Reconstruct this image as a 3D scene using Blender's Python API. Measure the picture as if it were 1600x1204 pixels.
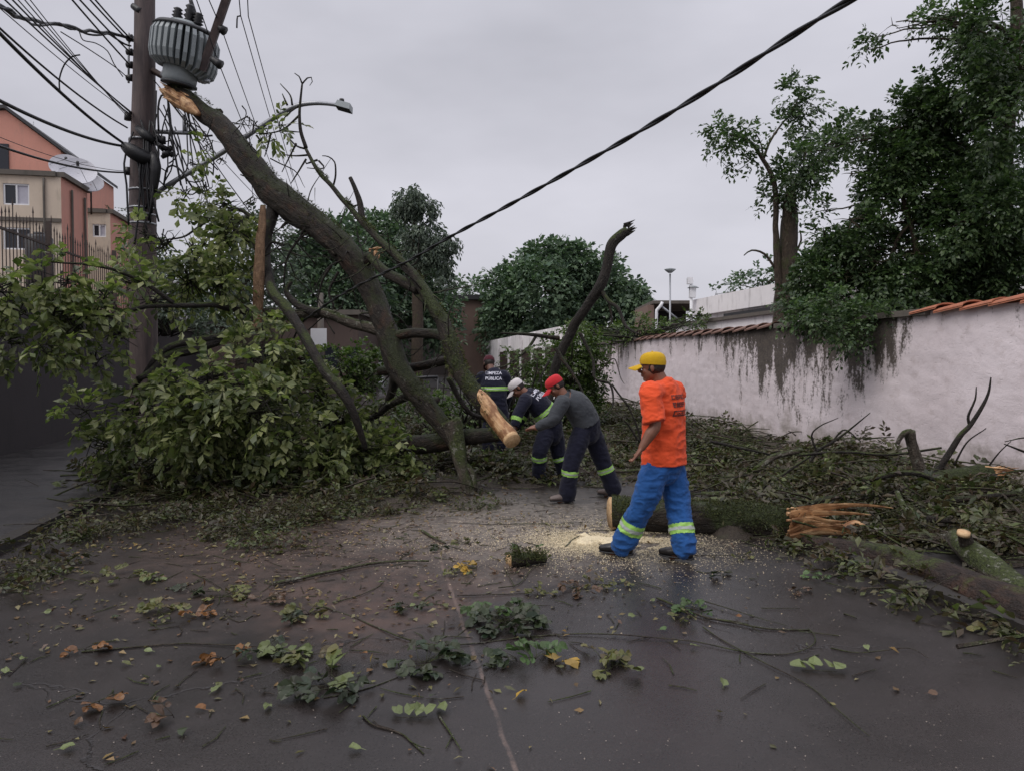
import bpy, bmesh, math, random
import numpy as np
from mathutils import Vector, Matrix, noise
from mathutils.bvhtree import BVHTree
R = math.radians
rng = np.random.default_rng(7)
random.seed(7)
scene = bpy.context.scene
C = scene.collection
for o in list(bpy.data.objects): bpy.data.objects.remove(o)

# ------------------------------------------------------------------ camera
FPX = 1150.0
PITCH = math.atan(32 / FPX)
CAMZ = 1.6
cd = bpy.data.cameras.new('camera'); cam = bpy.data.objects.new('camera', cd); C.objects.link(cam)
cam.location = (0, 0, CAMZ); cam.rotation_euler = (R(90) - PITCH, 0, 0)
cd.sensor_width = 36; cd.lens = 36 * FPX / 1600; cd.clip_end = 3000; cd.clip_start = 0.05
scene.camera = cam

# ------------------------------------------------------------------ world and light
w = bpy.data.worlds.new('World'); scene.world = w; w.use_nodes = True
SUN_EL, SUN_AZ = R(50), R(232)
def world_nodes():
    nt = w.node_tree; nt.nodes.clear(); N = nt.nodes.new; L = nt.links.new
    out = N('ShaderNodeOutputWorld'); bg = N('ShaderNodeBackground'); bg.inputs[1].default_value = 1.0
    sky = N('ShaderNodeTexSky'); sky.sky_type = 'NISHITA'; sky.sun_disc = False
    sky.sun_elevation = SUN_EL; sky.sun_rotation = SUN_AZ; sky.dust_density = 6; sky.air_density = 1.0
    sc = N('ShaderNodeVectorMath'); sc.operation = 'SCALE'; sc.inputs['Scale'].default_value = 0.10
    L(sky.outputs[0], sc.inputs[0])
    tc = N('ShaderNodeTexCoord'); mp = N('ShaderNodeMapping'); mp.inputs['Scale'].default_value = (1, 1, 2.6)
    L(tc.outputs['Generated'], mp.inputs[0])
    no = N('ShaderNodeTexNoise'); no.inputs['Scale'].default_value = 1.35; no.inputs['Detail'].default_value = 5; no.inputs['Roughness'].default_value = .52
    L(mp.outputs[0], no.inputs[0])
    cr = N('ShaderNodeValToRGB'); e = cr.color_ramp.elements
    e[0].position = .3; e[0].color = (.455, .455, .505, 1); e[1].position = .72; e[1].color = (.75, .74, .815, 1)
    L(no.outputs[0], cr.inputs[0])
    # overcast: the cloud deck brightens towards the zenith
    sx = N('ShaderNodeSeparateXYZ'); L(tc.outputs['Generated'], sx.inputs[0])
    mr = N('ShaderNodeMapRange'); mr.interpolation_type = 'SMOOTHSTEP'
    mr.inputs[1].default_value = .32; mr.inputs[2].default_value = 1.0; mr.inputs[3].default_value = 1.0; mr.inputs[4].default_value = 2.3
    L(sx.outputs[2], mr.inputs[0])
    s2 = N('ShaderNodeVectorMath'); s2.operation = 'SCALE'; L(cr.outputs[0], s2.inputs[0]); L(mr.outputs[0], s2.inputs['Scale'])
    mx = N('ShaderNodeMix'); mx.data_type = 'RGBA'; mx.inputs[0].default_value = .9
    L(sc.outputs[0], mx.inputs[6]); L(s2.outputs[0], mx.inputs[7])
    L(mx.outputs[2], bg.inputs[0]); L(bg.outputs[0], out.inputs[0])
world_nodes()
sl = bpy.data.lights.new('sun', 'SUN'); sun = bpy.data.objects.new('sun', sl); C.objects.link(sun)
sl.energy = 1.3; sl.angle = R(40); sl.color = (1, .96, .9)
sun.rotation_euler = Vector((-math.sin(SUN_AZ) * math.cos(SUN_EL) * -1, math.cos(SUN_AZ) * math.cos(SUN_EL), math.sin(SUN_EL))).to_track_quat('Z', 'Y').to_euler()
sun.location = (0, 0, 20)
scene.view_settings.view_transform = 'Standard'; scene.view_settings.look = 'None'
scene.view_settings.exposure = 0.0; scene.view_settings.gamma = 1.0

# ------------------------------------------------------------------ placing helpers
FW = np.array([0, math.cos(PITCH), -math.sin(PITCH)]); UP = np.array([0, math.sin(PITCH), math.cos(PITCH)])
def ray(px, py): return FW + np.array([(px - 800) / FPX, 0, 0]) + UP * ((602 - py) / FPX)
def P(px, py, Y): d = ray(px, py); return np.array([0, 0, CAMZ]) + d * (Y / d[1])
def G(px, py, z=0.0): d = ray(px, py); return np.array([0, 0, CAMZ]) + d * ((z - CAMZ) / d[2])
A = R(10.8); NV = np.array([math.cos(A), math.sin(A), 0]); UV_ = np.array([-math.sin(A), math.cos(A), 0])
def gz(s): return min(max(0.0, s - 22) * 0.03, 1.9)
def RL(l, s, z=0.0): return NV * l + UV_ * s + np.array([0, 0, z])
def LX(px, py, l):            # the point of a pixel's ray that lies in the plane l = const beside the road
    d = ray(px, py); return np.array([0, 0, CAMZ]) + d * (l / float(np.dot(d, NV)))
def nrm(v): v = np.asarray(v, float); return v / (np.linalg.norm(v, axis=-1, keepdims=True) + 1e-12)

def _h(ix, iy, iz):
    n = (ix * 374761393 + iy * 668265263 + iz * 2147483647 * 7 + iz * 1274126177) & 0x7fffffff
    n = (n ^ (n >> 13)) * 1274126177 & 0x7fffffff
    return ((n ^ (n >> 16)) & 0xffff) / 65535.0
def vnoise(p):
    p = np.asarray(p, float); i = np.floor(p).astype(np.int64); f = p - i; f = f * f * (3 - 2 * f)
    r = 0
    for dx in (0, 1):
        for dy in (0, 1):
            for dz in (0, 1):
                wgt = (f[..., 0] if dx else 1 - f[..., 0]) * (f[..., 1] if dy else 1 - f[..., 1]) * (f[..., 2] if dz else 1 - f[..., 2])
                r = r + wgt * _h(i[..., 0] + dx, i[..., 1] + dy, i[..., 2] + dz)
    return r
def fbm(p, s=1.0, o=3):
    p = np.asarray(p, float) * s; t = 0; a = .5; m = 0
    for k in range(o): t = t + a * vnoise(p + 17.3 * k); m += a; a *= .5; p = p * 2.03
    return t / m - .5

# ------------------------------------------------------------------ object helpers
def setp(o, label=None, cat=None, group=None, kind=None, category=None):
    cat = cat or category
    if label: o['label'] = label
    if cat: o['category'] = cat
    if group: o['group'] = group
    if kind: o['kind'] = kind
    return o
def thing(name, label, cat, loc, group=None):
    o = bpy.data.objects.new(name, None); C.objects.link(o); o.location = tuple(loc); o.empty_display_size = .2
    return setp(o, label, cat, group)
def origin(parent):
    v = np.zeros(3)
    while parent is not None: v = v + np.array(parent.location); parent = parent.parent
    return v
class NM:
    def __init__(s): s.v = []; s.f = []; s.n = 0; s.b = []
    def add(s, v, faces, mat=0, bk=None):
        v = np.asarray(v, float).reshape(-1, 3)
        for f in (faces if isinstance(faces, list) else [faces]):
            f = np.asarray(f, np.int64)
            if len(f): s.f.append((f + s.n, mat))
        s.v.append(v); s.b.append(v if bk is None else bk); s.n += len(v)
    def mesh(s, name, mats, org=None, smooth=True):
        v = np.concatenate(s.v); b = np.concatenate(s.b)
        if org is not None: v = v - org
        me = bpy.data.meshes.new(name)
        loops = np.concatenate([f.ravel() for f, m in s.f]); tot = np.concatenate([np.full(len(f), f.shape[1]) for f, m in s.f])
        mi = np.concatenate([np.full(len(f), m) for f, m in s.f])
        me.vertices.add(len(v)); me.vertices.foreach_set('co', v.astype(np.float32).ravel())
        me.loops.add(len(loops)); me.loops.foreach_set('vertex_index', loops.astype(np.int32))
        me.polygons.add(len(tot)); me.polygons.foreach_set('loop_start', np.concatenate([[0], np.cumsum(tot)[:-1]]).astype(np.int32))
        me.polygons.foreach_set('material_index', mi.astype(np.int32))
        me.update(calc_edges=True)
        me.polygons.foreach_set('use_smooth', np.full(len(tot), smooth))
        at = me.attributes.new('bk', 'FLOAT_VECTOR', 'POINT'); at.data.foreach_set('vector', b.astype(np.float32).ravel())
        for m in mats: me.materials.append(m)
        return me
    def build(s, name, mats, parent=None, smooth=True, loc=None, **kw):
        if not isinstance(mats, (list, tuple)): mats = [mats]
        if parent is not None: org = origin(parent)
        elif loc is not None: org = np.array(loc, float)
        else: org = np.zeros(3)
        me = s.mesh(name, mats, org, smooth)
        o = bpy.data.objects.new(name, me); C.objects.link(o)
        if parent is not None: o.parent = parent
        elif loc is not None: o.location = tuple(loc)
        return setp(o, **kw)
def grid_faces(nu, nv, wrap=True):      # nu rings x nv around
    i = np.arange(nu - 1)[:, None]; j = np.arange(nv if wrap else nv - 1)[None, :]; jn = (j + 1) % nv
    a = i * nv + j; b = i * nv + jn; c = (i + 1) * nv + jn; d = (i + 1) * nv + j
    return np.stack([a, b, c, d], -1).reshape(-1, 4)
def smooth_path(pts, rad, step):
    pts = np.asarray(pts, float); rad = np.asarray(rad, float)
    n = len(pts)
    if n == 2: pp = np.vstack([2 * pts[0] - pts[1], pts, 2 * pts[1] - pts[0]])
    else: pp = np.vstack([2 * pts[0] - pts[1], pts, 2 * pts[-1] - pts[-2]])
    O = []; Q = []
    for i in range(n - 1):
        p0, p1, p2, p3 = pp[i:i + 4]; d = np.linalg.norm(p2 - p1); k = max(1, int(round(d / step)))
        t = (np.arange(k) / k)[:, None]
        O.append(.5 * ((2 * p1) + (p2 - p0) * t + (2 * p0 - 5 * p1 + 4 * p2 - p3) * t ** 2 + (3 * p1 - p0 - 3 * p2 + p3) * t ** 3))
        Q.append(rad[i] + (rad[i + 1] - rad[i]) * t)
    O.append(pts[-1:]); Q.append(rad[-1:].reshape(1, -1))
    return np.concatenate(O), np.concatenate([q.reshape(len(q), -1) for q in Q])
def frames(p, side=None):
    t = nrm(np.gradient(p, axis=0)) if len(p) > 1 else np.array([[0, 0, 1.]])
    a = np.zeros_like(p)
    r = np.array(side, float) if side is not None else (np.array([0, 0, 1.]) if abs(t[0][2]) < .9 else np.array([1., 0, 0]))
    for i in range(len(p)):
        v = (np.array(side, float) if side is not None else r); v = v - t[i] * np.dot(v, t[i]); v = v / (np.linalg.norm(v) + 1e-9); a[i] = v; r = v
    return t, a, np.cross(t, a)
def tube(nm, pts, rad, n=8, step=.1, mat=0, side=None, rough=0.0, rs=6.0, jit=0.0, caps=True, seed=0, capmat=None, round_=False):
    """rad: (N,) or (N,2) half sizes; round_ closes the ends as domes"""
    rad = np.asarray(rad, float)
    p, q = smooth_path(pts, rad, step)
    if q.shape[1] == 1: q = np.repeat(q, 2, 1)
    if jit: p = p + (np.stack([fbm(p + seed, 2.2, 2), fbm(p + 31 + seed, 2.2, 2), fbm(p + 57 + seed, 2.2, 2)], -1)) * jit
    if round_:
        t0 = nrm(p[1] - p[0]); t1 = nrm(p[-1] - p[-2]); ks = [.0, .35, .65, .88]
        a0 = [p[0] - t0 * q[0].min() * math.sqrt(1 - k * k) for k in ks]; a1 = [p[-1] + t1 * q[-1].min() * math.sqrt(1 - k * k) for k in ks][::-1]
        q = np.vstack([[q[0] * max(k, .02) for k in ks], q, [q[-1] * max(k, .02) for k in ks][::-1]]); p = np.vstack([a0, p, a1])
    t, a, b = frames(p, side)
    th = np.arange(n) / n * 2 * math.pi
    d = a[:, None, :] * np.cos(th)[None, :, None] * q[:, None, :1] + b[:, None, :] * np.sin(th)[None, :, None] * q[:, None, 1:2]
    V = p[:, None, :] + d
    ln = np.concatenate([[0], np.cumsum(np.linalg.norm(np.diff(p, axis=0), axis=1))])
    bk = np.stack([np.cos(th)[None, :] * q[:, :1] + 0 * ln[:, None], np.sin(th)[None, :] * q[:, 1:2] + 0 * ln[:, None], np.repeat(ln[:, None], n, 1)], -1) + seed * 1.37
    if rough:
        k = bk * np.array([1, 1, .35]) * rs
        f = fbm(k, 1.0, 3) + .5 * fbm(k * .35 + 9, 1, 2)
        V = p[:, None, :] + d * (1 + rough * f[..., None] * 2)
    F = [grid_faces(len(p), n)]
    V = V.reshape(-1, 3); bk = bk.reshape(-1, 3); m = len(V)
    if caps:
        V = np.vstack([V, p[0], p[-1]]); bk = np.vstack([bk, bk[0], bk[-1]]); j = np.arange(n); e = (len(p) - 1) * n
        c0 = np.stack([np.full(n, m), (j + 1) % n, j], -1); c1 = np.stack([np.full(n, m + 1), e + j, e + (j + 1) % n], -1)
        if capmat is None: F.append(np.vstack([c0, c1]))
        else:
            base = nm.n; nm.add(V, F, mat, bk); nm.f.append((np.vstack([c0, c1]) + base, capmat)); return p
    nm.add(V, F, mat, bk); return p
def box(nm, c, h, ax=None, mat=0, taper=0):
    c = np.asarray(c, float); ax = np.eye(3) if ax is None else np.asarray(ax)
    s = np.array([[x, y, z] for z in (-1, 1) for y in (-1, 1) for x in (-1, 1)], float)
    s[4:, :2] *= (1 - taper)
    V = c + (s * np.asarray(h)) @ ax
    nm.add(V, [np.array([[0, 2, 3, 1], [4, 5, 7, 6], [0, 1, 5, 4], [2, 6, 7, 3], [0, 4, 6, 2], [1, 3, 7, 5]])], mat)
RAX = np.array([NV, UV_, [0, 0, 1.]])       # road-aligned axes (across, along, up)
def rbox(nm, l0, l1, s0, s1, z0, z1, mat=0):
    box(nm, RL((l0 + l1) / 2, (s0 + s1) / 2, (z0 + z1) / 2), [(l1 - l0) / 2, (s1 - s0) / 2, (z1 - z0) / 2], RAX, mat)
def ellip(nm, c, r, ax=None, nu=12, nv=16, mat=0):
    ax = np.eye(3) if ax is None else np.asarray(ax)
    u = np.linspace(0.02, math.pi - .02, nu); v = np.arange(nv) / nv * 2 * math.pi
    s = np.stack([np.sin(u)[:, None] * np.cos(v), np.sin(u)[:, None] * np.sin(v), np.cos(u)[:, None] + 0 * v], -1)
    V = np.asarray(c) + (s * np.asarray(r)) @ ax
    m = nu * nv; V = V.reshape(-1, 3); V = np.vstack([V, V[:nv].mean(0), V[-nv:].mean(0)]); j = np.arange(nv); e = (nu - 1) * nv
    nm.add(V, [grid_faces(nu, nv)[:, ::-1], np.stack([np.full(nv, m), j, (j + 1) % nv], -1), np.stack([np.full(nv, m + 1), e + (j + 1) % nv, e + j], -1)], mat)

# ------------------------------------------------------------------ leaves
T_FULL = (np.array([[0, 0, 0], [-.42, .28, .06], [.42, .28, .06], [-.5, .62, .06], [.5, .62, .06], [0, 1, -.10], [0, .28, 0], [0, .62, -.01], [-.33, .87, .0], [.33, .87, .0]], float),
          [np.array([[0, 6, 1], [0, 2, 6], [7, 5, 8], [7, 9, 5], [3, 7, 8], [4, 9, 7]]), np.array([[1, 6, 7, 3], [6, 2, 4, 7]])])
T_MID = (np.array([[0, 0, 0], [-.5, .6, .08], [.5, .6, .08], [0, 1, -.06], [0, .55, 0]], float), [np.array([[0, 4, 1], [0, 2, 4], [4, 3, 1], [4, 2, 3]])])
T_LOW = (np.array([[0, 0, 0], [-.5, .55, .12], [.5, .55, .12], [0, 1, -.05]], float), [np.array([[0, 2, 1], [1, 2, 3]])])
def leaves(nm, pos, d, n, ln, wd, T=T_MID, mat=0):
    v, fs = T; pos = np.asarray(pos); K = len(pos)
    if K == 0: return
    d = nrm(d); b = nrm(np.cross(d, n)); n = np.cross(b, d)
    ln = np.broadcast_to(ln, K)[:, None, None]; wd = np.broadcast_to(wd, K)[:, None, None]
    V = pos[:, None, :] + v[None, :, 0:1] * b[:, None, :] * wd + v[None, :, 1:2] * d[:, None, :] * ln + v[None, :, 2:3] * n[:, None, :] * ln
    if len(v) > 4: V = V + rng.normal(0, .055, V.shape) * ln * np.array([.5, .5, 1.0])      # torn, curled blades
    off = (np.arange(K) * len(v))[:, None, None]
    nm.add(V.reshape(-1, 3), [(f[None] + off).reshape(-1, f.shape[1]) for f in fs], mat)
def sprigs(nm, pos, d, n, L, pairs=4, ll=.08, lw=.04, droop=.25, T=T_MID, mat=0, spread=1.0, jit=.35, stem=None, stem_r=.0025):
    """pinnate sprays: a midrib with paired leaflets and one at the tip"""
    pos = np.asarray(pos, float); K = len(pos); d = nrm(d); n = nrm(np.asarray(n, float) - d * np.sum(np.asarray(n) * d, -1, keepdims=True)); b = np.cross(d, n)
    L = np.broadcast_to(L, K)[:, None]; PP = []; DD = []; NN = []; SS = []
    dz = np.array([0, 0, -1.])
    for k in range(pairs * 2 + 1):
        i = k // 2; last = k == pairs * 2
        t = 1.0 if last else (i + .9) / (pairs + .4); sg = 0 if last else (1 if k % 2 else -1)
        dd = nrm(d + 2 * droop * t * dz)
        PP.append(pos + d * L * t + dz * L * droop * t * t)
        j = rng.normal(0, jit, (K, 3))
        DD.append(nrm(dd * (.55 + .5 * t) + b * sg * spread + j * .6 + dz * droop * .6)); NN.append(n + j); SS.append(np.full(K, .75 + .35 * math.sin(math.pi * min(t, .85))) * rng.uniform(.55, 1.28, K))
    PP = np.concatenate(PP); DD = np.concatenate(DD); NN = np.concatenate(NN); SS = np.concatenate(SS)
    leaves(nm, PP, DD, NN, ll * SS, lw * SS, T, mat)
    if stem is not None:      # thin midribs as flat three-sided sticks
        m = 4; t = np.linspace(0, 1, m)
        c = pos[:, None] + d[:, None] * (L * t)[..., None] + dz * (L * droop * t ** 2)[..., None]
        th = np.array([0, 2.1, 4.2]); r = stem_r
        ring = c[:, :, None] + (n[:, None, None] * np.cos(th)[None, None, :, None] + b[:, None, None] * np.sin(th)[None, None, :, None]) * r
        f = grid_faces(m, 3); off = (np.arange(K) * m * 3)[:, None, None]
        nm.add(ring.reshape(-1, 3), [(f[None] + off).reshape(-1, 4)], stem)
def rdir(K): return nrm(rng.normal(0, 1, (K, 3)))
def blob_leaves(nm, blobs, dens, ll, lw, pairs=3, droop=.3, T=T_LOW, gap=.0, gs=2.0, L=None, mat=0, hollow=.35, flat=1.0, stem=None, updown=.4, stem_r=.0025):
    """blobs: (centre, radius). sprays scattered through each clump's volume, thinned by noise so gaps open"""
    for c, r in blobs:
        K = max(3, int(dens * r * r)); u = rdir(K); q = (hollow + (1 - hollow) * rng.random(K) ** .6)[:, None]
        p = c + u * q * r * np.array([1, 1, flat]) * (1 + .9 * fbm(u * 1.3 + c, 1.5, 2))[:, None]
        if gap: p_ok = fbm(p, gs, 2) > gap - .25; p = p[p_ok]; u = u[p_ok]
        K = len(p)
        if not K: continue
        d = nrm(u * .8 + rdir(K) * .7 + np.array([0, 0, updown * .5]))
        n = nrm(np.array([0, 0, 1.]) + rdir(K) * .6)
        sprigs(nm, p, d, n, (L or ll * 2.6) * rng.uniform(.7, 1.2, K), pairs, ll, lw, droop, T, mat, stem=stem, stem_r=stem_r)
def PB(l, Y=None): return [(P(a[0], a[1], a[3] if len(a) > 3 else Y), a[2] / FPX * (a[3] if len(a) > 3 else Y)) for a in l]
# ------------------------------------------------------------------ materials
def mat(name, build, **k):
    m = bpy.data.materials.new(name); m.use_nodes = True; nt = m.node_tree; nt.nodes.clear()
    out = nt.nodes.new('ShaderNodeOutputMaterial'); b = nt.nodes.new('ShaderNodeBsdfPrincipled'); nt.links.new(b.outputs[0], out.inputs[0])
    build(nt, b, out); return m
def lk(nt, a, b): nt.links.new(a, b)
def noise_(nt, vec=None, scale=5, detail=4, rough=.55, dist=0.0):
    n = nt.nodes.new('ShaderNodeTexNoise'); n.inputs['Scale'].default_value = scale; n.inputs['Detail'].default_value = detail
    n.inputs['Roughness'].default_value = rough; n.inputs['Distortion'].default_value = dist
    if vec is not None: lk(nt, vec, n.inputs['Vector'])
    return n.outputs[0]
def ramp(nt, fac, stops):
    r = nt.nodes.new('ShaderNodeValToRGB'); e = r.color_ramp.elements
    while len(e) < len(stops): e.new(.5)
    for i, (p, c) in enumerate(stops): e[i].position = p; e[i].color = (*c, 1) if len(c) == 3 else c
    lk(nt, fac, r.inputs[0]); return r.outputs[0]
def g1(v): return (v, v, v)
def mixc(nt, f, a, b, mode='MIX'):
    m = nt.nodes.new('ShaderNodeMix'); m.data_type = 'RGBA'; m.blend_type = mode
    for s, x in ((0, f), (6, a), (7, b)):
        if hasattr(x, 'links') or hasattr(x, 'is_linked'): lk(nt, x, m.inputs[s])
        elif s == 0: m.inputs[0].default_value = x
        else: m.inputs[s].default_value = (*x, 1)
    return m.outputs[2]
def math_(nt, op, a, b=0.0, c=None):
    m = nt.nodes.new('ShaderNodeMath'); m.operation = op
    for i, x in enumerate((a, b, c)):
        if x is None: continue
        if hasattr(x, 'is_linked'): lk(nt, x, m.inputs[i])
        else: m.inputs[i].default_value = x
    return m.outputs[0]
def bump(nt, b, h, strength=.4, dist=.02):
    n = nt.nodes.new('ShaderNodeBump'); n.inputs['Strength'].default_value = strength; n.inputs['Distance'].default_value = dist
    lk(nt, h, n.inputs['Height']); lk(nt, n.outputs[0], b.inputs['Normal']); return n
def obj_co(nt, scale=None, geo=False):
    if geo: o = nt.nodes.new('ShaderNodeNewGeometry').outputs['Position']
    else: o = nt.nodes.new('ShaderNodeTexCoord').outputs['Object']
    if scale is not None:
        m = nt.nodes.new('ShaderNodeMapping'); m.inputs['Scale'].default_value = scale; lk(nt, o, m.inputs[0]); o = m.outputs[0]
    return o
def attr(nt, name='bk', scale=None):
    a = nt.nodes.new('ShaderNodeAttribute'); a.attribute_name = name; o = a.outputs['Vector']
    if scale is not None:
        m = nt.nodes.new('ShaderNodeMapping'); m.inputs['Scale'].default_value = scale; lk(nt, o, m.inputs[0]); o = m.outputs[0]
    return o
def simple(name, col, rough=.6, var=.25, scale=6, bs=.0, metal=0.0, spec=.5, geo=False, bscale=40):
    def f(nt, b, out):
        v = obj_co(nt, geo=geo); n = noise_(nt, v, scale, 5)
        lk(nt, mixc(nt, n, tuple(c * (1 - var) for c in col), tuple(min(1, c * (1 + var)) for c in col)), b.inputs['Base Color'])
        lk(nt, ramp(nt, n, [(.3, g1(max(0, rough - .1))), (.7, g1(min(1, rough + .1)))]), b.inputs['Roughness'])
        b.inputs['Metallic'].default_value = metal; b.inputs['Specular IOR Level'].default_value = spec
        if bs: bump(nt, b, noise_(nt, v, bscale, 3), bs, .01)
    return mat(name, f)
def leafmat(name, cols, under=1.5, rough=.42, trans=.3, spec=.4, patch=0.0):
    def f(nt, b, out):
        g = nt.nodes.new('ShaderNodeNewGeometry')
        c = ramp(nt, g.outputs['Random Per Island'], [(i / (len(cols) - 1), k) for i, k in enumerate(cols)])
        big = noise_(nt, g.outputs['Position'], 1.3, 3)
        c = mixc(nt, 1.0, c, ramp(nt, big, [(.3, g1(.62)), (.7, g1(1.3))]), 'MULTIPLY')
        if patch: c = mixc(nt, ramp(nt, noise_(nt, g.outputs['Position'], 2.1, 4, .7), [(.42, g1(0)), (.58, g1(patch))]), c, (.05, .032, .02))
        c2 = mixc(nt, 1.0, c, (under, under, under * 1.15), 'MULTIPLY')
        c = mixc(nt, g.outputs['Backfacing'], c, c2)
        lk(nt, c, b.inputs['Base Color']); b.inputs['Roughness'].default_value = rough; b.inputs['Specular IOR Level'].default_value = spec
        t = nt.nodes.new('ShaderNodeBsdfTranslucent'); lk(nt, mixc(nt, 1.0, c, (1.2, 1.5, .6), 'MULTIPLY'), t.inputs[0])
        ms = nt.nodes.new('ShaderNodeMixShader'); ms.inputs[0].default_value = trans
        lk(nt, b.outputs[0], ms.inputs[1]); lk(nt, t.outputs[0], ms.inputs[2]); lk(nt, ms.outputs[0], out.inputs[0])
    return mat(name, f)
def barkmat(name, base=((.018, .013, .010), (.07, .05, .038)), moss=.5, lichen=.3, mosscol=(.035, .048, .010), red=0.0):
    def f(nt, b, out):
        v = attr(nt, 'bk', (1, 1, .35)); g = nt.nodes.new('ShaderNodeNewGeometry'); pos = g.outputs['Position']
        n1 = noise_(nt, v, 26, 5, .65); n2 = noise_(nt, v, 7, 3)
        c = ramp(nt, n1, [(.32, base[0]), (.72, base[1])])
        if red: c = mixc(nt, ramp(nt, noise_(nt, pos, 4.6, 5, .7), [(.5, g1(0)), (.68, g1(red))]), c, (.12, .052, .028))
        sx = nt.nodes.new('ShaderNodeSeparateXYZ'); lk(nt, g.outputs['Normal'], sx.inputs[0])
        up = math_(nt, 'MULTIPLY_ADD', sx.outputs[2], .22, noise_(nt, pos, 2.3, 5, .65))
        mf = ramp(nt, up, [(.62 - moss * .22, g1(0)), (.72 - moss * .2, g1(.9))])
        mc = ramp(nt, noise_(nt, pos, 45, 2), [(.3, tuple(x * .5 for x in mosscol)), (.7, tuple(x * 1.8 for x in mosscol))])
        c = mixc(nt, mf, c, mc)
        lf = ramp(nt, noise_(nt, pos, 13, 4, .7), [(.66 - lichen * .12, g1(0)), (.7 - lichen * .1, g1(lichen))])
        c = mixc(nt, lf, c, (.20, .20, .165))
        lk(nt, c, b.inputs['Base Color']); b.inputs['Roughness'].default_value = .72; b.inputs['Specular IOR Level'].default_value = .35
        h = math_(nt, 'ADD', n1, math_(nt, 'MULTIPLY', noise_(nt, pos, 60, 3), .5))
        bump(nt, b, h, 1.0, .045)
    return mat(name, f)
M = {}
M['bark'] = barkmat('wet_mossy_bark', ((.006, .0048, .004), (.040, .030, .022)), red=.35, moss=.25, lichen=.3, mosscol=(.018, .024, .007))
M['bark_dark'] = barkmat('wet_dark_bark', ((.007, .006, .005), (.034, .026, .021)), .0, .3)
M['bark_wet'] = barkmat('wet_brown_bark', ((.010, .007, .006), (.05, .032, .024)), -.4, .15, red=.4); M['bark_lichen'] = barkmat('lichen_bark', ((.03, .024, .018), (.11, .09, .07)), .35, .8)
M['bark_moss'] = barkmat('mossy_bark', ((.008, .006, .005), (.045, .034, .024)), .5, .3, (.026, .036, .009))
M['bark_back'] = barkmat('plain_bark', ((.03, .022, .016), (.09, .065, .045)), .2, .3)
def _wood(nt, b, out):
    v = attr(nt, 'bk', (1, 1, .12)); n = noise_(nt, v, 45, 5, .6); m = noise_(nt, obj_co(nt, geo=True), 9, 3)
    c = ramp(nt, n, [(.3, (.26, .12, .05)), (.48, (.50, .28, .13)), (.7, (.70, .48, .27))])
    c = mixc(nt, ramp(nt, m, [(.44, g1(0)), (.60, g1(.85))]), c, (.20, .085, .035))
    lk(nt, c, b.inputs['Base Color']); b.inputs['Roughness'].default_value = .6; bump(nt, b, n, .8, .01)
M['wood'] = mat('torn_wood', _wood)
def _cut(nt, b, out):
    n = noise_(nt, obj_co(nt, geo=True), 30, 4)
    lk(nt, ramp(nt, n, [(.3, (.42, .25, .12)), (.7, (.68, .48, .27))]), b.inputs['Base Color']); b.inputs['Roughness'].default_value = .7
M['cut'] = mat('sawn_wood', _cut)
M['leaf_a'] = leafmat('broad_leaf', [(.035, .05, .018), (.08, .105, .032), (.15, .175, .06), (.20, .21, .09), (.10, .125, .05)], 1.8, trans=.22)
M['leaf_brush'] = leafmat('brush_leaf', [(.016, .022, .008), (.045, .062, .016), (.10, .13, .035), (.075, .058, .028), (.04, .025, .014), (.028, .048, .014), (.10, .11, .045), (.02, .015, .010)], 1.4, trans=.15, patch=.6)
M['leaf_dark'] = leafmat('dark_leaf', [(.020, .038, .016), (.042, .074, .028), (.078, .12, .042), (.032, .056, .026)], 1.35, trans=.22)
M['leaf_far'] = leafmat('far_leaf', [(.052, .085, .055), (.085, .135, .078), (.12, .18, .095), (.075, .115, .072)], 1.2, .6, .15)  # distance haze is put into the colour: greens lightened
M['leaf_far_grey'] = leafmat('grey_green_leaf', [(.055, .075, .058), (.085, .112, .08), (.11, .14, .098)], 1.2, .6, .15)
M['leaf_vine'] = leafmat('vine_leaf', [(.025, .05, .012), (.06, .10, .02), (.09, .13, .03), (.04, .06, .02)], 1.3, trans=.2)
M['litter'] = leafmat('leaf_litter', [(.05, .028, .014), (.12, .075, .03), (.12, .12, .04), (.21, .13, .045), (.045, .05, .02), (.20, .17, .08), (.07, .035, .022), (.16, .09, .04)], 1.2, .4, .05)
M['l_pale'] = leafmat('pale_green_leaf', [(.10, .13, .045), (.14, .17, .065), (.12, .15, .055)], 1.2, trans=.1)
M['l_yel'] = leafmat('yellow_leaf', [(.34, .21, .03), (.42, .26, .04), (.22, .15, .04)], 1.1, trans=.1)
M['l_ora'] = leafmat('orange_leaf', [(.16, .07, .022), (.22, .095, .025), (.12, .06, .03)], 1.1, trans=.1)
M['l_dk'] = leafmat('dark_fallen_leaf', [(.02, .035, .018), (.035, .05, .02), (.03, .03, .018)], 1.3, trans=.1)
M['l_yg'] = leafmat('yellow_green_leaf', [(.075, .08, .022), (.12, .125, .035), (.06, .075, .02), (.14, .13, .045), (.06, .04, .02)], 1.3, trans=.12)
M['l_br'] = leafmat('brown_fallen_leaf', [(.06, .035, .02), (.10, .055, .03), (.07, .045, .03)], 1.2, trans=.05)

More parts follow.
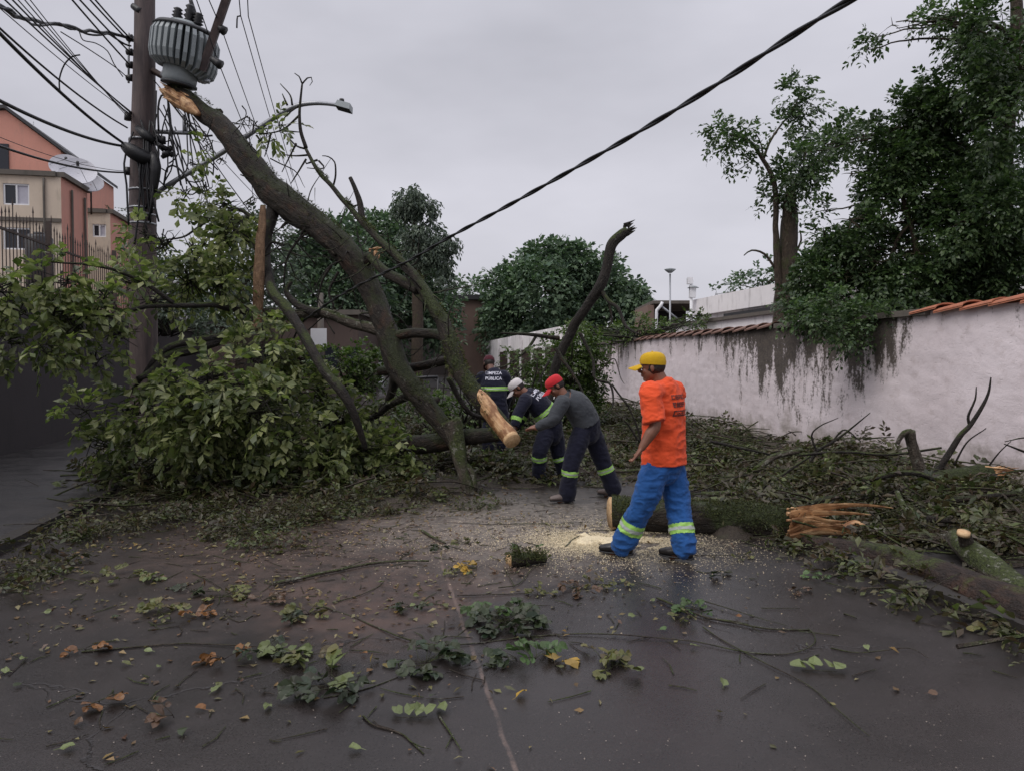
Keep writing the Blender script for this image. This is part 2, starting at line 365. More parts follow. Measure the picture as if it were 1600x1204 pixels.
def _asph(nt, b, out):
    v = obj_co(nt, geo=True)
    def msk(px, py, r, soft):
        c = G(px, py); s = nt.nodes.new('ShaderNodeVectorMath'); s.operation = 'DISTANCE'; lk(nt, v, s.inputs[0]); s.inputs[1].default_value = tuple(c)
        d = math_(nt, 'ADD', s.outputs['Value'], math_(nt, 'MULTIPLY', math_(nt, 'SUBTRACT', noise_(nt, v, 1.6, 5, .65), .5), soft * 2.2))
        return ramp(nt, math_(nt, 'DIVIDE', d, r * 2), [(.22, g1(1)), (.62, g1(0))])
    fine = noise_(nt, v, 95, 4, .8); mid = noise_(nt, v, 2.2, 6, .62); spk = nt.nodes.new('ShaderNodeTexVoronoi'); spk.inputs['Scale'].default_value = 110; lk(nt, v, spk.inputs[0])
    c = ramp(nt, fine, [(.3, (.006, .005, .0048)), (.7, (.040, .032, .030))])
    c = mixc(nt, 1.0, c, ramp(nt, mid, [(.3, g1(.72)), (.7, g1(1.3))]), 'MULTIPLY')
    c = mixc(nt, ramp(nt, spk.outputs['Color'], [(.86, g1(0)), (.97, g1(.28))]), c, (.09, .075, .07))
    patch = ramp(nt, noise_(nt, v, 5, 6, .7), [(.38, g1(.25)), (.6, g1(1))])
    mud = math_(nt, 'MULTIPLY', msk(560, 850, 2.0, 1.2), patch)
    c = mixc(nt, math_(nt, 'MULTIPLY', mud, .62), c, (.095, .058, .042))
    mud2 = math_(nt, 'MULTIPLY', msk(590, 950, .75, .5), patch)
    c = mixc(nt, math_(nt, 'MULTIPLY', mud2, .5), c, (.10, .058, .044))
    dust = math_(nt, 'MULTIPLY', msk(840, 815, 1.75, .9), ramp(nt, noise_(nt, v, 14, 5, .7), [(.36, g1(.2)), (.62, g1(1))]))
    c = mixc(nt, math_(nt, 'MULTIPLY', dust, .62), c, (.30, .265, .225))
    # construction joint of the carriageway, pale grit along it, and crack network
    rl = nt.nodes.new('ShaderNodeVectorMath'); rl.operation = 'DOT_PRODUCT'; lk(nt, v, rl.inputs[0]); rl.inputs[1].default_value = tuple(NV)
    lat = math_(nt, 'ADD', rl.outputs['Value'], math_(nt, 'MULTIPLY', math_(nt, 'SUBTRACT', noise_(nt, v, 3, 5), .5), .05))
    j = math_(nt, 'ABSOLUTE', math_(nt, 'SUBTRACT', lat, .55))
    jm = math_(nt, 'MULTIPLY', ramp(nt, math_(nt, 'MULTIPLY', j, 10), [(.06, g1(1)), (.15, g1(0))]), ramp(nt, noise_(nt, v, 6, 6, .8), [(.40, g1(.12)), (.62, g1(1))]))
    c = mixc(nt, math_(nt, 'MULTIPLY', jm, .75), c, (.17, .12, .10))
    wv = nt.nodes.new('ShaderNodeVectorMath'); wv.operation = 'ADD'
    nz = nt.nodes.new('ShaderNodeTexNoise'); nz.inputs['Scale'].default_value = 2.5; nz.inputs['Detail'].default_value = 5; lk(nt, v, nz.inputs[0])
    sc = nt.nodes.new('ShaderNodeVectorMath'); sc.operation = 'SCALE'; sc.inputs['Scale'].default_value = .7; lk(nt, nz.outputs['Color'], sc.inputs[0]); lk(nt, v, wv.inputs[0]); lk(nt, sc.outputs[0], wv.inputs[1])
    vo = nt.nodes.new('ShaderNodeTexVoronoi'); vo.feature = 'DISTANCE_TO_EDGE'; vo.inputs['Scale'].default_value = .62; lk(nt, wv.outputs[0], vo.inputs[0])
    ck = math_(nt, 'MULTIPLY', ramp(nt, vo.outputs['Distance'], [(.002, g1(1)), (.008, g1(0))]), ramp(nt, noise_(nt, v, .9, 2), [(.5, g1(0)), (.58, g1(1))]))
    c = mixc(nt, math_(nt, 'MULTIPLY', ck, .8), c, (.012, .010, .010))
    lk(nt, c, b.inputs['Base Color'])
    wet = ramp(nt, noise_(nt, v, .55, 4, .55), [(.35, g1(.16)), (.65, g1(.42))])
    wet = mixc(nt, math_(nt, 'MULTIPLY', msk(1010, 955, 1.25, .9), .8), wet, (.15, .15, .15)); r = mixc(nt, math_(nt, 'MAXIMUM', dust, mud), wet, (.62, .62, .62)); r = mixc(nt, ramp(nt, fine, [(.35, g1(0)), (.75, g1(.3))]), r, (.75, .75, .75))
    lk(nt, r, b.inputs['Roughness']); b.inputs['Specular IOR Level'].default_value = .5
    h = math_(nt, 'SUBTRACT', math_(nt, 'ADD', math_(nt, 'MULTIPLY', fine, .55), math_(nt, 'MULTIPLY', mid, 2.0)), math_(nt, 'MULTIPLY', ck, 1.5))
    bump(nt, b, h, .42, .007)
M['asphalt'] = mat('wet_asphalt', _asph)
def _earth(nt, b, out):
    v = obj_co(nt, geo=True); n = noise_(nt, v, 3, 6, .65); f = noise_(nt, v, 60, 4, .7)
    c = ramp(nt, n, [(.3, (.030, .023, .017)), (.55, (.055, .042, .030)), (.75, (.040, .045, .02))])
    c = mixc(nt, 1.0, c, ramp(nt, f, [(.3, g1(.6)), (.7, g1(1.4))]), 'MULTIPLY')
    lk(nt, c, b.inputs['Base Color']); b.inputs['Roughness'].default_value = .75; bump(nt, b, f, .8, .03)
M['earth'] = mat('wet_earth', _earth)
def _conc(nt, b, out):
    v = obj_co(nt, geo=True); n = noise_(nt, v, 2.4, 6, .7); f = noise_(nt, v, 80, 3, .7)
    c = ramp(nt, n, [(.3, (.010, .009, .009)), (.6, (.026, .022, .021)), (.8, (.018, .018, .012))])
    c = mixc(nt, 1.0, c, ramp(nt, f, [(.3, g1(.75)), (.7, g1(1.2))]), 'MULTIPLY')
    lk(nt, c, b.inputs['Base Color']); lk(nt, ramp(nt, n, [(.3, g1(.35)), (.7, g1(.65))]), b.inputs['Roughness']); bump(nt, b, f, .4, .01)
M['pavement'] = mat('wet_concrete', _conc)
def _wwall(nt, b, out):
    v = obj_co(nt); sx = nt.nodes.new('ShaderNodeSeparateXYZ'); lk(nt, v, sx.inputs[0])   # object x = along the wall, z = up
    cmb = nt.nodes.new('ShaderNodeCombineXYZ'); lk(nt, sx.outputs[0], cmb.inputs[0]); lk(nt, math_(nt, 'MULTIPLY', sx.outputs[2], .28), cmb.inputs[2])
    st = noise_(nt, cmb.outputs[0], 3.3, 5, .7)
    big = noise_(nt, v, .8, 5, .6); f = noise_(nt, v, 24, 4, .7)
    c = ramp(nt, big, [(.3, (.66, .58, .60)), (.7, (.80, .72, .75))])
    c = mixc(nt, ramp(nt, noise_(nt, v, 5, 6, .75), [(.52, g1(0)), (.75, g1(.45))]), c, (.36, .28, .25))
    # runs of black mould that start under the coping and thin out downwards
    fall = math_(nt, 'DIVIDE', math_(nt, 'SUBTRACT', sx.outputs[2], 1.30), .95)
    loc = ramp(nt, math_(nt, 'DIVIDE', math_(nt, 'ADD', sx.outputs[0], 8.0), 16.6), [(.05, g1(.25)), (.13, g1(.20)), (.165, g1(.55)), (.22, g1(.86)), (.36, g1(.93)), (.44, g1(.72)), (.52, g1(.48)), (.68, g1(.30)), (.80, g1(.55)), (.98, g1(.8))]); st = math_(nt, 'MULTIPLY_ADD', math_(nt, 'SUBTRACT', st, .5), 2.0, .5)
    a = math_(nt, 'ADD', math_(nt, 'ADD', math_(nt, 'MULTIPLY', fall, .42), st), math_(nt, 'MULTIPLY', math_(nt, 'SUBTRACT', loc, .46), .95))
    a = math_(nt, 'ADD', a, math_(nt, 'MULTIPLY', math_(nt, 'SUBTRACT', f, .5), .8))
    c = mixc(nt, ramp(nt, a, [(.80, g1(0)), (.93, g1(.55)), (1.08, g1(.95))]), c, ramp(nt, f, [(.35, (.028, .022, .017)), (.65, (.085, .068, .05))]))
    low = math_(nt, 'ADD', math_(nt, 'MULTIPLY', sx.outputs[2], -1.1), math_(nt, 'MULTIPLY', noise_(nt, v, 2.2, 5, .7), 1.6))
    c = mixc(nt, ramp(nt, low, [(.12, g1(0)), (.6, g1(.8))]), c, (.20, .17, .13))
    lk(nt, c, b.inputs['Base Color']); b.inputs['Roughness'].default_value = .85
    bump(nt, b, math_(nt, 'ADD', f, ramp(nt, noise_(nt, obj_co(nt, (1, 1, 2.4)), 13, 4, .7), [(.30, g1(0)), (.42, g1(.8))])), .42, .014)
M['white_wall'] = mat('rough_white_render', _wwall)
def plaster(name, col, stain=(.12, .10, .08), amt=.6):
    def f(nt, b, out):
        v = obj_co(nt, geo=True); n = noise_(nt, v, 1.3, 6, .7); f_ = noise_(nt, obj_co(nt, (1.5, 1.5, .35), True), 2.5, 5, .7)
        c = mixc(nt, n, tuple(x * .82 for x in col), tuple(min(1, x * 1.12) for x in col))
        c = mixc(nt, ramp(nt, f_, [(.52, g1(0)), (.75, g1(amt))]), c, stain)
        lk(nt, c, b.inputs['Base Color']); b.inputs['Roughness'].default_value = .85; bump(nt, b, noise_(nt, v, 30, 3), .3, .01)
    return mat(name, f)
M['beige'] = plaster('stained_beige_render', (.60, .50, .40), amt=.35); M['orange_w'] = plaster('faded_orange_render', (.56, .27, .21), (.36, .22, .18), .55)
M['dark_wall'] = plaster('dark_wet_wall', (.030, .024, .026), (.012, .012, .012)); M['brown_w'] = plaster('brown_wall', (.20, .135, .11), (.09, .07, .06), .5)  # first one: very dark base with random darker mottling
M['white_w'] = plaster('weathered_white_wall', (.82, .79, .80), (.20, .18, .17), .6); M['grey_w'] = plaster('grey_rendered_wall', (.22, .20, .20))
M['house_dk'] = plaster('dim_house_wall', (.085, .06, .052), (.04, .03, .03)); M['coping'] = plaster('dirty_coping', (.12, .105, .09), (.05, .05, .04))
M['tile'] = simple('clay_tile', (.36, .13, .07), .7, .45, 9, .5); M['tile_dull'] = simple('mossy_clay_tile', (.20, .115, .09), .8, .45, 9, .5); M['slate'] = simple('dark_roof', (.03, .03, .034), .6)
M['glass'] = simple('window_glass', (.02, .022, .03), .12, .1); M['white_paint'] = simple('white_paint', (.72, .72, .74), .4, .06)
M['curtain'] = simple('pale_curtain', (.45, .44, .5), .8, .15, 12)
M['iron'] = simple('rusty_iron', (.045, .028, .022), .6, .4, 20, .3); M['black'] = simple('black_plastic', (.012, .012, .014), .45, .2)
M['metal_grey'] = simple('grey_painted_metal', (.27, .30, .31), .5, .2, 7, .15, .05); M['galv'] = simple('galvanised_steel', (.30, .31, .33), .4, .2, 12, .1, .6)
M['rubber'] = simple('cable_rubber', (.010, .010, .012), .5, .3, 10, .3); M['carglass'] = simple('car_glass', (.02, .025, .03), .08, .05); M['tank_in'] = simple('shadowed_steel', (.045, .048, .052), .6, .3)  # last one: steel with the darkness of shade put into its colour
def _pole(nt, b, out):
    v = obj_co(nt, (6, 6, .7), True); n = noise_(nt, v, 2.5, 6, .7)
    c = ramp(nt, n, [(.3, (.040, .030, .032)), (.6, (.10, .072, .068)), (.8, (.15, .12, .11))])
    sx = nt.nodes.new('ShaderNodeSeparateXYZ'); lk(nt, obj_co(nt, geo=True), sx.inputs[0])
    c = mixc(nt, ramp(nt, math_(nt, 'ADD', sx.outputs[2], noise_(nt, v, 3, 3)), [(.0, g1(.0)), (1, g1(0))]), c, (.05, .05, .05))
    lk(nt, c, b.inputs['Base Color']); b.inputs['Roughness'].default_value = .7; bump(nt, b, n, .5, .02)
M['kerb'] = plaster('muddy_kerb', (.026, .022, .019), (.012, .010, .008), .7)
M['pole'] = mat('weathered_concrete_pole', _pole)
def cloth(name, col, var=.18, rough=.85, wet=0.0):
    def f(nt, b, out):
        v = obj_co(nt, geo=True); n = noise_(nt, v, 14, 5, .6); wv = noise_(nt, v, 260, 2)
        c = mixc(nt, n, tuple(x * (1 - var) for x in col), tuple(min(1, x * (1 + var)) for x in col))
        if wet: c = mixc(nt, ramp(nt, noise_(nt, v, 5, 4, .7), [(.5, g1(0)), (.7, g1(wet))]), c, tuple(x * .4 for x in col))
        lk(nt, c, b.inputs['Base Color']); b.inputs['Roughness'].default_value = rough; b.inputs['Specular IOR Level'].default_value = .25
        b.inputs['Sheen Weight'].default_value = .1
        bump(nt, b, math_(nt, 'ADD', wv, math_(nt, 'MULTIPLY', noise_(nt, v, 22, 3), 2.5)), .35, .006)
    return mat(name, f)
M['orange'] = cloth('orange_shirt_cloth', (.76, .088, .026), .18); M['blue'] = cloth('blue_trouser_cloth', (.018, .085, .27), .35)
M['blue_wet'] = cloth('blue_trouser_cloth_worn', (.014, .085, .34), .3, wet=.4)
M['navy'] = cloth('navy_cloth', (.009, .010, .024), .3); M['greyc'] = cloth('charcoal_cloth', (.045, .050, .058), .25)
M['cap_y'] = cloth('yellow_cap_cloth', (.56, .34, .012), .15); M['cap_r'] = cloth('red_cap_cloth', (.50, .022, .03), .15); M['cap_w'] = cloth('white_cap_cloth', (.62, .58, .58), .1)
M['cap_d'] = cloth('dark_red_cap_cloth', (.07, .012, .02), .2); M['hair'] = simple('dark_hair', (.02, .014, .012), .6, .4, 60, .6)
M['skin'] = simple('tanned_skin', (.20, .085, .052), .5, .15, 18, .1); M['skin_d'] = simple('darker_skin', (.13, .058, .038), .5, .15, 18, .1)
M['refl'] = simple('reflective_lime_tape', (.34, .62, .13), .4, .08, 30); M['refl_g'] = simple('silver_reflective_tape', (.42, .46, .42), .3, .1, 30)
M['boot'] = simple('black_boot_leather', (.012, .010, .010), .4, .3, 20, .3); M['shoe'] = simple('muddy_grey_shoe', (.14, .11, .10), .6, .3, 12, .3)
M['glove'] = simple('grey_work_glove', (.22, .19, .17), .8, .3, 20, .4); M['print_w'] = simple('white_print', (.62, .62, .70), .6, .05); M['print_d'] = simple('dark_print', (.085, .022, .02), .7, .2)
M['eye'] = simple('eye_white', (.5, .48, .46), .2, .05)
def _saw(nt, b, out):
    v = obj_co(nt, geo=True); n = noise_(nt, v, 60, 4, .8)
    lk(nt, ramp(nt, n, [(.3, (.52, .42, .25)), (.7, (.86, .76, .54))]), b.inputs['Base Color']); b.inputs['Roughness'].default_value = .9; bump(nt, b, n, .7, .01)
M['saw'] = mat('fresh_sawdust', _saw)
# ------------------------------------------------------------------ setting
def sheet(name, ls, ss, dz, m, kind='structure', **kw):
    nm = NM(); ls = np.asarray(ls, float); ss = np.asarray(ss, float)
    V = np.array([[RL(l, s, gz(s) + dz) for l in ls] for s in ss]); nm.add(V.reshape(-1, 3), [grid_faces(len(ss), len(ls), False)[:, ::-1]])
    return nm.build(name, m, smooth=False, kind=kind, **kw)
SS = [-30, -5, 0, 5, 10, 15, 20, 22, 24, 26, 30, 35, 40, 45, 50, 60, 70, 85, 86, 100, 200, 500, 900]
sheet('ground', [-900, -200, -60, -20, -6, 0, 7, 20, 60, 200, 900], SS, -.06, M['earth'])
sheet('road', np.linspace(-3.12, 3.75, 8), [s for s in SS if s <= 200], 0.0, M['asphalt'])
def kerbed(name, l0, l1, kl0, kl1):
    nm = NM(); ss = list(np.arange(-4, 24, .12)) + [s for s in SS if 24 <= s <= 200]
    for (a, b, m, t) in ((l0, l1, 0, .075), (kl0, kl1, 1, .08)):
        prof = [(a, -.05), (a, t), (b, t), (b, -.05)] if a < b else [(b, -.05), (b, t), (a, t), (a, -.05)]
        V = np.array([[RL(l + (.035 * float(fbm(np.array([s, 3., l]), 1.1, 3)) if z > 0 else 0), s, gz(s) + z + (.05 * float(fbm(np.array([s, 1., l * 9]), 1.4, 3)) if z > 0 else 0)) for l, z in prof] for s in ss]); nm.add(V.reshape(-1, 3), [grid_faces(len(ss), 4, False)], m)
    return nm.build(name, [M['pavement'], M['kerb']], smooth=False, kind='structure')
kerbed('pavement', -6.15, -3.25, -3.25, -3.10)
kerbed('sidewalk', 3.88, 7.05, 3.73, 3.88)

# white garden wall on the right: lumpy render, clay coping in two stretches
def white_wall():
    root = thing('garden_wall', 'long white rendered garden wall with black mould runs and clay tile coping, right of the road', 'wall', RL(7, 14, .1))
    s0, s1, H = 3.0, 22.6, 2.27
    nu, nv = 620, 84; s = np.linspace(s0, s1, nu); z = np.linspace(-.1, 1, nv)
    S, Z = np.meshgrid(s, z, indexing='ij'); top = H + .03 * fbm(np.stack([s, s * 0, s * 0], -1), .7, 2) + np.where(s < 8.25, .02, 0)
    ZZ = Z * top[:, None]
    q = np.stack([S, ZZ, 0 * S], -1)
    D = .012 * fbm(q * np.array([1, 1.9, 1]), 7.5, 4) + .05 * fbm(q, .9, 2) - .05 * (1 - np.clip((fbm(q * np.array([1, 1.6, 1]) + 5, 2.8, 3) + .12) * 6, 0, 1)) * .10
    nm = NM(); x = S - 14; V = np.stack([x, D, ZZ - .1], -1)   # object axes: x along, y out of the road side, z up
    nm.add(V.reshape(-1, 3), [grid_faces(nu, nv, False)])
    bk_ = V.copy(); bk_[..., 1] = -.2; nm.add(bk_.reshape(-1, 3), [grid_faces(nu, nv, False)[:, ::-1]])
    for e in (0, nu - 1): nm.add(np.concatenate([V[e], bk_[e]]), [np.array([[i, i + nv, i + nv + 1, i + 1] for i in range(nv - 1)])[:, ::(1 if e == 0 else -1)]])
    o = nm.build('wall', M['white_wall']); o.parent = root; o.rotation_euler = (0, 0, math.atan2(UV_[1], UV_[0]))
    def tiles(sa, sb, zc, n_m, name, wid=.22, sw=.30, tilt=.0):
        nm = NM(); k = sa; i = 0
        while k < sb:
            r = .060 * rng.uniform(.85, 1.15); dz = rng.uniform(-.012, .012)
            p0 = RL(7.08, k, zc + dz + .03); p1 = RL(7.08, k + sw * 1.12, zc + dz - .02)
            # half-round clay tile lying along the coping
            m = 9; th = np.linspace(0, math.pi, m); V = []
            for pp, rr in ((p0, r * 1.1), (p1, r * .9)):
                V.append([pp + NV * math.cos(t) * wid * .72 + np.array([0, 0, math.sin(t) * rr]) for t in th])
            V2 = [[v - np.array([0, 0, .018]) for v in row] for row in V]
            nm.add(np.array(V).reshape(-1, 3), [grid_faces(2, m, False)]); nm.add(np.array(V2).reshape(-1, 3), [grid_faces(2, m, False)[:, ::-1]])
            nm.add(np.array([V[0], V2[0]]).reshape(-1, 3), [grid_faces(2, m, False)]); k += sw; i += 1
        nm.build(name, n_m, root)
    tiles(3.0, 8.2, H + .02, M['tile'], 'tile_coping', .24, .42)
    tiles(11.9, 18.6, H + .0, M['tile_dull'], 'tile_coping', .22, .46)
    nm = NM(); rbox(nm, 6.93, 7.26, 8.25, 11.85, H - .03, H + .05); rbox(nm, 6.93, 7.26, 18.7, 22.6, H - .03, H + .05)
    nm.build('cement_coping', M['coping'], root, smooth=False)
white_wall()
# the wall continues beyond the overgrown gap
def far_wall():
    root = thing('boundary_wall', 'pale stained wall with white posts far up the road behind the bent workers', 'wall', RL(7, 35, gz(35)))
    nm = NM(); rbox(nm, 7, 7.2, 24.5, 48, 0, 3.05); nm.build('wall', M['white_w'], root, smooth=False)
    for s in (27, 29.2, 31.4, 34, 37, 40): nm = NM(); rbox(nm, 6.86, 7.0, s, s + .16, gz(s), 3.0); nm.build('post', M['white_w'], root, smooth=False)
    nm = NM()
    for s in np.arange(25, 40, .16): rbox(nm, 6.93, 6.97, s, s + .03, gz(s) + .6, 2.3)
    nm.build('railing', M['iron'], root, smooth=False)
far_wall()

# retaining wall on the left with the spiked fence
def left_wall():
    root = thing('retaining_wall', 'tall dark damp retaining wall at the left edge of the pavement', 'wall', RL(-6.15, 16, 0))
    nm = NM(); nu = 160; s = np.linspace(-4, 30, nu); V = []
    for z in np.linspace(0, 1, 14): V.append([RL(-6.15 + .05 * float(fbm(np.array([k, z * 3, 1.]), 1.5, 3)), k, z * (2.75 + gz(k))) for k in s])
    nm.add(np.array(V).reshape(-1, 3), [grid_faces(14, nu, False)]); rbox(nm, -6.5, -6.2, -4, 30, -.1, 2.74)
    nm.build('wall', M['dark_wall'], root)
    nm = NM(); rbox(nm, -6.55, -6.08, -4, 30, 2.745, 2.84); nm.build('coping', M['coping'], root, smooth=False)
left_wall()
def left_fence():
    root = thing('metal_fence', 'rusty spiked railing fence on top of the dark retaining wall', 'fence', RL(-6.3, 14, 2.84))
    nm = NM()
    for s in np.arange(6.2, 29.5, .135):
        h = 4.25 + .05 * math.sin(s * 7) + (.18 if int(s / .135) % 6 == 0 else 0)
        tube(nm, [RL(-6.3, s, 2.8), RL(-6.3, s, h)], [.011, .011], 4, 3); tube(nm, [RL(-6.3, s, h), RL(-6.3, s, h + .13)], [.02, .001], 4, 3)
    nm.build('bars', M['iron'], root, smooth=False)
    for z in (2.98, 3.95): nm = NM(); rbox(nm, -6.32, -6.28, 6.2, 29.5, z, z + .04); nm.build('rail', M['iron'], root, smooth=False)
    for s in (8.9, 12.5, 16.2, 20, 24): nm = NM(); rbox(nm, -6.34, -6.26, s - .04, s + .04, 2.8, 4.45); nm.build('post', M['iron'], root, smooth=False)
left_fence()
def pl(name, pts, r, m, parent): nm = NM(); tube(nm, pts, [r] * len(pts), 6, .3); return nm.build(name, m, parent)

def face_with_holes(nm, o, ax, w, z0, z1, holes, mat=0, depth=.14, rev=1):
    """vertical wall plane from o along ax, pierced by holes (a0,a1,b0,b1); with reveals"""
    inn = np.cross(ax, [0, 0, 1]) * -rev
    us = sorted({0, w} | {h[0] for h in holes} | {h[1] for h in holes}); zs = sorted({z0, z1} | {h[2] for h in holes} | {h[3] for h in holes})
    for a, b in zip(us, us[1:]):
        for c, d in zip(zs, zs[1:]):
            if any(h[0] <= a and b <= h[1] and h[2] <= c and d <= h[3] for h in holes): continue
            nm.add([o + ax * a + [0, 0, c], o + ax * b + [0, 0, c], o + ax * b + [0, 0, d], o + ax * a + [0, 0, d]], [np.array([[0, 1, 2, 3]])], mat)
    for h in holes:
        cs = [o + ax * h[i] + [0, 0, h[j]] for i, j in ((0, 2), (1, 2), (1, 3), (0, 3))]
        nm.add(cs + [c + inn * depth for c in cs], [np.array([[i, (i + 1) % 4, (i + 1) % 4 + 4, i + 4] for i in range(4)])], mat)
    return inn
def window(root, o, ax, inn, h, curtain=False):
    nm = NM(); a0, a1, b0, b1 = h; n = inn; AX = np.array([ax, n, [0, 0, 1.]])
    def bx(u0, u1, z0, z1, t0=.03, t1=.09): box(nm, o + ax * (u0 + u1) / 2 + n * (t0 + t1) / 2 + [0, 0, (z0 + z1) / 2], [(u1 - u0) / 2, (t1 - t0) / 2, (z1 - z0) / 2], AX)
    f = .05; bx(a0, a1, b0, b0 + f); bx(a0, a1, b1 - f, b1); bx(a0, a0 + f, b0 + f, b1 - f); bx(a1 - f, a1, b0 + f, b1 - f); mid = (a0 + a1) / 2; bx(mid - f / 2, mid + f / 2, b0 + f, b1 - f)
    fr = nm.build('window', M['white_paint'], root, smooth=False)
    nm = NM(); bx2 = lambda u0, u1, m: box(nm, o + ax * (u0 + u1) / 2 + n * .075 + [0, 0, (b0 + b1) / 2], [(u1 - u0) / 2, .006, (b1 - b0) / 2 - f], AX, m)
    bx2(a0 + f, mid - f / 2, 0); bx2(mid + f / 2, a1 - f, 1 if curtain else 0)
    nm.build('pane', [M['glass'], M['curtain']], fr, smooth=False)
X_ = np.array([1., 0, 0]); Y_ = np.array([0, 1., 0])
def house_block(label, cx, cy, w, depth, ztop, holes, cat='building', par=.25, ang=A, sidewin=()):
    """cx,cy: the right front corner; front faces the camera, side faces the road"""
    ax = np.array([math.cos(ang), math.sin(ang), 0]); ay = np.array([-math.sin(ang), math.cos(ang), 0])
    root = thing('apartment_block', label, cat, (cx, cy, 0), 'orange and beige apartment blocks behind the left fence')
    o = np.array([cx, cy, 0]) - ax * w
    nm = NM(); inn = face_with_holes(nm, o, ax, w, 0, ztop, holes, 0)
    nm.add([o, o + ay * depth, o + ay * depth + [0, 0, ztop], o + [0, 0, ztop]], [np.array([[0, 3, 2, 1]])]); nm.add([o + ay * depth, o + ay * depth + ax * w, o + ay * depth + ax * w + [0, 0, ztop], o + ay * depth + [0, 0, ztop]], [np.array([[0, 3, 2, 1]])])
    nm.add([o + [0, 0, ztop - .15], o + ax * w + [0, 0, ztop - .15], o + ax * w + ay * depth + [0, 0, ztop - .15], o + ay * depth + [0, 0, ztop - .15]], [np.array([[0, 1, 2, 3]])])
    nm.build('front_wall', M['beige'], root, smooth=False)
    nm = NM(); c = o + ax * w; nm.add([c, c + ay * depth, c + ay * depth + [0, 0, ztop], c + [0, 0, ztop]], [np.array([[0, 1, 2, 3]])]); nm.build('side_wall', M['orange_w'], root, smooth=False)
    nm = NM(); AXX = np.array([ax, ay, [0, 0, 1.]])
    box(nm, c + ay * depth / 2 + [0, 0, ztop + .04], [.12, depth / 2 + .03, .08], AXX); box(nm, c - ax * w / 2 + [0, 0, ztop + .04], [w / 2 - .13, .10, .08], AXX); nm.build('parapet', M['coping'], root, smooth=False)
    for i, h in enumerate(holes): window(root, o, ax, inn, h, i == 0)
    return root, c, ax, ay
def zpx(py, Y): return P(800, py, Y)[2]
c1 = P(95, 275, 24.5)
w1 = 7.0
def hol(pts, cY, cx, w):   # pixel rectangles on a front face -> hole list
    r = []
    for x0, x1, y0, y1 in pts:
        a0 = w - (P(cx, 500, cY)[0] - P(x1 if 0 else x0, 500, cY)[0]) / math.cos(A); a1 = w - (P(cx, 500, cY)[0] - P(x1, 500, cY)[0]) / math.cos(A)
        r.append((a0, a1, zpx(y1, cY), zpx(y0, cY)))
    return r
b1, cc, ax, ay = house_block('beige and orange apartment block nearest the left edge, its upper window half curtained', c1[0], 24.5, w1, 2.3, c1[2], hol([(15, 51, 290, 323), (14, 52, 358, 392)], 24.5, 95, w1))
nm = NM()      # string course below the upper window
box(nm, cc - ax * w1 / 2 + [0, 0, zpx(345, 24.5)] - ay * .03, [w1 / 2, .03, .06], np.array([ax, ay, [0, 0, 1.]])); nm.build('string_course', M['coping'], b1, smooth=False)
for d_ in (.75, 1.9): q = cc + ay * d_ + ax * .06; pl('drain_pipe', [q + [0, 0, .5], q + [0, 0, c1[2] - .3]], .045, M['coping'], b1)
q = cc - ax * .5 - ay * .05; pl('drain_pipe', [q + [0, 0, .5], q + [0, 0, c1[2] - .1]], .04, M['coping'], b1)
c2 = P(172, 332, 29)
house_block('lower apartment block with one small white framed window beside the utility pole', c2[0], 29, 3.0, 6.0, c2[2], hol([(147, 166, 351, 371)], 29, 172, 3.0))
def gable():
    p = P(57, 270, 27.5); root = thing('gabled_building', 'orange building with a sloping dark roof edge above the beige block', 'building', (p[0], 29, 0))
    r0 = p; zt = zpx(236, 29); zr = zpx(178, 29); ax = np.array([math.cos(A), math.sin(A), 0]); ay = np.array([-math.sin(A), math.cos(A), 0])
    c = np.array([p[0], 29, 0]); nm = NM()
    pts = [c + [0, 0, 0], c + [0, 0, zt], c - ax * 1.9 + [0, 0, zr], c - ax * 6 + [0, 0, zr - .3], c - ax * 6]
    q = [v + ay * 6 for v in pts]; nm.add(pts + q, [np.array([[0, 1, 6, 5], [3, 4, 9, 8]])]); nm.add(pts, [np.array([[0, 4, 3], [0, 3, 2], [0, 2, 1]])[:, ::-1]])
    nm.build('wall', M['orange_w'], root, smooth=False)
    nm = NM(); e = [c + ax * .12 + [0, 0, zt - .04], c - ax * 1.9 + [0, 0, zr + .05], c - ax * 6.1 + [0, 0, zr - .25]]; e2 = [v + ay * 6.2 for v in e]; e = [v - ay * .15 for v in e]
    up = np.array([0, 0, .13]); nm.add(e + e2 + [v + up for v in e] + [v + up for v in e2], [np.array([[6, 7, 10, 9], [7, 8, 11, 10], [0, 1, 7, 6], [1, 2, 8, 7], [0, 6, 9, 3], [0, 3, 4, 1], [1, 4, 5, 2]])]); nm.build('roof', M['slate'], root, smooth=False)
    nm = NM(); g = c - ax * 2.1 - ay * .02; box(nm, g + [0, 0, zpx(250, 29)], [.28, .03, .5], np.array([ax, ay, [0, 0, 1.]])); nm.build('window', M['glass'], root, smooth=False)
    a = P(53, 240, 29.5); pl('antenna', [a, a + [0, 0, 1.25]], .02, M['galv'], root)
gable()
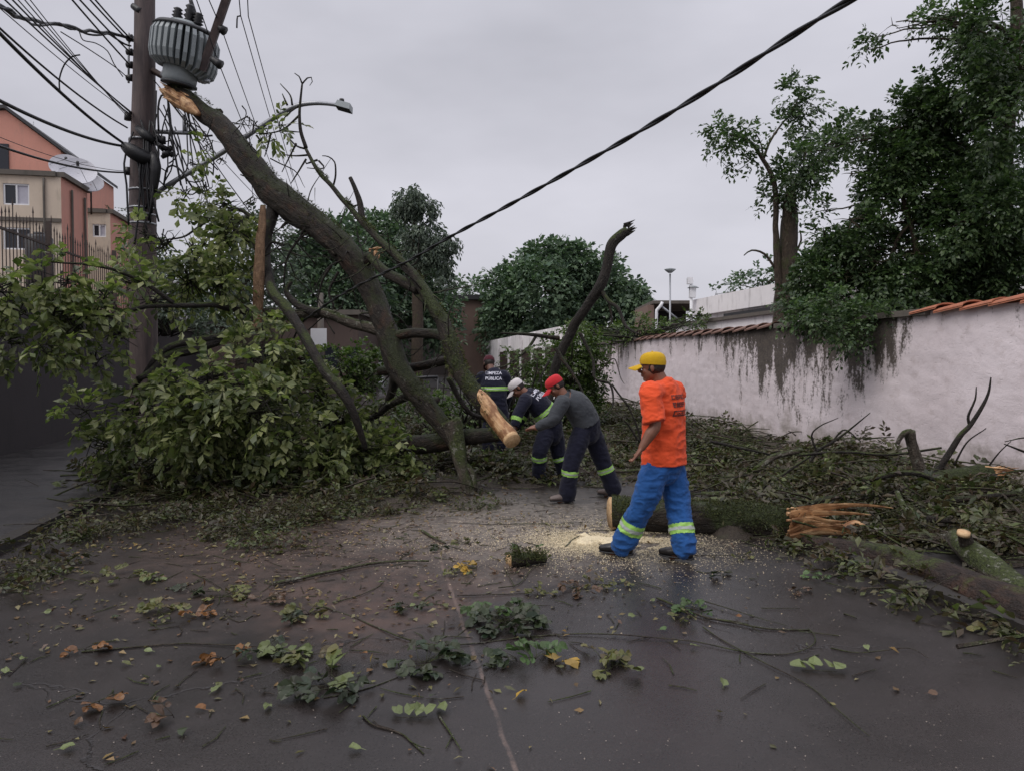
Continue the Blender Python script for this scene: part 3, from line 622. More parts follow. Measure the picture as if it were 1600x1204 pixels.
def dish(px, py, r, Y, label, mount):
    c = P(px, py, Y); root = thing('satellite_dish', label, 'satellite dish', c, 'mesh satellite dishes on the apartment roof')
    ax = nrm(np.array([.42, -.75, .52])); u = nrm(np.cross(ax, [0, 0, 1])); v = np.cross(u, ax); nm = NM(); rr = np.linspace(.05, 1, 9); th = np.arange(32) / 32 * 2 * math.pi
    V = np.array([[c + u * math.cos(t) * r * k + v * math.sin(t) * r * k + ax * (k * k * r * .28) for t in th] for k in rr]); nm.add(V.reshape(-1, 3), [grid_faces(9, 32)]); V2 = V - ax * .015; nm.add(V2.reshape(-1, 3), [grid_faces(9, 32)[:, ::-1]])
    nm.build('reflector', M['dish'], root)
    f = c + ax * r * .85
    nm = NM(); tube(nm, [f - ax * .1, f + ax * .08], [.05, .05], 8, .2)
    for t in (0, 2.1, 4.2): tube(nm, [c + u * math.cos(t) * r * .93 + v * math.sin(t) * r * .93 + ax * r * .24, f], [.008, .008], 4, 1)
    nm.build('feed_horn', M['black'], root)
    pl('mast', [c - ax * .05, c - ax * .1 - np.array([0, 0, mount])], .035, M['iron'], root)
M['dish'] = simple('pale_dish_mesh', (.50, .50, .54), .6, .06, 8)
dish(122, 272, .60, 26.3, 'largest pale satellite dish on the beige apartment roof', 1.2); dish(142, 289, .42, 26.8, 'small pale satellite dish low at the right of the two bigger ones', 1.0); dish(104, 264, .56, 27.2, 'pale satellite dish partly hidden behind the largest one', 1.3)
def water_tank():
    c = P(62, 420, 20); r = .33; root = thing('water_tank', 'dark round topped water tank behind the spiked fence', 'water tank', c)
    nm = NM(); t = zpx(367, 20); tube(nm, [c + [0, 0, -1.5], [c[0], c[1], t - .1], [c[0], c[1], t - .02], [c[0], c[1], t]], [r, r, r * .85, r * .4], 20, 5); nm.build('tank', M['black'], root)
    nm = NM(); tube(nm, [[c[0], c[1], t - .01], [c[0], c[1], t + .06]], [.14, .12], 16, 1); nm.build('lid', M['black'], root)
water_tank()

# ---- far end of the road
def brown_building():
    Y = 46; a = P(700, 565, Y); b = P(771, 565, Y); root = thing('brown_building', 'plain brown windowless building with a dark flat roof at the end of the road', 'building', ((a[0] + b[0]) / 2, Y, gz(45)))
    nm = NM(); z0 = .5; z1 = zpx(468, Y); box(nm, [(a[0] + b[0]) / 2, Y + 3, (z0 + z1) / 2], [(b[0] - a[0]) / 2, 3, (z1 - z0) / 2]); nm.build('wall', M['brown_w'], root, smooth=False)
    nm = NM(); box(nm, [(a[0] + b[0]) / 2, Y + 3, z1 + .12], [(b[0] - a[0]) / 2 + .25, 3.25, .14]); nm.build('roof', M['slate'], root, smooth=False)
    nm = NM(); q = P(752, 487, Y - .12); ellip(nm, q, [.22, .12, .32], None, 8, 10); nm.build('wall_lamp', M['black'], root)
brown_building()
def shed(name, label, x0, x1, y0, Y, m, zb=.3, d=5, roofm='slate', over=.25):
    a = P(x0, 560, Y); b = P(x1, 560, Y); z1 = zpx(y0, Y); cx = (a[0] + b[0]) / 2; root = thing(name, label, 'building', (cx, Y, gz(Y)))
    nm = NM(); hw = (b[0] - a[0]) / 2; box(nm, [cx, Y + d / 2, (zb + z1) / 2], [hw, d / 2, (z1 - zb) / 2]); nm.build('wall', M[m], root, smooth=False)
    nm = NM(); box(nm, [cx, Y + d / 2, z1 + .1], [hw + over, d / 2 + over, .11]); nm.build('roof', M[roofm], root, smooth=False); return root, cx, hw, z1
r_, cx, hw, z1 = shed('low_house', 'low dark house with a pale roof edge behind the fallen branches left of the trunk', 385, 560, 492, 33, 'house_dk', roofm='coping')
nm = NM()
for i in range(5): box(nm, [cx - hw + 1 + i * .95, 32.96, 1.9], [.3, .05, .5])
nm.build('window', M['glass'], r_, smooth=False)
shed('low_house', 'plain grey brown house low behind the left part of the fallen crown', 235, 384, 508, 31, 'house_dk', roofm='slate')
shed('dark_shed', 'long dark building under the far trees beside the brown building', 600, 703, 500, 50, 'dark_wall')  # plain dark flat-topped box beside the brown building
def street_post():
    b = P(501, 575, 30); t = P(501, 458, 30); root = thing('concrete_post', 'short pale concrete post standing in front of the low dark house', 'post', (b[0], 30, gz(30)))
    nm = NM(); tube(nm, [b + [0, 0, -1], t], [.15, .12], 8, 5); nm.build('shaft', M['coping'], root)
    root = thing('white_sign', 'blank white panel fixed beside the pale concrete post', 'sign', P(497, 530, 29.7)); nm = NM(); c = P(498, 528, 29.7); box(nm, c, [.32, .02, .38]); nm.build('panel', M['white_paint'], root, smooth=False)
    pl('leg', [c + [0, .05, 0], c + [0, .05, -1.6]], .03, M['galv'], root)
    b = P(420, 560, 40); nm = NM(); tube(nm, [P(505, 580, 40), P(505, 380, 40)], [.13, .10], 8, 5); o = nm.build('utility_pole', M['coping'], loc=P(505, 590, 40), label='slim grey utility pole far behind the arch of the fallen trunk', category='utility pole')
street_post()
def car(px, py, Y, ang, label):
    c = P(px, py, Y); z = gz(float(np.dot(c, UV_))) ; c[2] = z
    root = thing('parked_car', label, 'car', c); ca, sa = math.cos(ang), math.sin(ang); AX = np.array([[ca, sa, 0], [-sa, ca, 0], [0, 0, 1.]])   # x = forward
    prof = [(-2.0, .35), (-2.02, .75), (-1.9, .95), (-1.55, 1.42), (-.3, 1.5), (.35, 1.42), (1.05, .98), (1.85, .85), (2.05, .65), (2.05, .35)]
    nm = NM(); rows = []
    for yy, k in ((-.84, .97), (-.80, 1.0), (.80, 1.0), (.84, .97)): rows.append([c + (np.array([x * (1 if abs(yy) < .82 else .985), yy * (1 - .16 * max(0, (h - .9) / .6)), .35 + (h - .35) * k]) @ AX) for x, h in prof])
    n = len(prof); V = np.array(rows).reshape(-1, 3); nm.add(V, [grid_faces(4, n, True)]); base = nm.n - 4 * n
    for r in (0, 3): nm.f.append((np.array([[base + r * n + i, base + r * n + i + 1, base + r * n + n - 2 - i, base + r * n + n - 1 - i] for i in range(n // 2 - 1)] ), 0))
    nm.build('body', M['white_paint'], root, smooth=False)
    for x in (-1.3, 1.3):
        for y in (-.78, .78):
            nm = NM(); q = c + np.array([x, y, .32]) @ AX; d = np.array([0, .1, 0]) @ AX; tube(nm, [q - d, q + d], [.32, .32], 16, 1); wl = nm.build('wheel', M['black'], root); nm = NM(); s = 1.12 if y > 0 else -1.12; tube(nm, [q, q + d * s], [.19, .19], 12, 1); nm.build('rim', M['galv'], wl)
    nm = NM()
    def quad(pts): nm.add([c + np.array(p) @ AX for p in pts], [np.array([[0, 1, 2, 3]])])
    for s in (-1, 1): quad([(-1.45, s * .825, .98), (-1.2, s * .745, 1.36), (-.35, s * .735, 1.42), (-.35, s * .835, .98)]); quad([(-.27, s * .835, .98), (-.27, s * .735, 1.42), (.28, s * .745, 1.36), (.85, s * .83, .98)])
    quad([(-1.885, -.66, 1.0), (-1.885, .66, 1.0), (-1.63, .6, 1.36), (-1.63, -.6, 1.36)]); quad([(1.06, -.68, 1.0), (1.06, .68, 1.0), (.5, .62, 1.38), (.5, -.62, 1.38)]); nm.build('window', M['carglass'], root, smooth=False)
    for s in (-1, 1): nm = NM(); box(nm, c + np.array([-2.01, s * .62, .78]) @ AX, [.03, .14, .08], AX); nm.build('tail_light', M['cap_r'], root, smooth=False)
car(650, 575, 56, R(150), 'white hatchback parked far up the road seen through the fork of the branches')
def barrier():
    a = P(646, 590, 19); b = P(684, 589, 19); root = thing('metal_barrier', 'small dark metal frame standing on the road behind the trunk', 'barrier', ((a[0] + b[0]) / 2, 19, 0))
    nm = NM(); tube(nm, [a, b], [.04, .04], 6, 1); nm.build('top_bar', M['black'], root)
    for q in (a, b): nm = NM(); tube(nm, [q, [q[0], q[1], 0]], [.028, .028], 6, 2); nm.build('leg', M['black'], root)
barrier()

# ---- white house, canopy, poles behind the wall
def white_house():
    root = thing('white_house', 'white house with a mould streaked parapet rising behind the garden wall', 'house', RL(11, 18, 0))
    zt = LX(1085, 470, 11)[2]
    nm = NM(); rbox(nm, 11, 16, 14, 23.6, 0, zt - .55); nm.build('wall', M['white_w'], root, smooth=False)
    nm = NM(); rbox(nm, 10.82, 16.1, 13.9, 23.7, zt - .55, zt); nm.build('parapet', M['white_w'], root, smooth=False)
    nm = NM(); rbox(nm, 10.3, 10.99, 17.6, 20.4, zt - .80, zt - .70); nm.build('canopy', M['slate'], root, smooth=False)
    nm = NM(); rbox(nm, 10.93, 10.998, 17.7, 19.6, zt - 1.35, zt - .82); nm.build('window', M['curtain'], root, smooth=False)
    nm = NM(); rbox(nm, 9.0, 10.95, 13.0, 22.0, 0, 2.75); nm.build('lean_to', M['white_w'], root, smooth=False)
    nm = NM(); rbox(nm, 8.9, 10.95, 12.9, 22.1, 2.755, 2.84); nm.build('lean_to_roof', M['coping'], root, smooth=False)
white_house()
def canopy():
    Y = 28; a = P(1026, 500, Y); b = P(1092, 500, Y); z = zpx(472, Y); root = thing('carport', 'flat roofed dark carport with a white down pipe behind the end of the wall', 'shelter', ((a[0] + b[0]) / 2, Y, 0))
    nm = NM(); box(nm, [(a[0] + b[0]) / 2 + .6, Y + 2, z], [(b[0] - a[0]) / 2 + .75, 2, .06]); nm.build('roof', M['coping'], root, smooth=False)
    nm = NM(); box(nm, [(a[0] + b[0]) / 2 + .1, Y + 3.4, z / 2], [(b[0] - a[0]) / 2 + .2, .05, z / 2 - .1]); nm.build('back_wall', M['dark_wall'], root, smooth=False)
    nm = NM(); box(nm, [a[0] - .2, Y + 1.6, z / 2], [.12, 1.5, z / 2 - .1]); nm.build('side_wall', M['brown_w'], root, smooth=False)
    nm = NM(); tube(nm, [P(1035, 472, Y - .1), P(1033, 477, Y - .1), P(1026, 485, Y - .1), P(1026, 636, Y - .1)], [.06] * 4, 8, .2); nm.build('down_pipe', M['white_paint'], root)
    nm = NM(); tube(nm, [P(1030, 476, Y), P(1064, 503, Y)], [.05, .05], 6, 3); nm.build('brace', M['galv'], root)
canopy()
def lamps():
    Y = 25; root = thing('garden_lamp', 'thin grey post with a flat mushroom lamp above the garden wall', 'lamp', P(1047, 640, Y))
    nm = NM(); tube(nm, [P(1047, 640, Y), P(1047, 428, Y)], [.035, .03], 8, 5); nm.build('post', M['galv'], root)
    t = P(1047, 422, Y); nm = NM(); tube(nm, [t + [0, 0, -.1], t + [0, 0, -.03], t + [0, 0, .02], t + [0, 0, .06]], [.06, .15, .2, .03], 20, 5); nm.build('lamp_shade', M['metal_grey'], root)
    root = thing('camera_pole', 'white pole carrying a boxed camera and a small hooded lamp beside the carport', 'pole', P(1080, 640, Y))
    nm = NM(); tube(nm, [P(1080.5, 640, Y), P(1080, 445, Y)], [.05, .05], 8, 5); nm.build('post', M['white_paint'], root)
    nm = NM(); box(nm, P(1078, 439, Y), [.09, .09, .11]); box(nm, P(1082, 456, Y), [.10, .09, .2]); nm.build('box', M['white_paint'], root, smooth=False)
    nm = NM(); tube(nm, [P(1083, 450, Y), P(1083, 446, Y)], [.2, .03], 12, 1); nm.build('hood', M['metal_grey'], root)
lamps()
# ------------------------------------------------------------------ utility pole, transformer, street lamp, wires
PY = 11.8
def pxs(pts, Y=None): return [P(p[0], p[1], p[2] if len(p) > 2 else Y) for p in pts]
def utility_pole():
    b = P(224, 560, PY); root = thing('utility_pole', 'thick weathered utility pole wrapped in cables at the left pavement', 'utility pole', (b[0], b[1], .13))
    top = P(226, -150, PY); nm = NM(); tube(nm, [[b[0] - .0, PY, 0], P(223, 330, PY), P(226, 60, PY), top], [.215, .20, .155, .14], 20, .4, rough=.03); nm.build('shaft', M['pole'], root)
    for py in (328, 338, 352, 300, 222): nm = NM(); c = P(223, py, PY); r = .207; tube(nm, [c, c + [0, 0, .03]], [r, r], 20, 1); nm.build('strap', M['galv'], root)
    nm = NM(); tube(nm, pxs([(194, 228, 11.5), (205, 236, 11.45), (222, 246, 11.5), (245, 250, 11.6)]), [.07, .11, .12, .08], 10, .08, rough=.2); tube(nm, pxs([(240, 240, 11.55), (243, 262, 11.5), (241, 300, 11.55)]), [.07, .09, .05], 8, .1, rough=.25)
    tube(nm, pxs([(215, 200, 11.6), (228, 212, 11.5), (241, 222, 11.55)]), [.05, .08, .06], 8, .1, rough=.25)
    for i in range(14):
        x0 = rng.uniform(206, 240); y0 = rng.uniform(180, 250); tube(nm, pxs([(x0, y0, 11.58), (x0 + rng.uniform(-12, 12), y0 + 50, 11.5), (x0 + rng.uniform(-8, 12), y0 + rng.uniform(90, 150), 11.57)]), [.016] * 3, 5, .12, jit=.06, seed=i)
    nm.build('cable_bundle', M['rubber'], root)
    # insulator rack on the left face
    for py in (60, 82, 102, 122): nm = NM(); c = P(203, py, 11.75); tube(nm, [c + [.04, 0, 0], c + [-.05, 0, 0]], [.06, .045], 8, .05); nm.build('insulator', M['black'], root)
    for py in (183, 268): nm = NM(); c = P(200, py, 11.7); tube(nm, [c + [0, 0, -.05], c + [0, 0, .06]], [.06, .05], 8, .05); nm.build('insulator', M['black'], root)
    nm = NM(); tube(nm, pxs([(201, 52, 11.75), (201, 130, 11.75)]), [.018, .018], 6, 3)
    for py in (60, 82, 102, 122): tube(nm, pxs([(201, py, 11.75), (214, py + 1, 11.78)]), [.012, .012], 5, 1)
    nm.build('insulator_rack', M['galv'], root)
    nm = NM(); a, c = P(316, 110, 11.3), P(362, -25, 10.9); tube(nm, [a, c], [.075, .075], 4, 4); nm.build('crossarm', M['pole'], root, smooth=False)
    nm = NM(); tube(nm, pxs([(240, 60, 11.8), (296, 66, 11.7)]), [.05, .05], 4, 2); tube(nm, pxs([(238, 110, 11.75), (272, 130, 11.6), (300, 136, 11.5)]), [.05, .045, .04], 4, 2); nm.build('transformer_bracket', M['iron'], root)
    nm = NM(); tube(nm, pxs([(244, 206, 11.75), (298, 208, 11.65)]), [.035, .035], 4, 2); tube(nm, pxs([(288, 180, 11.66), (288, 210, 11.66)]), [.03, .03], 4, 2); nm.build('lower_crossarm', M['galv'], root)
    for (x, y) in ((344, 44), (338, 97), (214, 14)): nm = NM(); c = P(x, y, 11.1 if x > 250 else 11.7); tube(nm, [c + [-.07, 0, .05], c + [.07, 0, -.05]], [.045, .07], 8, .05); nm.build('line_insulator', M['black'], root)
    # hanging loops of wire on the right side of the pole
    nm = NM()
    for i in range(16):
        x0, y0 = rng.uniform(243, 300), rng.uniform(140, 205); x1, y1 = rng.uniform(245, 345), rng.uniform(215, 330)
        mx, my = (x0 + x1) / 2 + rng.uniform(-22, 22), max(y0, y1) + rng.uniform(-50, 8)
        tube(nm, pxs([(x0, y0, 11.7), ((x0 + mx) / 2, (y0 + my) / 2 - 8, 11.65), (mx, my, 11.6), (x1, y1, 11.65)]), [.011] * 4, 5, .12, jit=.05, seed=i * 3)
    for p in ([(248, 205), (247, 170), (252, 150), (262, 145)], [(262, 150), (265, 190), (273, 240), (283, 290)], [(256, 290), (262, 262), (278, 262), (300, 292)], [(290, 165), (300, 200), (315, 212), (332, 212)]):
        tube(nm, pxs(p, 11.6), [.016] * 4, 5, .1)
    for i in range(10): c = P(rng.uniform(248, 272), rng.uniform(215, 245), 11.6); tube(nm, [c, c + rng.normal(0, .08, 3)], [.05, .03], 6, .05)
    nm.build('loose_wires', M['rubber'], root)
utility_pole()
def transformer():
    Y = 11.45; c = P(286, 78, Y); root = thing('transformer', 'grey finned transformer knocked crooked on the utility pole above the broken trunk', 'transformer', c)
    tl = R(12); ax = np.array([math.sin(tl) * .9, -.12, math.cos(tl)]); ax = nrm(ax); u = nrm(np.cross([0, 1, 0], ax)); v = np.cross(ax, u)
    nm = NM(); tube(nm, [c - ax * .52, c - ax * .44, c + ax * .34, c + ax * .40], [.235, .25, .25, .2], 28, .1); nm.build('tank', M['metal_grey'], root)
    nm = NM(); tube(nm, [c - ax * .50, c - ax * .535], [.262, .262], 28, .1); nm.build('base_rim', M['tank_in'], root)
    nm = NM(); K = 30                                   # radiator fins, rounded at their lower corners
    prof = [(.24, -.26), (.34, -.29), (.44, -.22), (.475, -.10), (.475, .18), (.43, .27), (.33, .30), (.24, .29)]
    for k in range(K):
        t = 2 * math.pi * k / K; rd = u * math.cos(t) + v * math.sin(t); tg = np.cross(ax, rd); sc = 1.0 + .10 * max(0, math.cos(t)); dn = .12 * max(0, math.cos(t - .4))
        rows = []
        for s, ww in ((-1, .0), (-1, 1), (1, 1), (1, 0)):
            rows.append([c + rd * (r * sc - (.0 if ww else .03)) + ax * (z - (dn if z < 0 else dn * .4)) + tg * s * .027 for r, z in prof])
        V = np.array([rows[1], rows[2]]).reshape(-1, 3); n = len(prof); nm.add(V, [grid_faces(2, n, True)]); b = nm.n - 2 * n
        nm.f.append((np.array([[b + i, b + i + 1, b + n - 2 - i, b + n - 1 - i] for i in range(n // 2 - 1)]), 0)); nm.f.append((np.array([[b + n + n - 1 - i, b + n + n - 2 - i, b + n + i + 1, b + n + i] for i in range(n // 2 - 1)]), 0))
    nm.build('radiator_fins', M['metal_grey'], root, smooth=False)
    nm = NM(); tube(nm, [c + ax * .27, c + ax * .33], [.46, .40], 28, .1); nm.build('top_plate', M['tank_in'], root)
    for k, (a_, h) in enumerate(((-.12, .20), (.06, .28), (.2, .18))):
        nm = NM(); q = c + u * a_ + v * (-.05) + ax * .38; tube(nm, [q + ax * h * t for t in np.linspace(0, 1, 9)], [.05, .085, .05, .085, .05, .08, .045, .07, .03], 12, .03); nm.build('bushing', M['black'], root)
    nm = NM(); tube(nm, [c + u * .42 - ax * .42, c + u * .42 - ax * .36], [.05, .05], 10, .1); tube(nm, [c - u * .28 - ax * .40, c - u * .15 - ax * .44], [.05, .05], 10, .1); nm.build('valve', M['galv'], root)
    nm = NM(); q = c + ax * .75
    tube(nm, [q + u * .0, q + u * -.02 + ax * .25, q + ax * .9 - u * .1], [.02, .02, .02], 6, .1); tube(nm, [q + u * .02, q + u * .1 - ax * .2, q + u * .16 - ax * .42], [.035, .05, .03], 6, .05, rough=.3); nm.build('lead', M['rubber'], root)
transformer()
def street_lamp():
    root = thing('street_lamp', 'curved grey street lamp arm reaching out from the utility pole over the broken trunk', 'street lamp', P(248, 302, 11.7))
    nm = NM(); tube(nm, pxs([(244, 304, 11.75), (262, 290, 11.7), (345, 240, 11.5), (400, 203, 11.4), (440, 177, 11.3), (465, 165, 11.25), (490, 161.5, 11.2), (512, 162.5, 11.2), (530, 165, 11.2)]), [.038] * 6 + [.034, .03, .03], 10, .08); nm.build('arm', M['galv'], root)
    nm = NM(); c = P(538, 167, 11.2); ax = nrm(np.array([1, 0, -.28])); AX = np.array([ax, [0, 1, 0], np.cross(ax, [0, 1, 0])]); box(nm, c, [.115, .12, .045], AX, 0, .15); hd = nm.build('lamp_head', M['metal_grey'], root, smooth=False)
    nm = NM(); box(nm, c + AX[2] * -.046, [.09, .09, .006], AX); nm.build('lens', M['tank_in'], hd, smooth=False)
    nm = NM(); tube(nm, [P(534, 159, 11.2), P(534, 155, 11.2)], [.04, .035], 10, .1); nm.build('photocell', M['black'], root)
street_lamp()
def wire(pts, r, label, name='power_line', cat='wire', group='wires running up to the utility pole', seed=0, jit=0.0, n=5, step=.25):
    nm = NM(); pts = np.array(pts); tube(nm, pts, [r] * len(pts), n, step, jit=jit, seed=seed); return nm.build(name, M['rubber'], loc=pts[0], label=label, category=cat, group=group)
def left_wire(x1, y1, x0, y0, r, label, lat=-3.7, sag=.25, **k):
    a = P(x1, y1, 11.65); b = LX(x0, y0, lat); d = b - a; e = b + d * .35
    pts = [a + (e - a) * t + np.array([0, 0, -sag * 4 * (t * (1 - t)) * .5]) for t in np.linspace(0, 1, 12)]
    wire(pts, r, label, **k)
left_wire(196, 226, 0, 38, .021, 'thick black power cable sloping from the top left corner into the pole clamp')
left_wire(194, 229, 0, 143, .021, 'thick black power cable nearly level, entering the left edge above the orange roof')
left_wire(198, 270, 0, 214, .014, 'medium black cable passing in front of the orange gabled roof')
left_wire(199, 268, 0, 200, .004, 'hair thin wire just above the cable that crosses the orange gabled roof')
left_wire(199, 200, 0, 30, .013, 'black cable just above the thickest one at the far left')
for i, (y1, x0, y0, r) in enumerate([(176, 15, 0, .010), (178, 26, 0, .010), (183, 34, 0, .007), (186, 44, 0, .007), (190, 52, 0, .006), (180, 2, 8, .006)]):
    left_wire(206, y1, x0, y0, r, ['lowest left', 'second from the left', 'third from the left', 'third from the right', 'second from the right', 'last and faintest'][i] + ' of the close parallel wires slanting from the top left corner', sag=.12)
for i, (y1, x0, y0) in enumerate([(60, 150, 0), (66, 142, 0), (82, 126, 0), (102, 114, 0)]):
    left_wire(203, y1, x0, y0, .013, 'black wire dropping steeply onto the ' + ['topmost', 'second', 'third', 'lowest'][i] + ' insulator of the rack', lat=-3.8, sag=.03)
wire(pxs([(-40, 5, 7.3), (0, 12, 7.6), (30, 28, 8.2), (60, 33, 9), (100, 38, 9.7), (130, 47, 10.4), (160, 50, 11), (185, 56, 11.4), (206, 60, 11.7)]), .024, 'sagging tangled black cable bundle across the top left sky', jit=.1, step=.08)
wire(pxs([(-40, 2, 7.2), (0, 9, 7.5), (40, 30, 8.4), (100, 42, 9.7), (150, 54, 10.8), (206, 68, 11.7)]), .015, 'thinner cable twisted around the sagging bundle in the top left sky', jit=.16, seed=5, step=.08)
wire(pxs([(124, 50, 10.2), (130, 63, 10.4), (150, 68, 10.8), (168, 80, 11), (178, 100, 11.2), (192, 120, 11.5)]), .008, 'slack loop of thin wire hanging from the tangled cable bundle', step=.08)
wire(pxs([(95, 50, 9.8), (140, 78, 10.5), (180, 105, 11.2), (200, 122, 11.6)]), .008, 'thin drooping wire below the tangled cable bundle', step=.1)
wire(pxs([(125, 86, 9.3), (112, 89, 9.3), (100, 102, 9.3), (93, 122, 9.3), (93, 140, 9.3), (95, 145, 9.3)]), .010, 'curled loose wire end hanging from the parallel wires in the left sky', step=.05)
# lines that go on up the road from the pole
far = P(505, 395, 40)
for i, (x, y) in enumerate([(341, 97), (346, 45), (376, 25), (388, 26), (300, 145), (240, 125)]):
    a = P(x, y, 11.2); pts = [a + (far + [i * .2 - .5, 0, i * .12 - .2] - a) * t + np.array([0, 0, -.7 * 4 * t * (1 - t)]) for t in np.linspace(0, 1, 16)]
    wire(pts, .008, 'thin overhead wire up the road from the ' + ['lower insulator by the transformer', 'upper insulator by the transformer', 'hook right of the crossarm', 'right of the two hooks in the sky', 'underside of the transformer', 'pole just under the transformer bracket'][i], group='wires going up the road')
for k_, (x, y, x0, y0) in enumerate([(341, 97, 300, -20), (346, 45, 322, -10), (376, 25, 372, -20), (388, 26, 386, -20)]):
    wire(pxs([(x, y, 11.2), (x0, y0, 10.6)]), .008, ['thin wire rising from the lower insulator beside the transformer to the top edge', 'thin wire rising from the upper insulator beside the transformer to the top edge', 'left of the two upright wires right of the crossarm', 'right of the two upright wires right of the crossarm'][k_], group='wires going up the road')
wire(pxs([(376, 25, 11.2), (371, 26, 11.2), (370, 44, 11.2)]), .012, 'small hook of wire hanging between two thin overhead wires', group='wires going up the road', step=.05)
wire(pxs([(252, 142, 11.6), (300, 205, 11.3), (360, 290, 11.2), (420, 370, 11.4), (452, 410, 11.6)]), .008, 'thin wire pulled down along the underside of the fallen trunk', group='wires going up the road', step=.2)
# service drop: the heavy cable stretched across the whole view
def drop_cable():
    L = [(1400, -38, 2.9), (1329, 0, 3.15), (1250, 48, 3.45), (1120, 132, 4.0), (1000, 205, 4.6), (900, 262, 5.2), (800, 318, 5.9), (700, 372, 6.8), (640, 407, 7.5), (570, 441, 8.4), (530, 463, 9.0), (492, 488, 9.6), (470, 505, 10)]
    pts = np.array(pxs(L)); root = thing('service_cable', 'heavy twisted black cable slung diagonally across the whole sky onto the branches', 'cable', pts[0])
    p, q = smooth_path(pts, [.011] * len(pts), .04); t, a, b = frames(p); ln = np.concatenate([[0], np.cumsum(np.linalg.norm(np.diff(p, axis=0), axis=1))])
    for k in range(2):
        ph = ln * 9 + k * math.pi; off = a * np.cos(ph)[:, None] * .0075 + b * np.sin(ph)[:, None] * .0075; nm = NM(); tube(nm, p + off, [.0095] * len(p), 7, 9); nm.build('conductor', M['rubber'], root)
drop_cable()

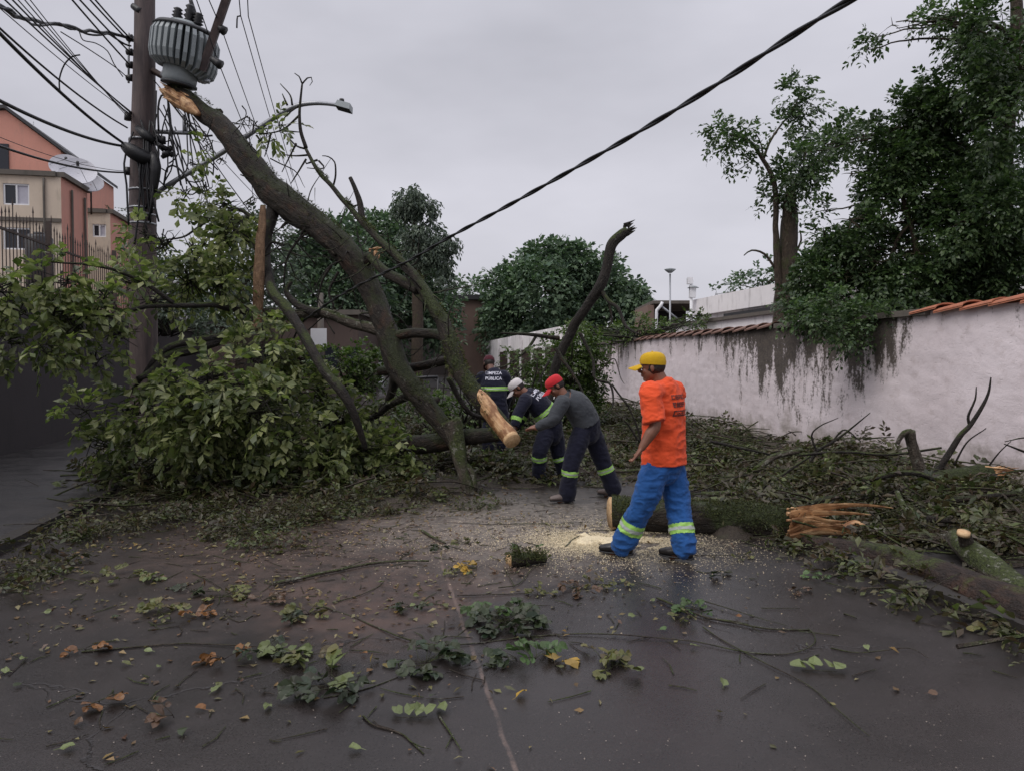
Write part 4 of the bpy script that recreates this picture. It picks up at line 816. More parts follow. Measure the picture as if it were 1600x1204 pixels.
# ------------------------------------------------------------------ the fallen tree
def fallen_tree():
    g = G(735, 772); root = thing('fallen_tree', 'big mossy tree fallen across the road, its torn top end lodged against the utility pole', 'fallen tree', (g[0], g[1], 0))
    def br(name, pts, rad, n=14, step=.06, m='bark', rough=.10, rs=7, jit=.05, seed=0, capm=None, parent=root):
        nm = NM(); tube(nm, pxs(pts), rad, n, step, 0, None, rough, rs, jit, True, seed, 1 if capm else None); return nm.build(name, [M[m]] + ([M[capm]] if capm else []), parent)
    T = [(262, 143, 11.55), (285, 152, 11.5), (312, 170, 11.4), (342, 196, 11.25), (372, 232, 11.1), (402, 270, 10.95), (430, 303, 10.8), (462, 328, 10.65), (505, 360, 10.45), (545, 398, 10.25), (572, 440, 10.1), (592, 486, 9.95), (606, 530, 9.8), (622, 572, 9.65), (648, 612, 9.5), (680, 650, 9.35), (708, 684, 9.25), (722, 716, 9.2)]
    rr = [.16, .20, .225, .24, .255, .28, .33, .32, .285, .265, .235, .225, .22, .205, .19, .18, .165, .13]
    br('trunk', T, [r * .66 for r in rr], 56, .025, rough=.22, rs=8, jit=.05, capm='wood')
    tp_, tq_ = smooth_path(np.array(pxs(T)), rr, .05)
    for k, (i, a_) in enumerate(((20, .3), (38, -1.2), (60, .8), (75, -2.2), (92, .1), (108, -1.4), (125, 1.2), (140, -.6))):      # burls where limbs broke away
        i = min(i, len(tp_) - 3); t_ = nrm(tp_[i + 1] - tp_[i]); u_ = nrm(np.cross(t_, [0, 1, 0])); v_ = np.cross(t_, u_); d = u_ * math.cos(a_) - v_ * abs(math.sin(a_)) * np.sign(v_[1]) * -1; r_ = float(tq_[i][0]) * .62
        nm = NM(); tube(nm, [tp_[i] + d * r_ * .5, tp_[i] + d * r_ * 1.0, tp_[i] + d * (r_ * 1.0 + rng.uniform(.03, .10))], [.10, .065, .035], 14, .02, 0, None, .3, 12, .02, True, k); nm.build('burl', M['bark'], root)
    # torn end: long splinters and an orange bruise
    nm = NM()
    for i in range(34):
        x = rng.uniform(258, 296); y = 140 + (x - 258) * .5 + rng.uniform(-9, 16); a = P(x, y, 11.33 + rng.uniform(-.06, .1)); dd = nrm(P(x + 38, y + 24, 11.25) - a); l = rng.uniform(.12, .4)
        tube(nm, [a - dd * l * .5 + rng.normal(0, .012, 3), a, a + dd * l * .5], [.003, rng.uniform(.012, .03), .006], 5, .05, rough=.3, seed=i)
    tube(nm, pxs([(250, 140, 11.5), (268, 150, 11.42), (292, 166, 11.28), (312, 180, 11.2)]), [[.02, .02], [.11, .06], [.12, .07], [.03, .03]], 14, .04, rough=.35, rs=14)
    nm.build('torn_end', M['wood'], root)
    br('branch', [(575, 404, 10.1), (590, 398, 9.98)], [.09, .065], 14, .03, rough=.3, capm='wood'); nm = NM()
    for i in range(12): a = P(583 + rng.uniform(-6, 3), 396 + rng.uniform(-9, 9), 10.0); tube(nm, [a, a + nrm(P(610, 392, 9.9) - P(580, 398, 10)) * rng.uniform(.05, .16) + rng.normal(0, .015, 3)], [.02, .003], 5, .03, seed=i)
    nm.build('torn_knot', M['wood'], root)
    # second limb, thin at the top, sawn at its foot
    L2 = [(478, 232, 10.2), (492, 262, 10.1), (518, 292, 10.0), (545, 322, 9.9), (572, 352, 9.8), (606, 386, 9.65), (640, 424, 9.5), (668, 462, 9.35), (690, 502, 9.2), (704, 540, 9.05), (716, 575, 8.95), (742, 614, 8.8), (770, 650, 8.7), (797, 684, 8.6)]
    br('limb', L2, [.022, .028, .031, .035, .040, .047, .060, .076, .090, .100, .106, .108, .108, .104], 28, .03, 'bark_moss', .12, 8, .06, 3, 'cut')
    # bark stripped off towards the saw cut
    nm = NM(); tube(nm, pxs([(738, 606, 8.80), (752, 624, 8.74), (764, 640, 8.70), (780, 661, 8.64), (798, 685, 8.56)]), [[.05, .05], [.094, .094], [.106, .106], [.107, .106], [.104, .104]], 44, .012, rough=.10, rs=11, jit=.02); nm.build('bare_wood', M['wood'], root)
    c = P(799.5, 686.5, 8.53); nx = nrm(P(797, 684, 8.52) - P(774, 650, 8.6)) * .6 + np.array([.1, -.55, -.05]); nx = nrm(nx)
    nm = NM(); tube(nm, [c - nx * .06, c + nx * .03], [.099, .099], 28, .05, rough=.03); nm.build('sawn_face', M['cut'], root)
    # twigs at the top of that limb
    for i, p in enumerate([[(478, 232, 10.2), (470, 208, 10.2), (468, 180, 10.2), (470, 150, 10.2), (472, 130, 10.2)], [(472, 130, 10.2), (468, 120, 10.2), (461, 115, 10.2)], [(472, 130, 10.2), (480, 121, 10.2), (486, 120, 10.2), (488, 127, 10.2), (484, 133, 10.2)]]): br('twig', p, [[.03, .025, .02, .016, .013], [.012, .009, .006], [.012, .01, .008, .006, .004]][i], 7, .05, 'bark_dark', .1, 9, .03, i)
    for i, p in enumerate([[(478, 232), (462, 226), (448, 212), (440, 205)], [(466, 180), (445, 200), (425, 208), (400, 210)], [(470, 165), (455, 175), (440, 190)], [(455, 165), (452, 150), (437, 132)], [(450, 165), (441, 148)], [(440, 205), (470, 207)], [(497, 250), (480, 256), (478, 251)], [(484, 242), (460, 243), (442, 241)], [(497, 250), (505, 262), (480, 262)], [(520, 295), (524, 275), (522, 255), (512, 245), (503, 243)], [(462, 226), (452, 245), (440, 270)], [(480, 250), (465, 275), (455, 290)], [(400, 210), (410, 222), (430, 218)], [(425, 208), (420, 230), (415, 245)]]):
        br('twig', [(a, b, 10.25) for a, b in p], list(np.linspace(.016, .006, len(p))), 5, .05, 'bark_dark', .1, 9, .06, i + 10)
    br('branch', [(548, 278, 9.95), (556, 296, 9.92), (563, 318, 9.9), (566, 342, 9.85)], [.03, .034, .042, .05], 10, .04, 'bark_dark', .2)
    br('branch', [(563, 318, 9.9), (553, 322, 9.88), (545, 316, 9.86)], [.014, .012, .01], 6, .04, 'bark_dark', .2)
    # links between trunk and limb
    br('branch', [(580, 402, 10.0), (600, 424, 9.8), (628, 438, 9.6), (655, 452, 9.45)], [.055, .065, .07, .07], 16, .04, 'bark_moss', .14, 8, .05, 4)
    br('branch', [(388, 492, 10.3), (425, 490, 10.25), (470, 489, 10.1), (505, 488, 10.05), (545, 502, 10.0), (580, 512, 9.9), (612, 520, 9.8)], [.07, .072, .072, .07, .075, .078, .08], 18, .04, 'bark_lichen', .12, 8, .06, 5)
    br('branch', [(455, 440, 10.3), (448, 458, 10.25), (468, 478, 10.1), (500, 490, 10.0)], [.03, .04, .055, .07], 12, .05, 'bark_dark', .15)
    br('branch', [(620, 522, 9.75), (650, 518, 9.6), (680, 522, 9.4), (705, 532, 9.1)], [.065, .065, .062, .065], 16, .04, 'bark', .14, 8, .05, 7)
    br('branch', [(590, 580, 10.2), (640, 574, 10.2), (680, 567, 10.0), (712, 560, 9.6)], [.06, .062, .06, .06], 12, .05, 'bark', .12, 8, .05, 8)
    # arch limb down to the left heap
    br('branch', [(432, 318, 10.8), (420, 352, 10.65), (414, 400, 10.45), (422, 445, 10.1), (445, 480, 9.7), (470, 515, 9.35), (492, 553, 9.05), (512, 585, 8.9), (535, 612, 8.8), (556, 650, 8.8), (570, 700, 8.9)], [.11, .085, .075, .07, .068, .065, .062, .06, .06, .05, .03], 20, .04, 'bark_dark', .12, 8, .06, 9)
    br('branch', [(445, 338, 10.7), (478, 352, 10.45), (505, 370, 10.3), (524, 398, 10.2)], [.03, .034, .034, .03], 10, .04, 'bark_lichen', .15, 9, .03, 9)
    br('branch', [(466, 340, 10.7), (444, 352, 10.7), (440, 357, 10.7)], [.03, .022, .018], 8, .04, 'bark_dark', .15)
    for i, p in enumerate([[(490, 365), (470, 372), (455, 392), (445, 420), (442, 445), (452, 470)], [(470, 372), (474, 360), (490, 357)], [(445, 385), (425, 380), (412, 398)], [(520, 415), (505, 440), (495, 470)], [(480, 350), (470, 368), (480, 378)], [(530, 425), (515, 455), (520, 480), (500, 500)], [(500, 490), (480, 495), (460, 530), (452, 558)]]):
        br('twig', [(a, b, 10.4) for a, b in p], list(np.linspace(.022, .009, len(p))), 6, .05, 'bark_dark', .1, 9, .06, i + 30)
    # bare splinter hanging down from the arch
    nm = NM(); tube(nm, pxs([(411, 320, 10.3), (408, 370, 10.2), (404, 430, 10.1), (402, 490, 10.05), (401, 515, 10.0)]), [[.04, .02], [.07, .03], [.08, .04], [.07, .035], [.07, .04]], 14, .03, rough=.15, rs=12, jit=.03); nm.build('hanging_splinter', M['wood_dull'], root)
    br('branch', [(402, 488, 10.1), (380, 512, 10.0), (340, 530, 9.7), (300, 548, 9.4), (262, 556, 9.2), (238, 576, 9.0), (215, 590, 8.8)], [.085, .08, .072, .065, .055, .045, .03], 14, .04, 'bark_dark', .12, 8, .06, 11)
    br('branch', [(345, 528, 9.7), (300, 532, 9.4), (265, 540, 9.2), (240, 560, 9.05), (222, 592, 9.0), (200, 620, 8.9)], [.05, .045, .04, .03, .025, .015], 10, .04, 'bark_dark', .12, 8, .06, 12)
    br('branch', [(275, 556, 9.2), (262, 580, 9.1), (262, 620, 9.0), (268, 650, 9.0)], [.045, .035, .028, .02], 8, .05, 'bark_dark', .12, 8, .06, 13)
    br('branch', [(395, 490, 10.2), (350, 478, 9.9), (300, 478, 9.5), (250, 478, 9.2), (200, 490, 8.9), (150, 498, 8.6), (100, 500, 8.4)], [.05, .04, .034, .028, .022, .016, .01], 8, .06, 'bark_dark', .12, 8, .1, 14)
    br('branch', [(270, 475, 9.3), (235, 448, 9.2), (180, 424, 9.0), (130, 415, 8.8), (80, 410, 8.6)], [.03, .026, .02, .014, .008], 8, .06, 'bark_dark', .12, 8, .08, 15)
    br('branch', [(414, 400, 10.4), (385, 370, 10.5), (350, 350, 10.6), (310, 335, 10.6)], [.04, .03, .02, .01], 8, .06, 'bark_dark', .12, 8, .1, 16)
    br('branch', [(405, 350, 10.6), (370, 330, 10.7), (330, 345, 10.6), (290, 370, 10.5), (250, 380, 10.4)], [.03, .022, .018, .014, .01], 6, .06, 'bark_dark', .12, 8, .1, 17)
    # foot of the tree: the stub that props it, the log it lies over
    br('branch', [(704, 660, 9.3), (714, 700, 9.2), (722, 735, 9.1), (735, 775, 9.05)], [.15, .10, .075, .085], 16, .04, 'bark_lichen', .16, 8, .04, 18)
    br('branch', [(714, 712, 9.2), (736, 738, 9.1), (742, 765, 9.05)], [.05, .04, .04], 10, .04, 'bark_lichen', .16, 8, .04, 19)
    br('branch', [(640, 694, 9.9), (690, 690, 9.6), (735, 684, 9.4), (780, 680, 9.3)], [.13, .12, .10, .08], 16, .05, 'bark', .14, 8, .05, 20)
    br('branch', [(620, 570, 9.7), (612, 605, 9.9), (600, 640, 10.1), (560, 660, 10.1)], [.07, .06, .05, .035], 10, .05, 'bark_dark', .14, 8, .05, 21)
    br('branch', [(650, 612, 9.6), (615, 628, 9.9), (585, 650, 10), (540, 690, 9.8), (500, 700, 9.5)], [.06, .05, .04, .03, .02], 10, .05, 'bark_dark', .14, 8, .08, 22)
    br('branch', [(700, 590, 9.3), (730, 640, 9.4), (760, 655, 9.6)], [.04, .03, .02], 8, .05, 'bark_dark', .14, 8, .08, 23)
    for k in range(34):       # short bare side twigs
        src, rad_ = (T, rr) if k % 2 else (L2, None); i = rng.integers(3, len(src) - 3); a = P(*src[i]); d = nrm(rng.normal(0, 1, 3) * [1, .5, 1] + [0, -.2, .25]); l = rng.uniform(.25, .8)
        nm = NM(); tube(nm, [a + d * .08, a + d * l * .5 + rng.normal(0, .05, 3), a + d * l + rng.normal(0, .09, 3)], [.013, .009, .004], 5, .06, 0, None, .15, 9, .06, True, k)
        tube(nm, [a + d * l * .5, a + d * l * .75 + rng.normal(0, .1, 3)], [.007, .003], 4, .06, jit=.04, seed=k); nm.build('twig', [M['bark_dark']], root)
    for k in range(34):
        if k < 22: x, y, Y_ = rng.uniform(400, 570), rng.uniform(330, 500), rng.uniform(9.9, 10.8)
        else: x, y, Y_ = rng.uniform(300, 500), rng.uniform(190, 330), rng.uniform(10.3, 11.2)
        a = P(x, y, Y_); d = rng.normal(0, 1, 3) * [1, .4, 1]; d[2] += .2; d = nrm(d); l = rng.uniform(.3, .9); nm = NM()
        tube(nm, [a - d * l * .5, a + rng.normal(0, .06, 3), a + d * l * .5 + rng.normal(0, .08, 3)], [.010, .008, .003], 5, .06, jit=.12, seed=k); tube(nm, [a, a + nrm(d + rng.normal(0, .6, 3)) * l * .4], [.006, .002], 4, .06, jit=.08, seed=k + 3); nm.build('twig', [M['bark_dark']], root)
    # crown: broad compound leaves hanging in clumps
    B = [(350, 322, 34, 10.9), (318, 296, 24, 10.9), (290, 300, 16, 11), (390, 315, 20, 10.8), (255, 378, 40, 10.3), (310, 400, 50, 10.3), (228, 368, 26, 10.3), (300, 440, 46, 10.1), (360, 372, 34, 10.4), (345, 445, 40, 10.2), (415, 205, 16, 10.4), (440, 196, 13, 10.3), (385, 186, 10, 10.8), (400, 195, 12, 10.5), (370, 345, 26, 10.5), (325, 230, 10, 10.9), (345, 250, 8, 10.8), (300, 255, 9, 11),
         (55, 455, 42, 8.5), (30, 490, 36, 8.3), (105, 440, 42, 8.5), (120, 510, 40, 8.4), (20, 530, 26, 8.1), (70, 545, 26, 8.0), (165, 470, 38, 8.7), (190, 520, 32, 8.9), (150, 560, 22, 8.6), (240, 470, 34, 9.3), (5, 450, 30, 8.2), (85, 490, 32, 8.3), (210, 440, 26, 9.2),
         (270, 600, 50, 8.7), (330, 590, 46, 8.8), (400, 560, 58, 9.1), (440, 540, 38, 9.8), (450, 610, 56, 9.5), (390, 640, 66, 8.7), (320, 660, 56, 8.6), (250, 650, 48, 8.7), (200, 640, 38, 8.9), (165, 690, 36, 9.1), (250, 715, 52, 9.1), (350, 715, 62, 9.0), (450, 690, 62, 9.1), (515, 660, 40, 9.6), (500, 735, 44, 9.1), (620, 705, 40, 9.7), (560, 705, 50, 9.5), (410, 640, 44, 8.5), (360, 600, 40, 8.5), (300, 630, 40, 8.4), (500, 620, 36, 9.7), (540, 660, 38, 9.8), (470, 560, 30, 9.9), (590, 650, 30, 10.0), (530, 720, 40, 9.3), (640, 740, 28, 9.5), (130, 640, 24, 9.2), (600, 740, 34, 9.5)]
    nm = NM(); blob_leaves(nm, PB(B), 480, .128, .074, 3, .35, T_MID, gap=.17, gs=2.6, L=.25, hollow=.25, stem=1, updown=.0, stem_r=.003)
    for c, r in PB(B):            # inner twigs that carry the leaves
        for k in range(max(4, int(14 * r / .4))):
            u = rdir(1)[0]; tube(nm, [c - u * r * .5, c + u * r * .3 + rng.normal(0, .05, 3), c + u * r * .95 + [0, 0, -.12 * r]], [.010, .007, .003], 4, .15, 1, jit=.05, seed=k)
    nm.build('crown', [M['leaf_a'], M['bark_dark']], root, smooth=False)
    # moss tufts and ferns on the upper faces
    nm = NM()
    for pts, rad in ((T, rr), (L2, [.022, .028, .031, .035, .040, .047, .060, .076, .090, .100, .106, .108, .108, .104])):
        p, q = smooth_path(np.array(pxs(pts)), rad, .012); t, a, b = frames(p); K = len(p); rep = 22
        q = q * (.68 if rad is rr else 1); idx = np.repeat(np.arange(K), rep); th = rng.uniform(0, 2 * math.pi, len(idx)); nn = a[idx] * np.cos(th)[:, None] + b[idx] * np.sin(th)[:, None]; pos = p[idx] + nn * q[idx] * 1.01
        ok = (fbm(pos, 2.8, 3) + .12 * nn[:, 2] > .10) & (rng.random(len(idx)) < .8); pos, nn = pos[ok], nn[ok]
        leaves(nm, pos, nn * .8 + rdir(len(pos)) * .8 + [0, 0, -.3], rdir(len(pos)), rng.uniform(.015, .06, len(pos)), rng.uniform(.007, .014, len(pos)), T_LOW)
    nm.build('moss', M['moss'], root, smooth=False)
M['wood_dull'] = barkmat('dull_split_wood', ((.10, .055, .030), (.26, .16, .09)), .05, .1)
M['moss'] = leafmat('moss_tuft', [(.025, .030, .008), (.05, .062, .014), (.075, .085, .02), (.04, .035, .015)], 1.0, .8, .1)
fallen_tree()
# upright broken branch by the wall's end
def broken_branch():
    g = G(868, 700); root = thing('broken_limb', 'tall snapped tree limb standing upright against the sky behind the red capped worker', 'tree limb', (P(868, 600, 14)[0], 14, 0))
    def br(name, pts, rad, m='bark_dark', n=16, seed=0, cap=None, st=.05): nm = NM(); tube(nm, pxs(pts), np.array(rad) * .62, n, st, 0, None, .2, 7, .05, True, seed, 1 if cap else None); nm.build(name, [M[m]] + ([M[cap]] if cap else []), root)
    br('limb', [(981, 360, 14), (972, 366, 14), (958, 380, 14), (952, 398, 14), (946, 425, 14), (936, 450, 14), (918, 478, 14.1), (902, 500, 14.2), (888, 528, 14.3), (872, 560, 14.3), (862, 600, 14.2), (855, 650, 14), (852, 704, 14)], [.13, .15, .155, .15, .15, .16, .15, .15, .15, .14, .13, .12, .12], n=24, seed=2, cap='wood_dull')
    nm = NM()
    for i in range(16): a = P(978 + rng.uniform(-4, 4), 360 + rng.uniform(-9, 9), 14); tube(nm, [a, a + np.array([.12, 0, .05]) * rng.uniform(.4, 1.6) + rng.normal(0, .02, 3)], [.035, .004], 5, .04, seed=i)
    nm.build('splinters', M['bark_dark'], root)
    for i, (p, r) in enumerate([([(938, 452), (952, 470), (966, 482), (975, 505), (985, 515), (1000, 522)], .08), ([(872, 528), (840, 524), (810, 522), (783, 521)], .075), ([(838, 524), (825, 545), (808, 560), (790, 572), (774, 575)], .05), ([(868, 545), (885, 570), (905, 600), (915, 622), (930, 640)], .06), ([(905, 520), (925, 560), (930, 590), (952, 600), (958, 630), (948, 650)], .055), ([(950, 470), (955, 500), (948, 515)], .04), ([(955, 600), (975, 625), (990, 640), (1000, 650)], .03), ([(935, 580), (960, 560), (970, 590), (975, 600)], .02), ([(860, 560), (845, 590), (830, 620)], .04)]):
        br('branch', [(a, b, 14 - .15 * k) for k, (a, b) in enumerate(p)], list(np.linspace(r, r * .35, len(p))), 'bark' if i % 2 else 'bark_dark', 10, i)
broken_branch()
# ------------------------------------------------------------------ standing trees and shrubs
def tree(label, blobs, trunk, trad, Y, m='leaf_dark', dens=260, ll=.085, lw=.035, bark='bark_back', branches=True, gap=.15, name='tree', group=None, T=T_LOW, droop=.3, pairs=3, L=None, gs=1.6, extra=(), updown=.4, hollow=.35):
    tp = list(pxs([(p[0], p[1], p[2] if len(p) > 2 else Y) for p in trunk]))
    if tp[0][2] > .2: tp = [np.array([tp[0][0], tp[0][1], 0.0])] + tp; trad = [trad[0]] + list(trad)
    root = thing(name, label, 'tree', (tp[0][0], tp[0][1], tp[0][2]), group)
    nm = NM(); tube(nm, tp, trad, 16, .12 if Y < 25 else .5, 0, None, .12, 5, .08); nm.build('trunk', M[bark], root)
    B = PB([b if len(b) > 3 else (*b, Y + rng.uniform(-1, 1) * b[2] / FPX * Y * .8) for b in blobs])
    nm = NM(); tpa, tra = smooth_path(tp, trad, .2)
    for c, r in B:
        if not branches: break
        i = int(np.argmin(np.linalg.norm(tpa - (c + (tpa[-1] - c) * .1), axis=1) + .4 * np.maximum(0, tpa[:, 2] - c[2] + .3))); s = tpa[i]; rr = min(tra[i][0] * .32, .02 + .008 * np.linalg.norm(c - s))
        mid = (s + c) / 2 + np.array([0, 0, .12 * np.linalg.norm(c - s)]) + rng.normal(0, .06, 3) * r; tube(nm, [s, mid, c], [rr, rr * .6, rr * .25], 7, max(.12, Y / 120), jit=.15, seed=i)
        for k in range(5): u = rdir(1)[0]; tube(nm, [c, c + u * r * .45, c + u * r * .9 + [0, 0, -.1 * r]], [rr * .25, rr * .16, rr * .06], 4, max(.12, Y / 100), jit=.06, seed=k)
    for pts, rad in extra: tube(nm, pxs(pts), rad, 10, .1, jit=.05, rough=.1)
    if nm.n: nm.build('limbs', M[bark], root)
    nm = NM(); blob_leaves(nm, B, dens, ll, lw, pairs, droop, T, gap=gap, gs=gs, L=L, updown=updown, hollow=hollow); nm.build('crown', M[m], root, smooth=False)
    return root
tree('tall dark tree filling the right edge and spilling over the garden wall',
     [(1570, 50, 80, 11), (1505, 30, 30, 11.5), (1520, 140, 55, 11.5), (1590, 180, 60, 10.5), (1440, 195, 42), (1410, 170, 20), (1480, 130, 35), (1475, 250, 60), (1560, 300, 60), (1400, 255, 40), (1430, 300, 45), (1590, 400, 60), (1350, 212, 20), (1380, 330, 42), (1330, 270, 16), (1500, 350, 62), (1570, 430, 62), (1330, 345, 30), (1290, 370, 24), (1320, 400, 40), (1370, 410, 48), (1440, 430, 62), (1520, 460, 55), (1290, 440, 36), (1260, 480, 26), (1330, 470, 45), (1400, 490, 36), (1590, 250, 34), (1540, 220, 30), (1270, 440, 24), (1300, 410, 30), (1290, 330, 18), (1320, 430, 34), (1350, 460, 34), (1400, 450, 44), (1410, 400, 44), (1360, 370, 34), (1420, 240, 34), (1450, 180, 30), (1500, 200, 34), (1520, 100, 34), (1470, 410, 44), (1290, 225, 14), (1260, 240, 14), (1240, 470, 16), (1275, 410, 14), (1370, 60, 14, 11.5), (1395, 40, 16, 11.5), (1420, 42, 14, 11.5), (1450, 30, 12, 11.5), (1480, 25, 12, 11.5), (1358, 75, 8, 11.5), (1490, 300, 46), (1445, 360, 44), (1540, 380, 46), (1480, 200, 40), (1595, 110, 60, 10.5), (1600, 330, 50, 11), (1380, 290, 26), (1560, 100, 50)],
     [(1575, 560, 12.3), (1575, 420, 12.3), (1570, 250, 12.2), (1585, 100, 11.6), (1590, -60, 11.4)], [.13, .12, .11, .10, .08], 12.0, 'leaf_dark', 1750, .10, .048, gap=.175, gs=1.7,
     extra=[([(1500, 100, 11.5), (1500, 40, 11.5), (1495, 5, 11.5)], [.02, .015, .012]), ([(1500, 40, 11.5), (1450, 35, 11.5), (1400, 45, 11.5)], [.015, .011, .006]), ([(1440, 470, 12), (1430, 380, 12), (1410, 300, 12), (1445, 230, 12), (1480, 160, 12)], [.05, .045, .035, .025, .02]), ([(1380, 480, 12), (1400, 380, 12), (1440, 330, 12)], [.045, .035, .025])])
tree('leafy shrub hanging over the top of the white wall where the coping is missing', [(1300, 480, 28), (1345, 500, 30), (1320, 520, 22), (1380, 505, 26), (1350, 535, 20), (1400, 495, 26), (1412, 520, 14), (1260, 490, 22), (1232, 490, 16), (1300, 505, 20), (1365, 525, 16), (1330, 545, 10), (1280, 500, 14), (1425, 480, 22)],
     [(1340, 560, 12.4), (1338, 520, 12.2), (1335, 490, 11.6)], [.04, .04, .02], 10.4, 'leaf_dark', 1300, .08, .04, gap=.1, name='overhanging_shrub')
M['leaf_slim'] = M['leaf_dark']
tree('slim half broken tree with a bare thick trunk and thin forked stem', [(1240, 268, 30), (1262, 262, 22), (1240, 300, 18), (1205, 312, 12), (1270, 245, 24), (1228, 290, 20), (1300, 222, 22), (1325, 205, 22), (1345, 215, 14), (1285, 240, 18), (1245, 145, 18), (1265, 160, 13), (1232, 152, 9), (1250, 170, 12), (1228, 195, 16), (1250, 190, 12), (1215, 210, 10), (1128, 205, 15), (1150, 235, 18), (1112, 215, 9), (1140, 218, 15), (1172, 192, 12), (1172, 250, 10), (1190, 248, 8), (1245, 215, 9), (1180, 205, 8), (1160, 205, 10)],
     [(1226, 520, 15), (1229, 440, 15), (1230, 400, 15), (1232, 345, 15), (1236, 300, 15)], [.24, .22, .19, .17, .10], 15, 'leaf_dark', 750, .12, .058, branches=False, gap=.1, bark='bark_back',
     extra=[([(1218, 470, 14.9), (1214, 400, 14.9), (1211, 350, 14.9), (1212, 300, 14.9), (1205, 270, 14.9), (1192, 250, 14.9), (1175, 225, 14.9), (1160, 215, 14.9), (1130, 210, 14.9)], [.09, .075, .06, .055, .05, .042, .03, .02, .01]), ([(1192, 250, 14.9), (1200, 225, 14.9), (1218, 200, 14.9), (1240, 170, 14.9), (1250, 145, 14.9)], [.03, .025, .02, .016, .01]), ([(1192, 250, 14.9), (1188, 225, 14.9), (1175, 200, 14.9)], [.02, .014, .008]), ([(1212, 420, 14.9), (1195, 398, 14.9), (1175, 392, 14.9), (1162, 400, 14.9)], [.03, .025, .018, .01]), ([(1240, 400, 14.9), (1252, 375, 14.9), (1250, 360, 14.9)], [.03, .02, .01]), ([(1236, 300, 15), (1262, 262, 15), (1300, 225, 15), (1340, 212, 15)], [.06, .04, .025, .01]), ([(1170, 255, 14.9), (1145, 268, 14.9), (1115, 240, 14.9)], [.008, .006, .004])])
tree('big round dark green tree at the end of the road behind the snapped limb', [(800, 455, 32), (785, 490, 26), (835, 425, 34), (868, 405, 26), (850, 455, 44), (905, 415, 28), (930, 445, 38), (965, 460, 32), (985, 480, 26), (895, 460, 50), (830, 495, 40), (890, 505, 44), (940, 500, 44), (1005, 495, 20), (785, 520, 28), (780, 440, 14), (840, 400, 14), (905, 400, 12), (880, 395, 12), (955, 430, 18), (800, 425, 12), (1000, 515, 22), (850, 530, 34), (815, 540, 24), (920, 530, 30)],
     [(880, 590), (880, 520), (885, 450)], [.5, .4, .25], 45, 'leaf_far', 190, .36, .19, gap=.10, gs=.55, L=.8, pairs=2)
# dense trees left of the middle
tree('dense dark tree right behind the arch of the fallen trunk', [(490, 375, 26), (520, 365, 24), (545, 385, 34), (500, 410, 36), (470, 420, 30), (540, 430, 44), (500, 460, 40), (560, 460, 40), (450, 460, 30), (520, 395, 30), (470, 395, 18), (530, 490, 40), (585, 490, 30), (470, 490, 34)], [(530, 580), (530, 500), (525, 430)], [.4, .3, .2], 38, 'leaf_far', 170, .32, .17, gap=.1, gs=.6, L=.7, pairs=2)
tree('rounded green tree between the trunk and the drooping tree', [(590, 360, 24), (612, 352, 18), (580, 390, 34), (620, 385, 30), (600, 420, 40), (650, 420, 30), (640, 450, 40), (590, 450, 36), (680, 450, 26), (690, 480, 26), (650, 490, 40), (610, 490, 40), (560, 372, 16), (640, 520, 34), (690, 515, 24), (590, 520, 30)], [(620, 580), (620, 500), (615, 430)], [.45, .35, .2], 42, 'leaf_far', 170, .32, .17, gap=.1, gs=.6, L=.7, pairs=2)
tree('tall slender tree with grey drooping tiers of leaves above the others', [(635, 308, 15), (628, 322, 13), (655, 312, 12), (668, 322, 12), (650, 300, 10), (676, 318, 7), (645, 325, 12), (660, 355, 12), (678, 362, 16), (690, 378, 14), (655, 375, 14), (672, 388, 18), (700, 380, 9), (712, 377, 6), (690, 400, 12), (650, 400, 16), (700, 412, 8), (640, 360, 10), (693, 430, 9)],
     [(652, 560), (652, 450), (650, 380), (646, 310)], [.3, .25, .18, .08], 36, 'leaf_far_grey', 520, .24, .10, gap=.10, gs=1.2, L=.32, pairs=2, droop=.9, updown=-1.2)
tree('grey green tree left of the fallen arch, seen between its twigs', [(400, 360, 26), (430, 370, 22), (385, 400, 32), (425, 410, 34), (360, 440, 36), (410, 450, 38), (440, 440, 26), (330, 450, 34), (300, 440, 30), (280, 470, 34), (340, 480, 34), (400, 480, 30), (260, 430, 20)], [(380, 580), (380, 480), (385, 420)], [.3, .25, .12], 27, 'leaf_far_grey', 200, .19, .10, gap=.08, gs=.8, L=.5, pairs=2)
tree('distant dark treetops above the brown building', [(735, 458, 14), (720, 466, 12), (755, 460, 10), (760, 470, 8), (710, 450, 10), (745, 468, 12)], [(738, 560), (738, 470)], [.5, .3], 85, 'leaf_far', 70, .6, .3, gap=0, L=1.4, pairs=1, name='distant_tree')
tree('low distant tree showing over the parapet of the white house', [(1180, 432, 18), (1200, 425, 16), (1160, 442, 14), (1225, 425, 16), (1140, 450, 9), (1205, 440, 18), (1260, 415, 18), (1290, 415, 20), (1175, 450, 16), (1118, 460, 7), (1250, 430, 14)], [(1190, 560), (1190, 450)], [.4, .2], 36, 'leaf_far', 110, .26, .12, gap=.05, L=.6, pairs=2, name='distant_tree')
tree('small wispy tree on the roofline between the apartments and the utility pole', [(182, 332, 9), (172, 326, 6), (192, 340, 8), (178, 340, 8)], [(182, 420), (182, 345)], [.1, .06], 33, 'leaf_far_grey', 130, .2, .08, gap=0, L=.45, pairs=2, name='small_tree')
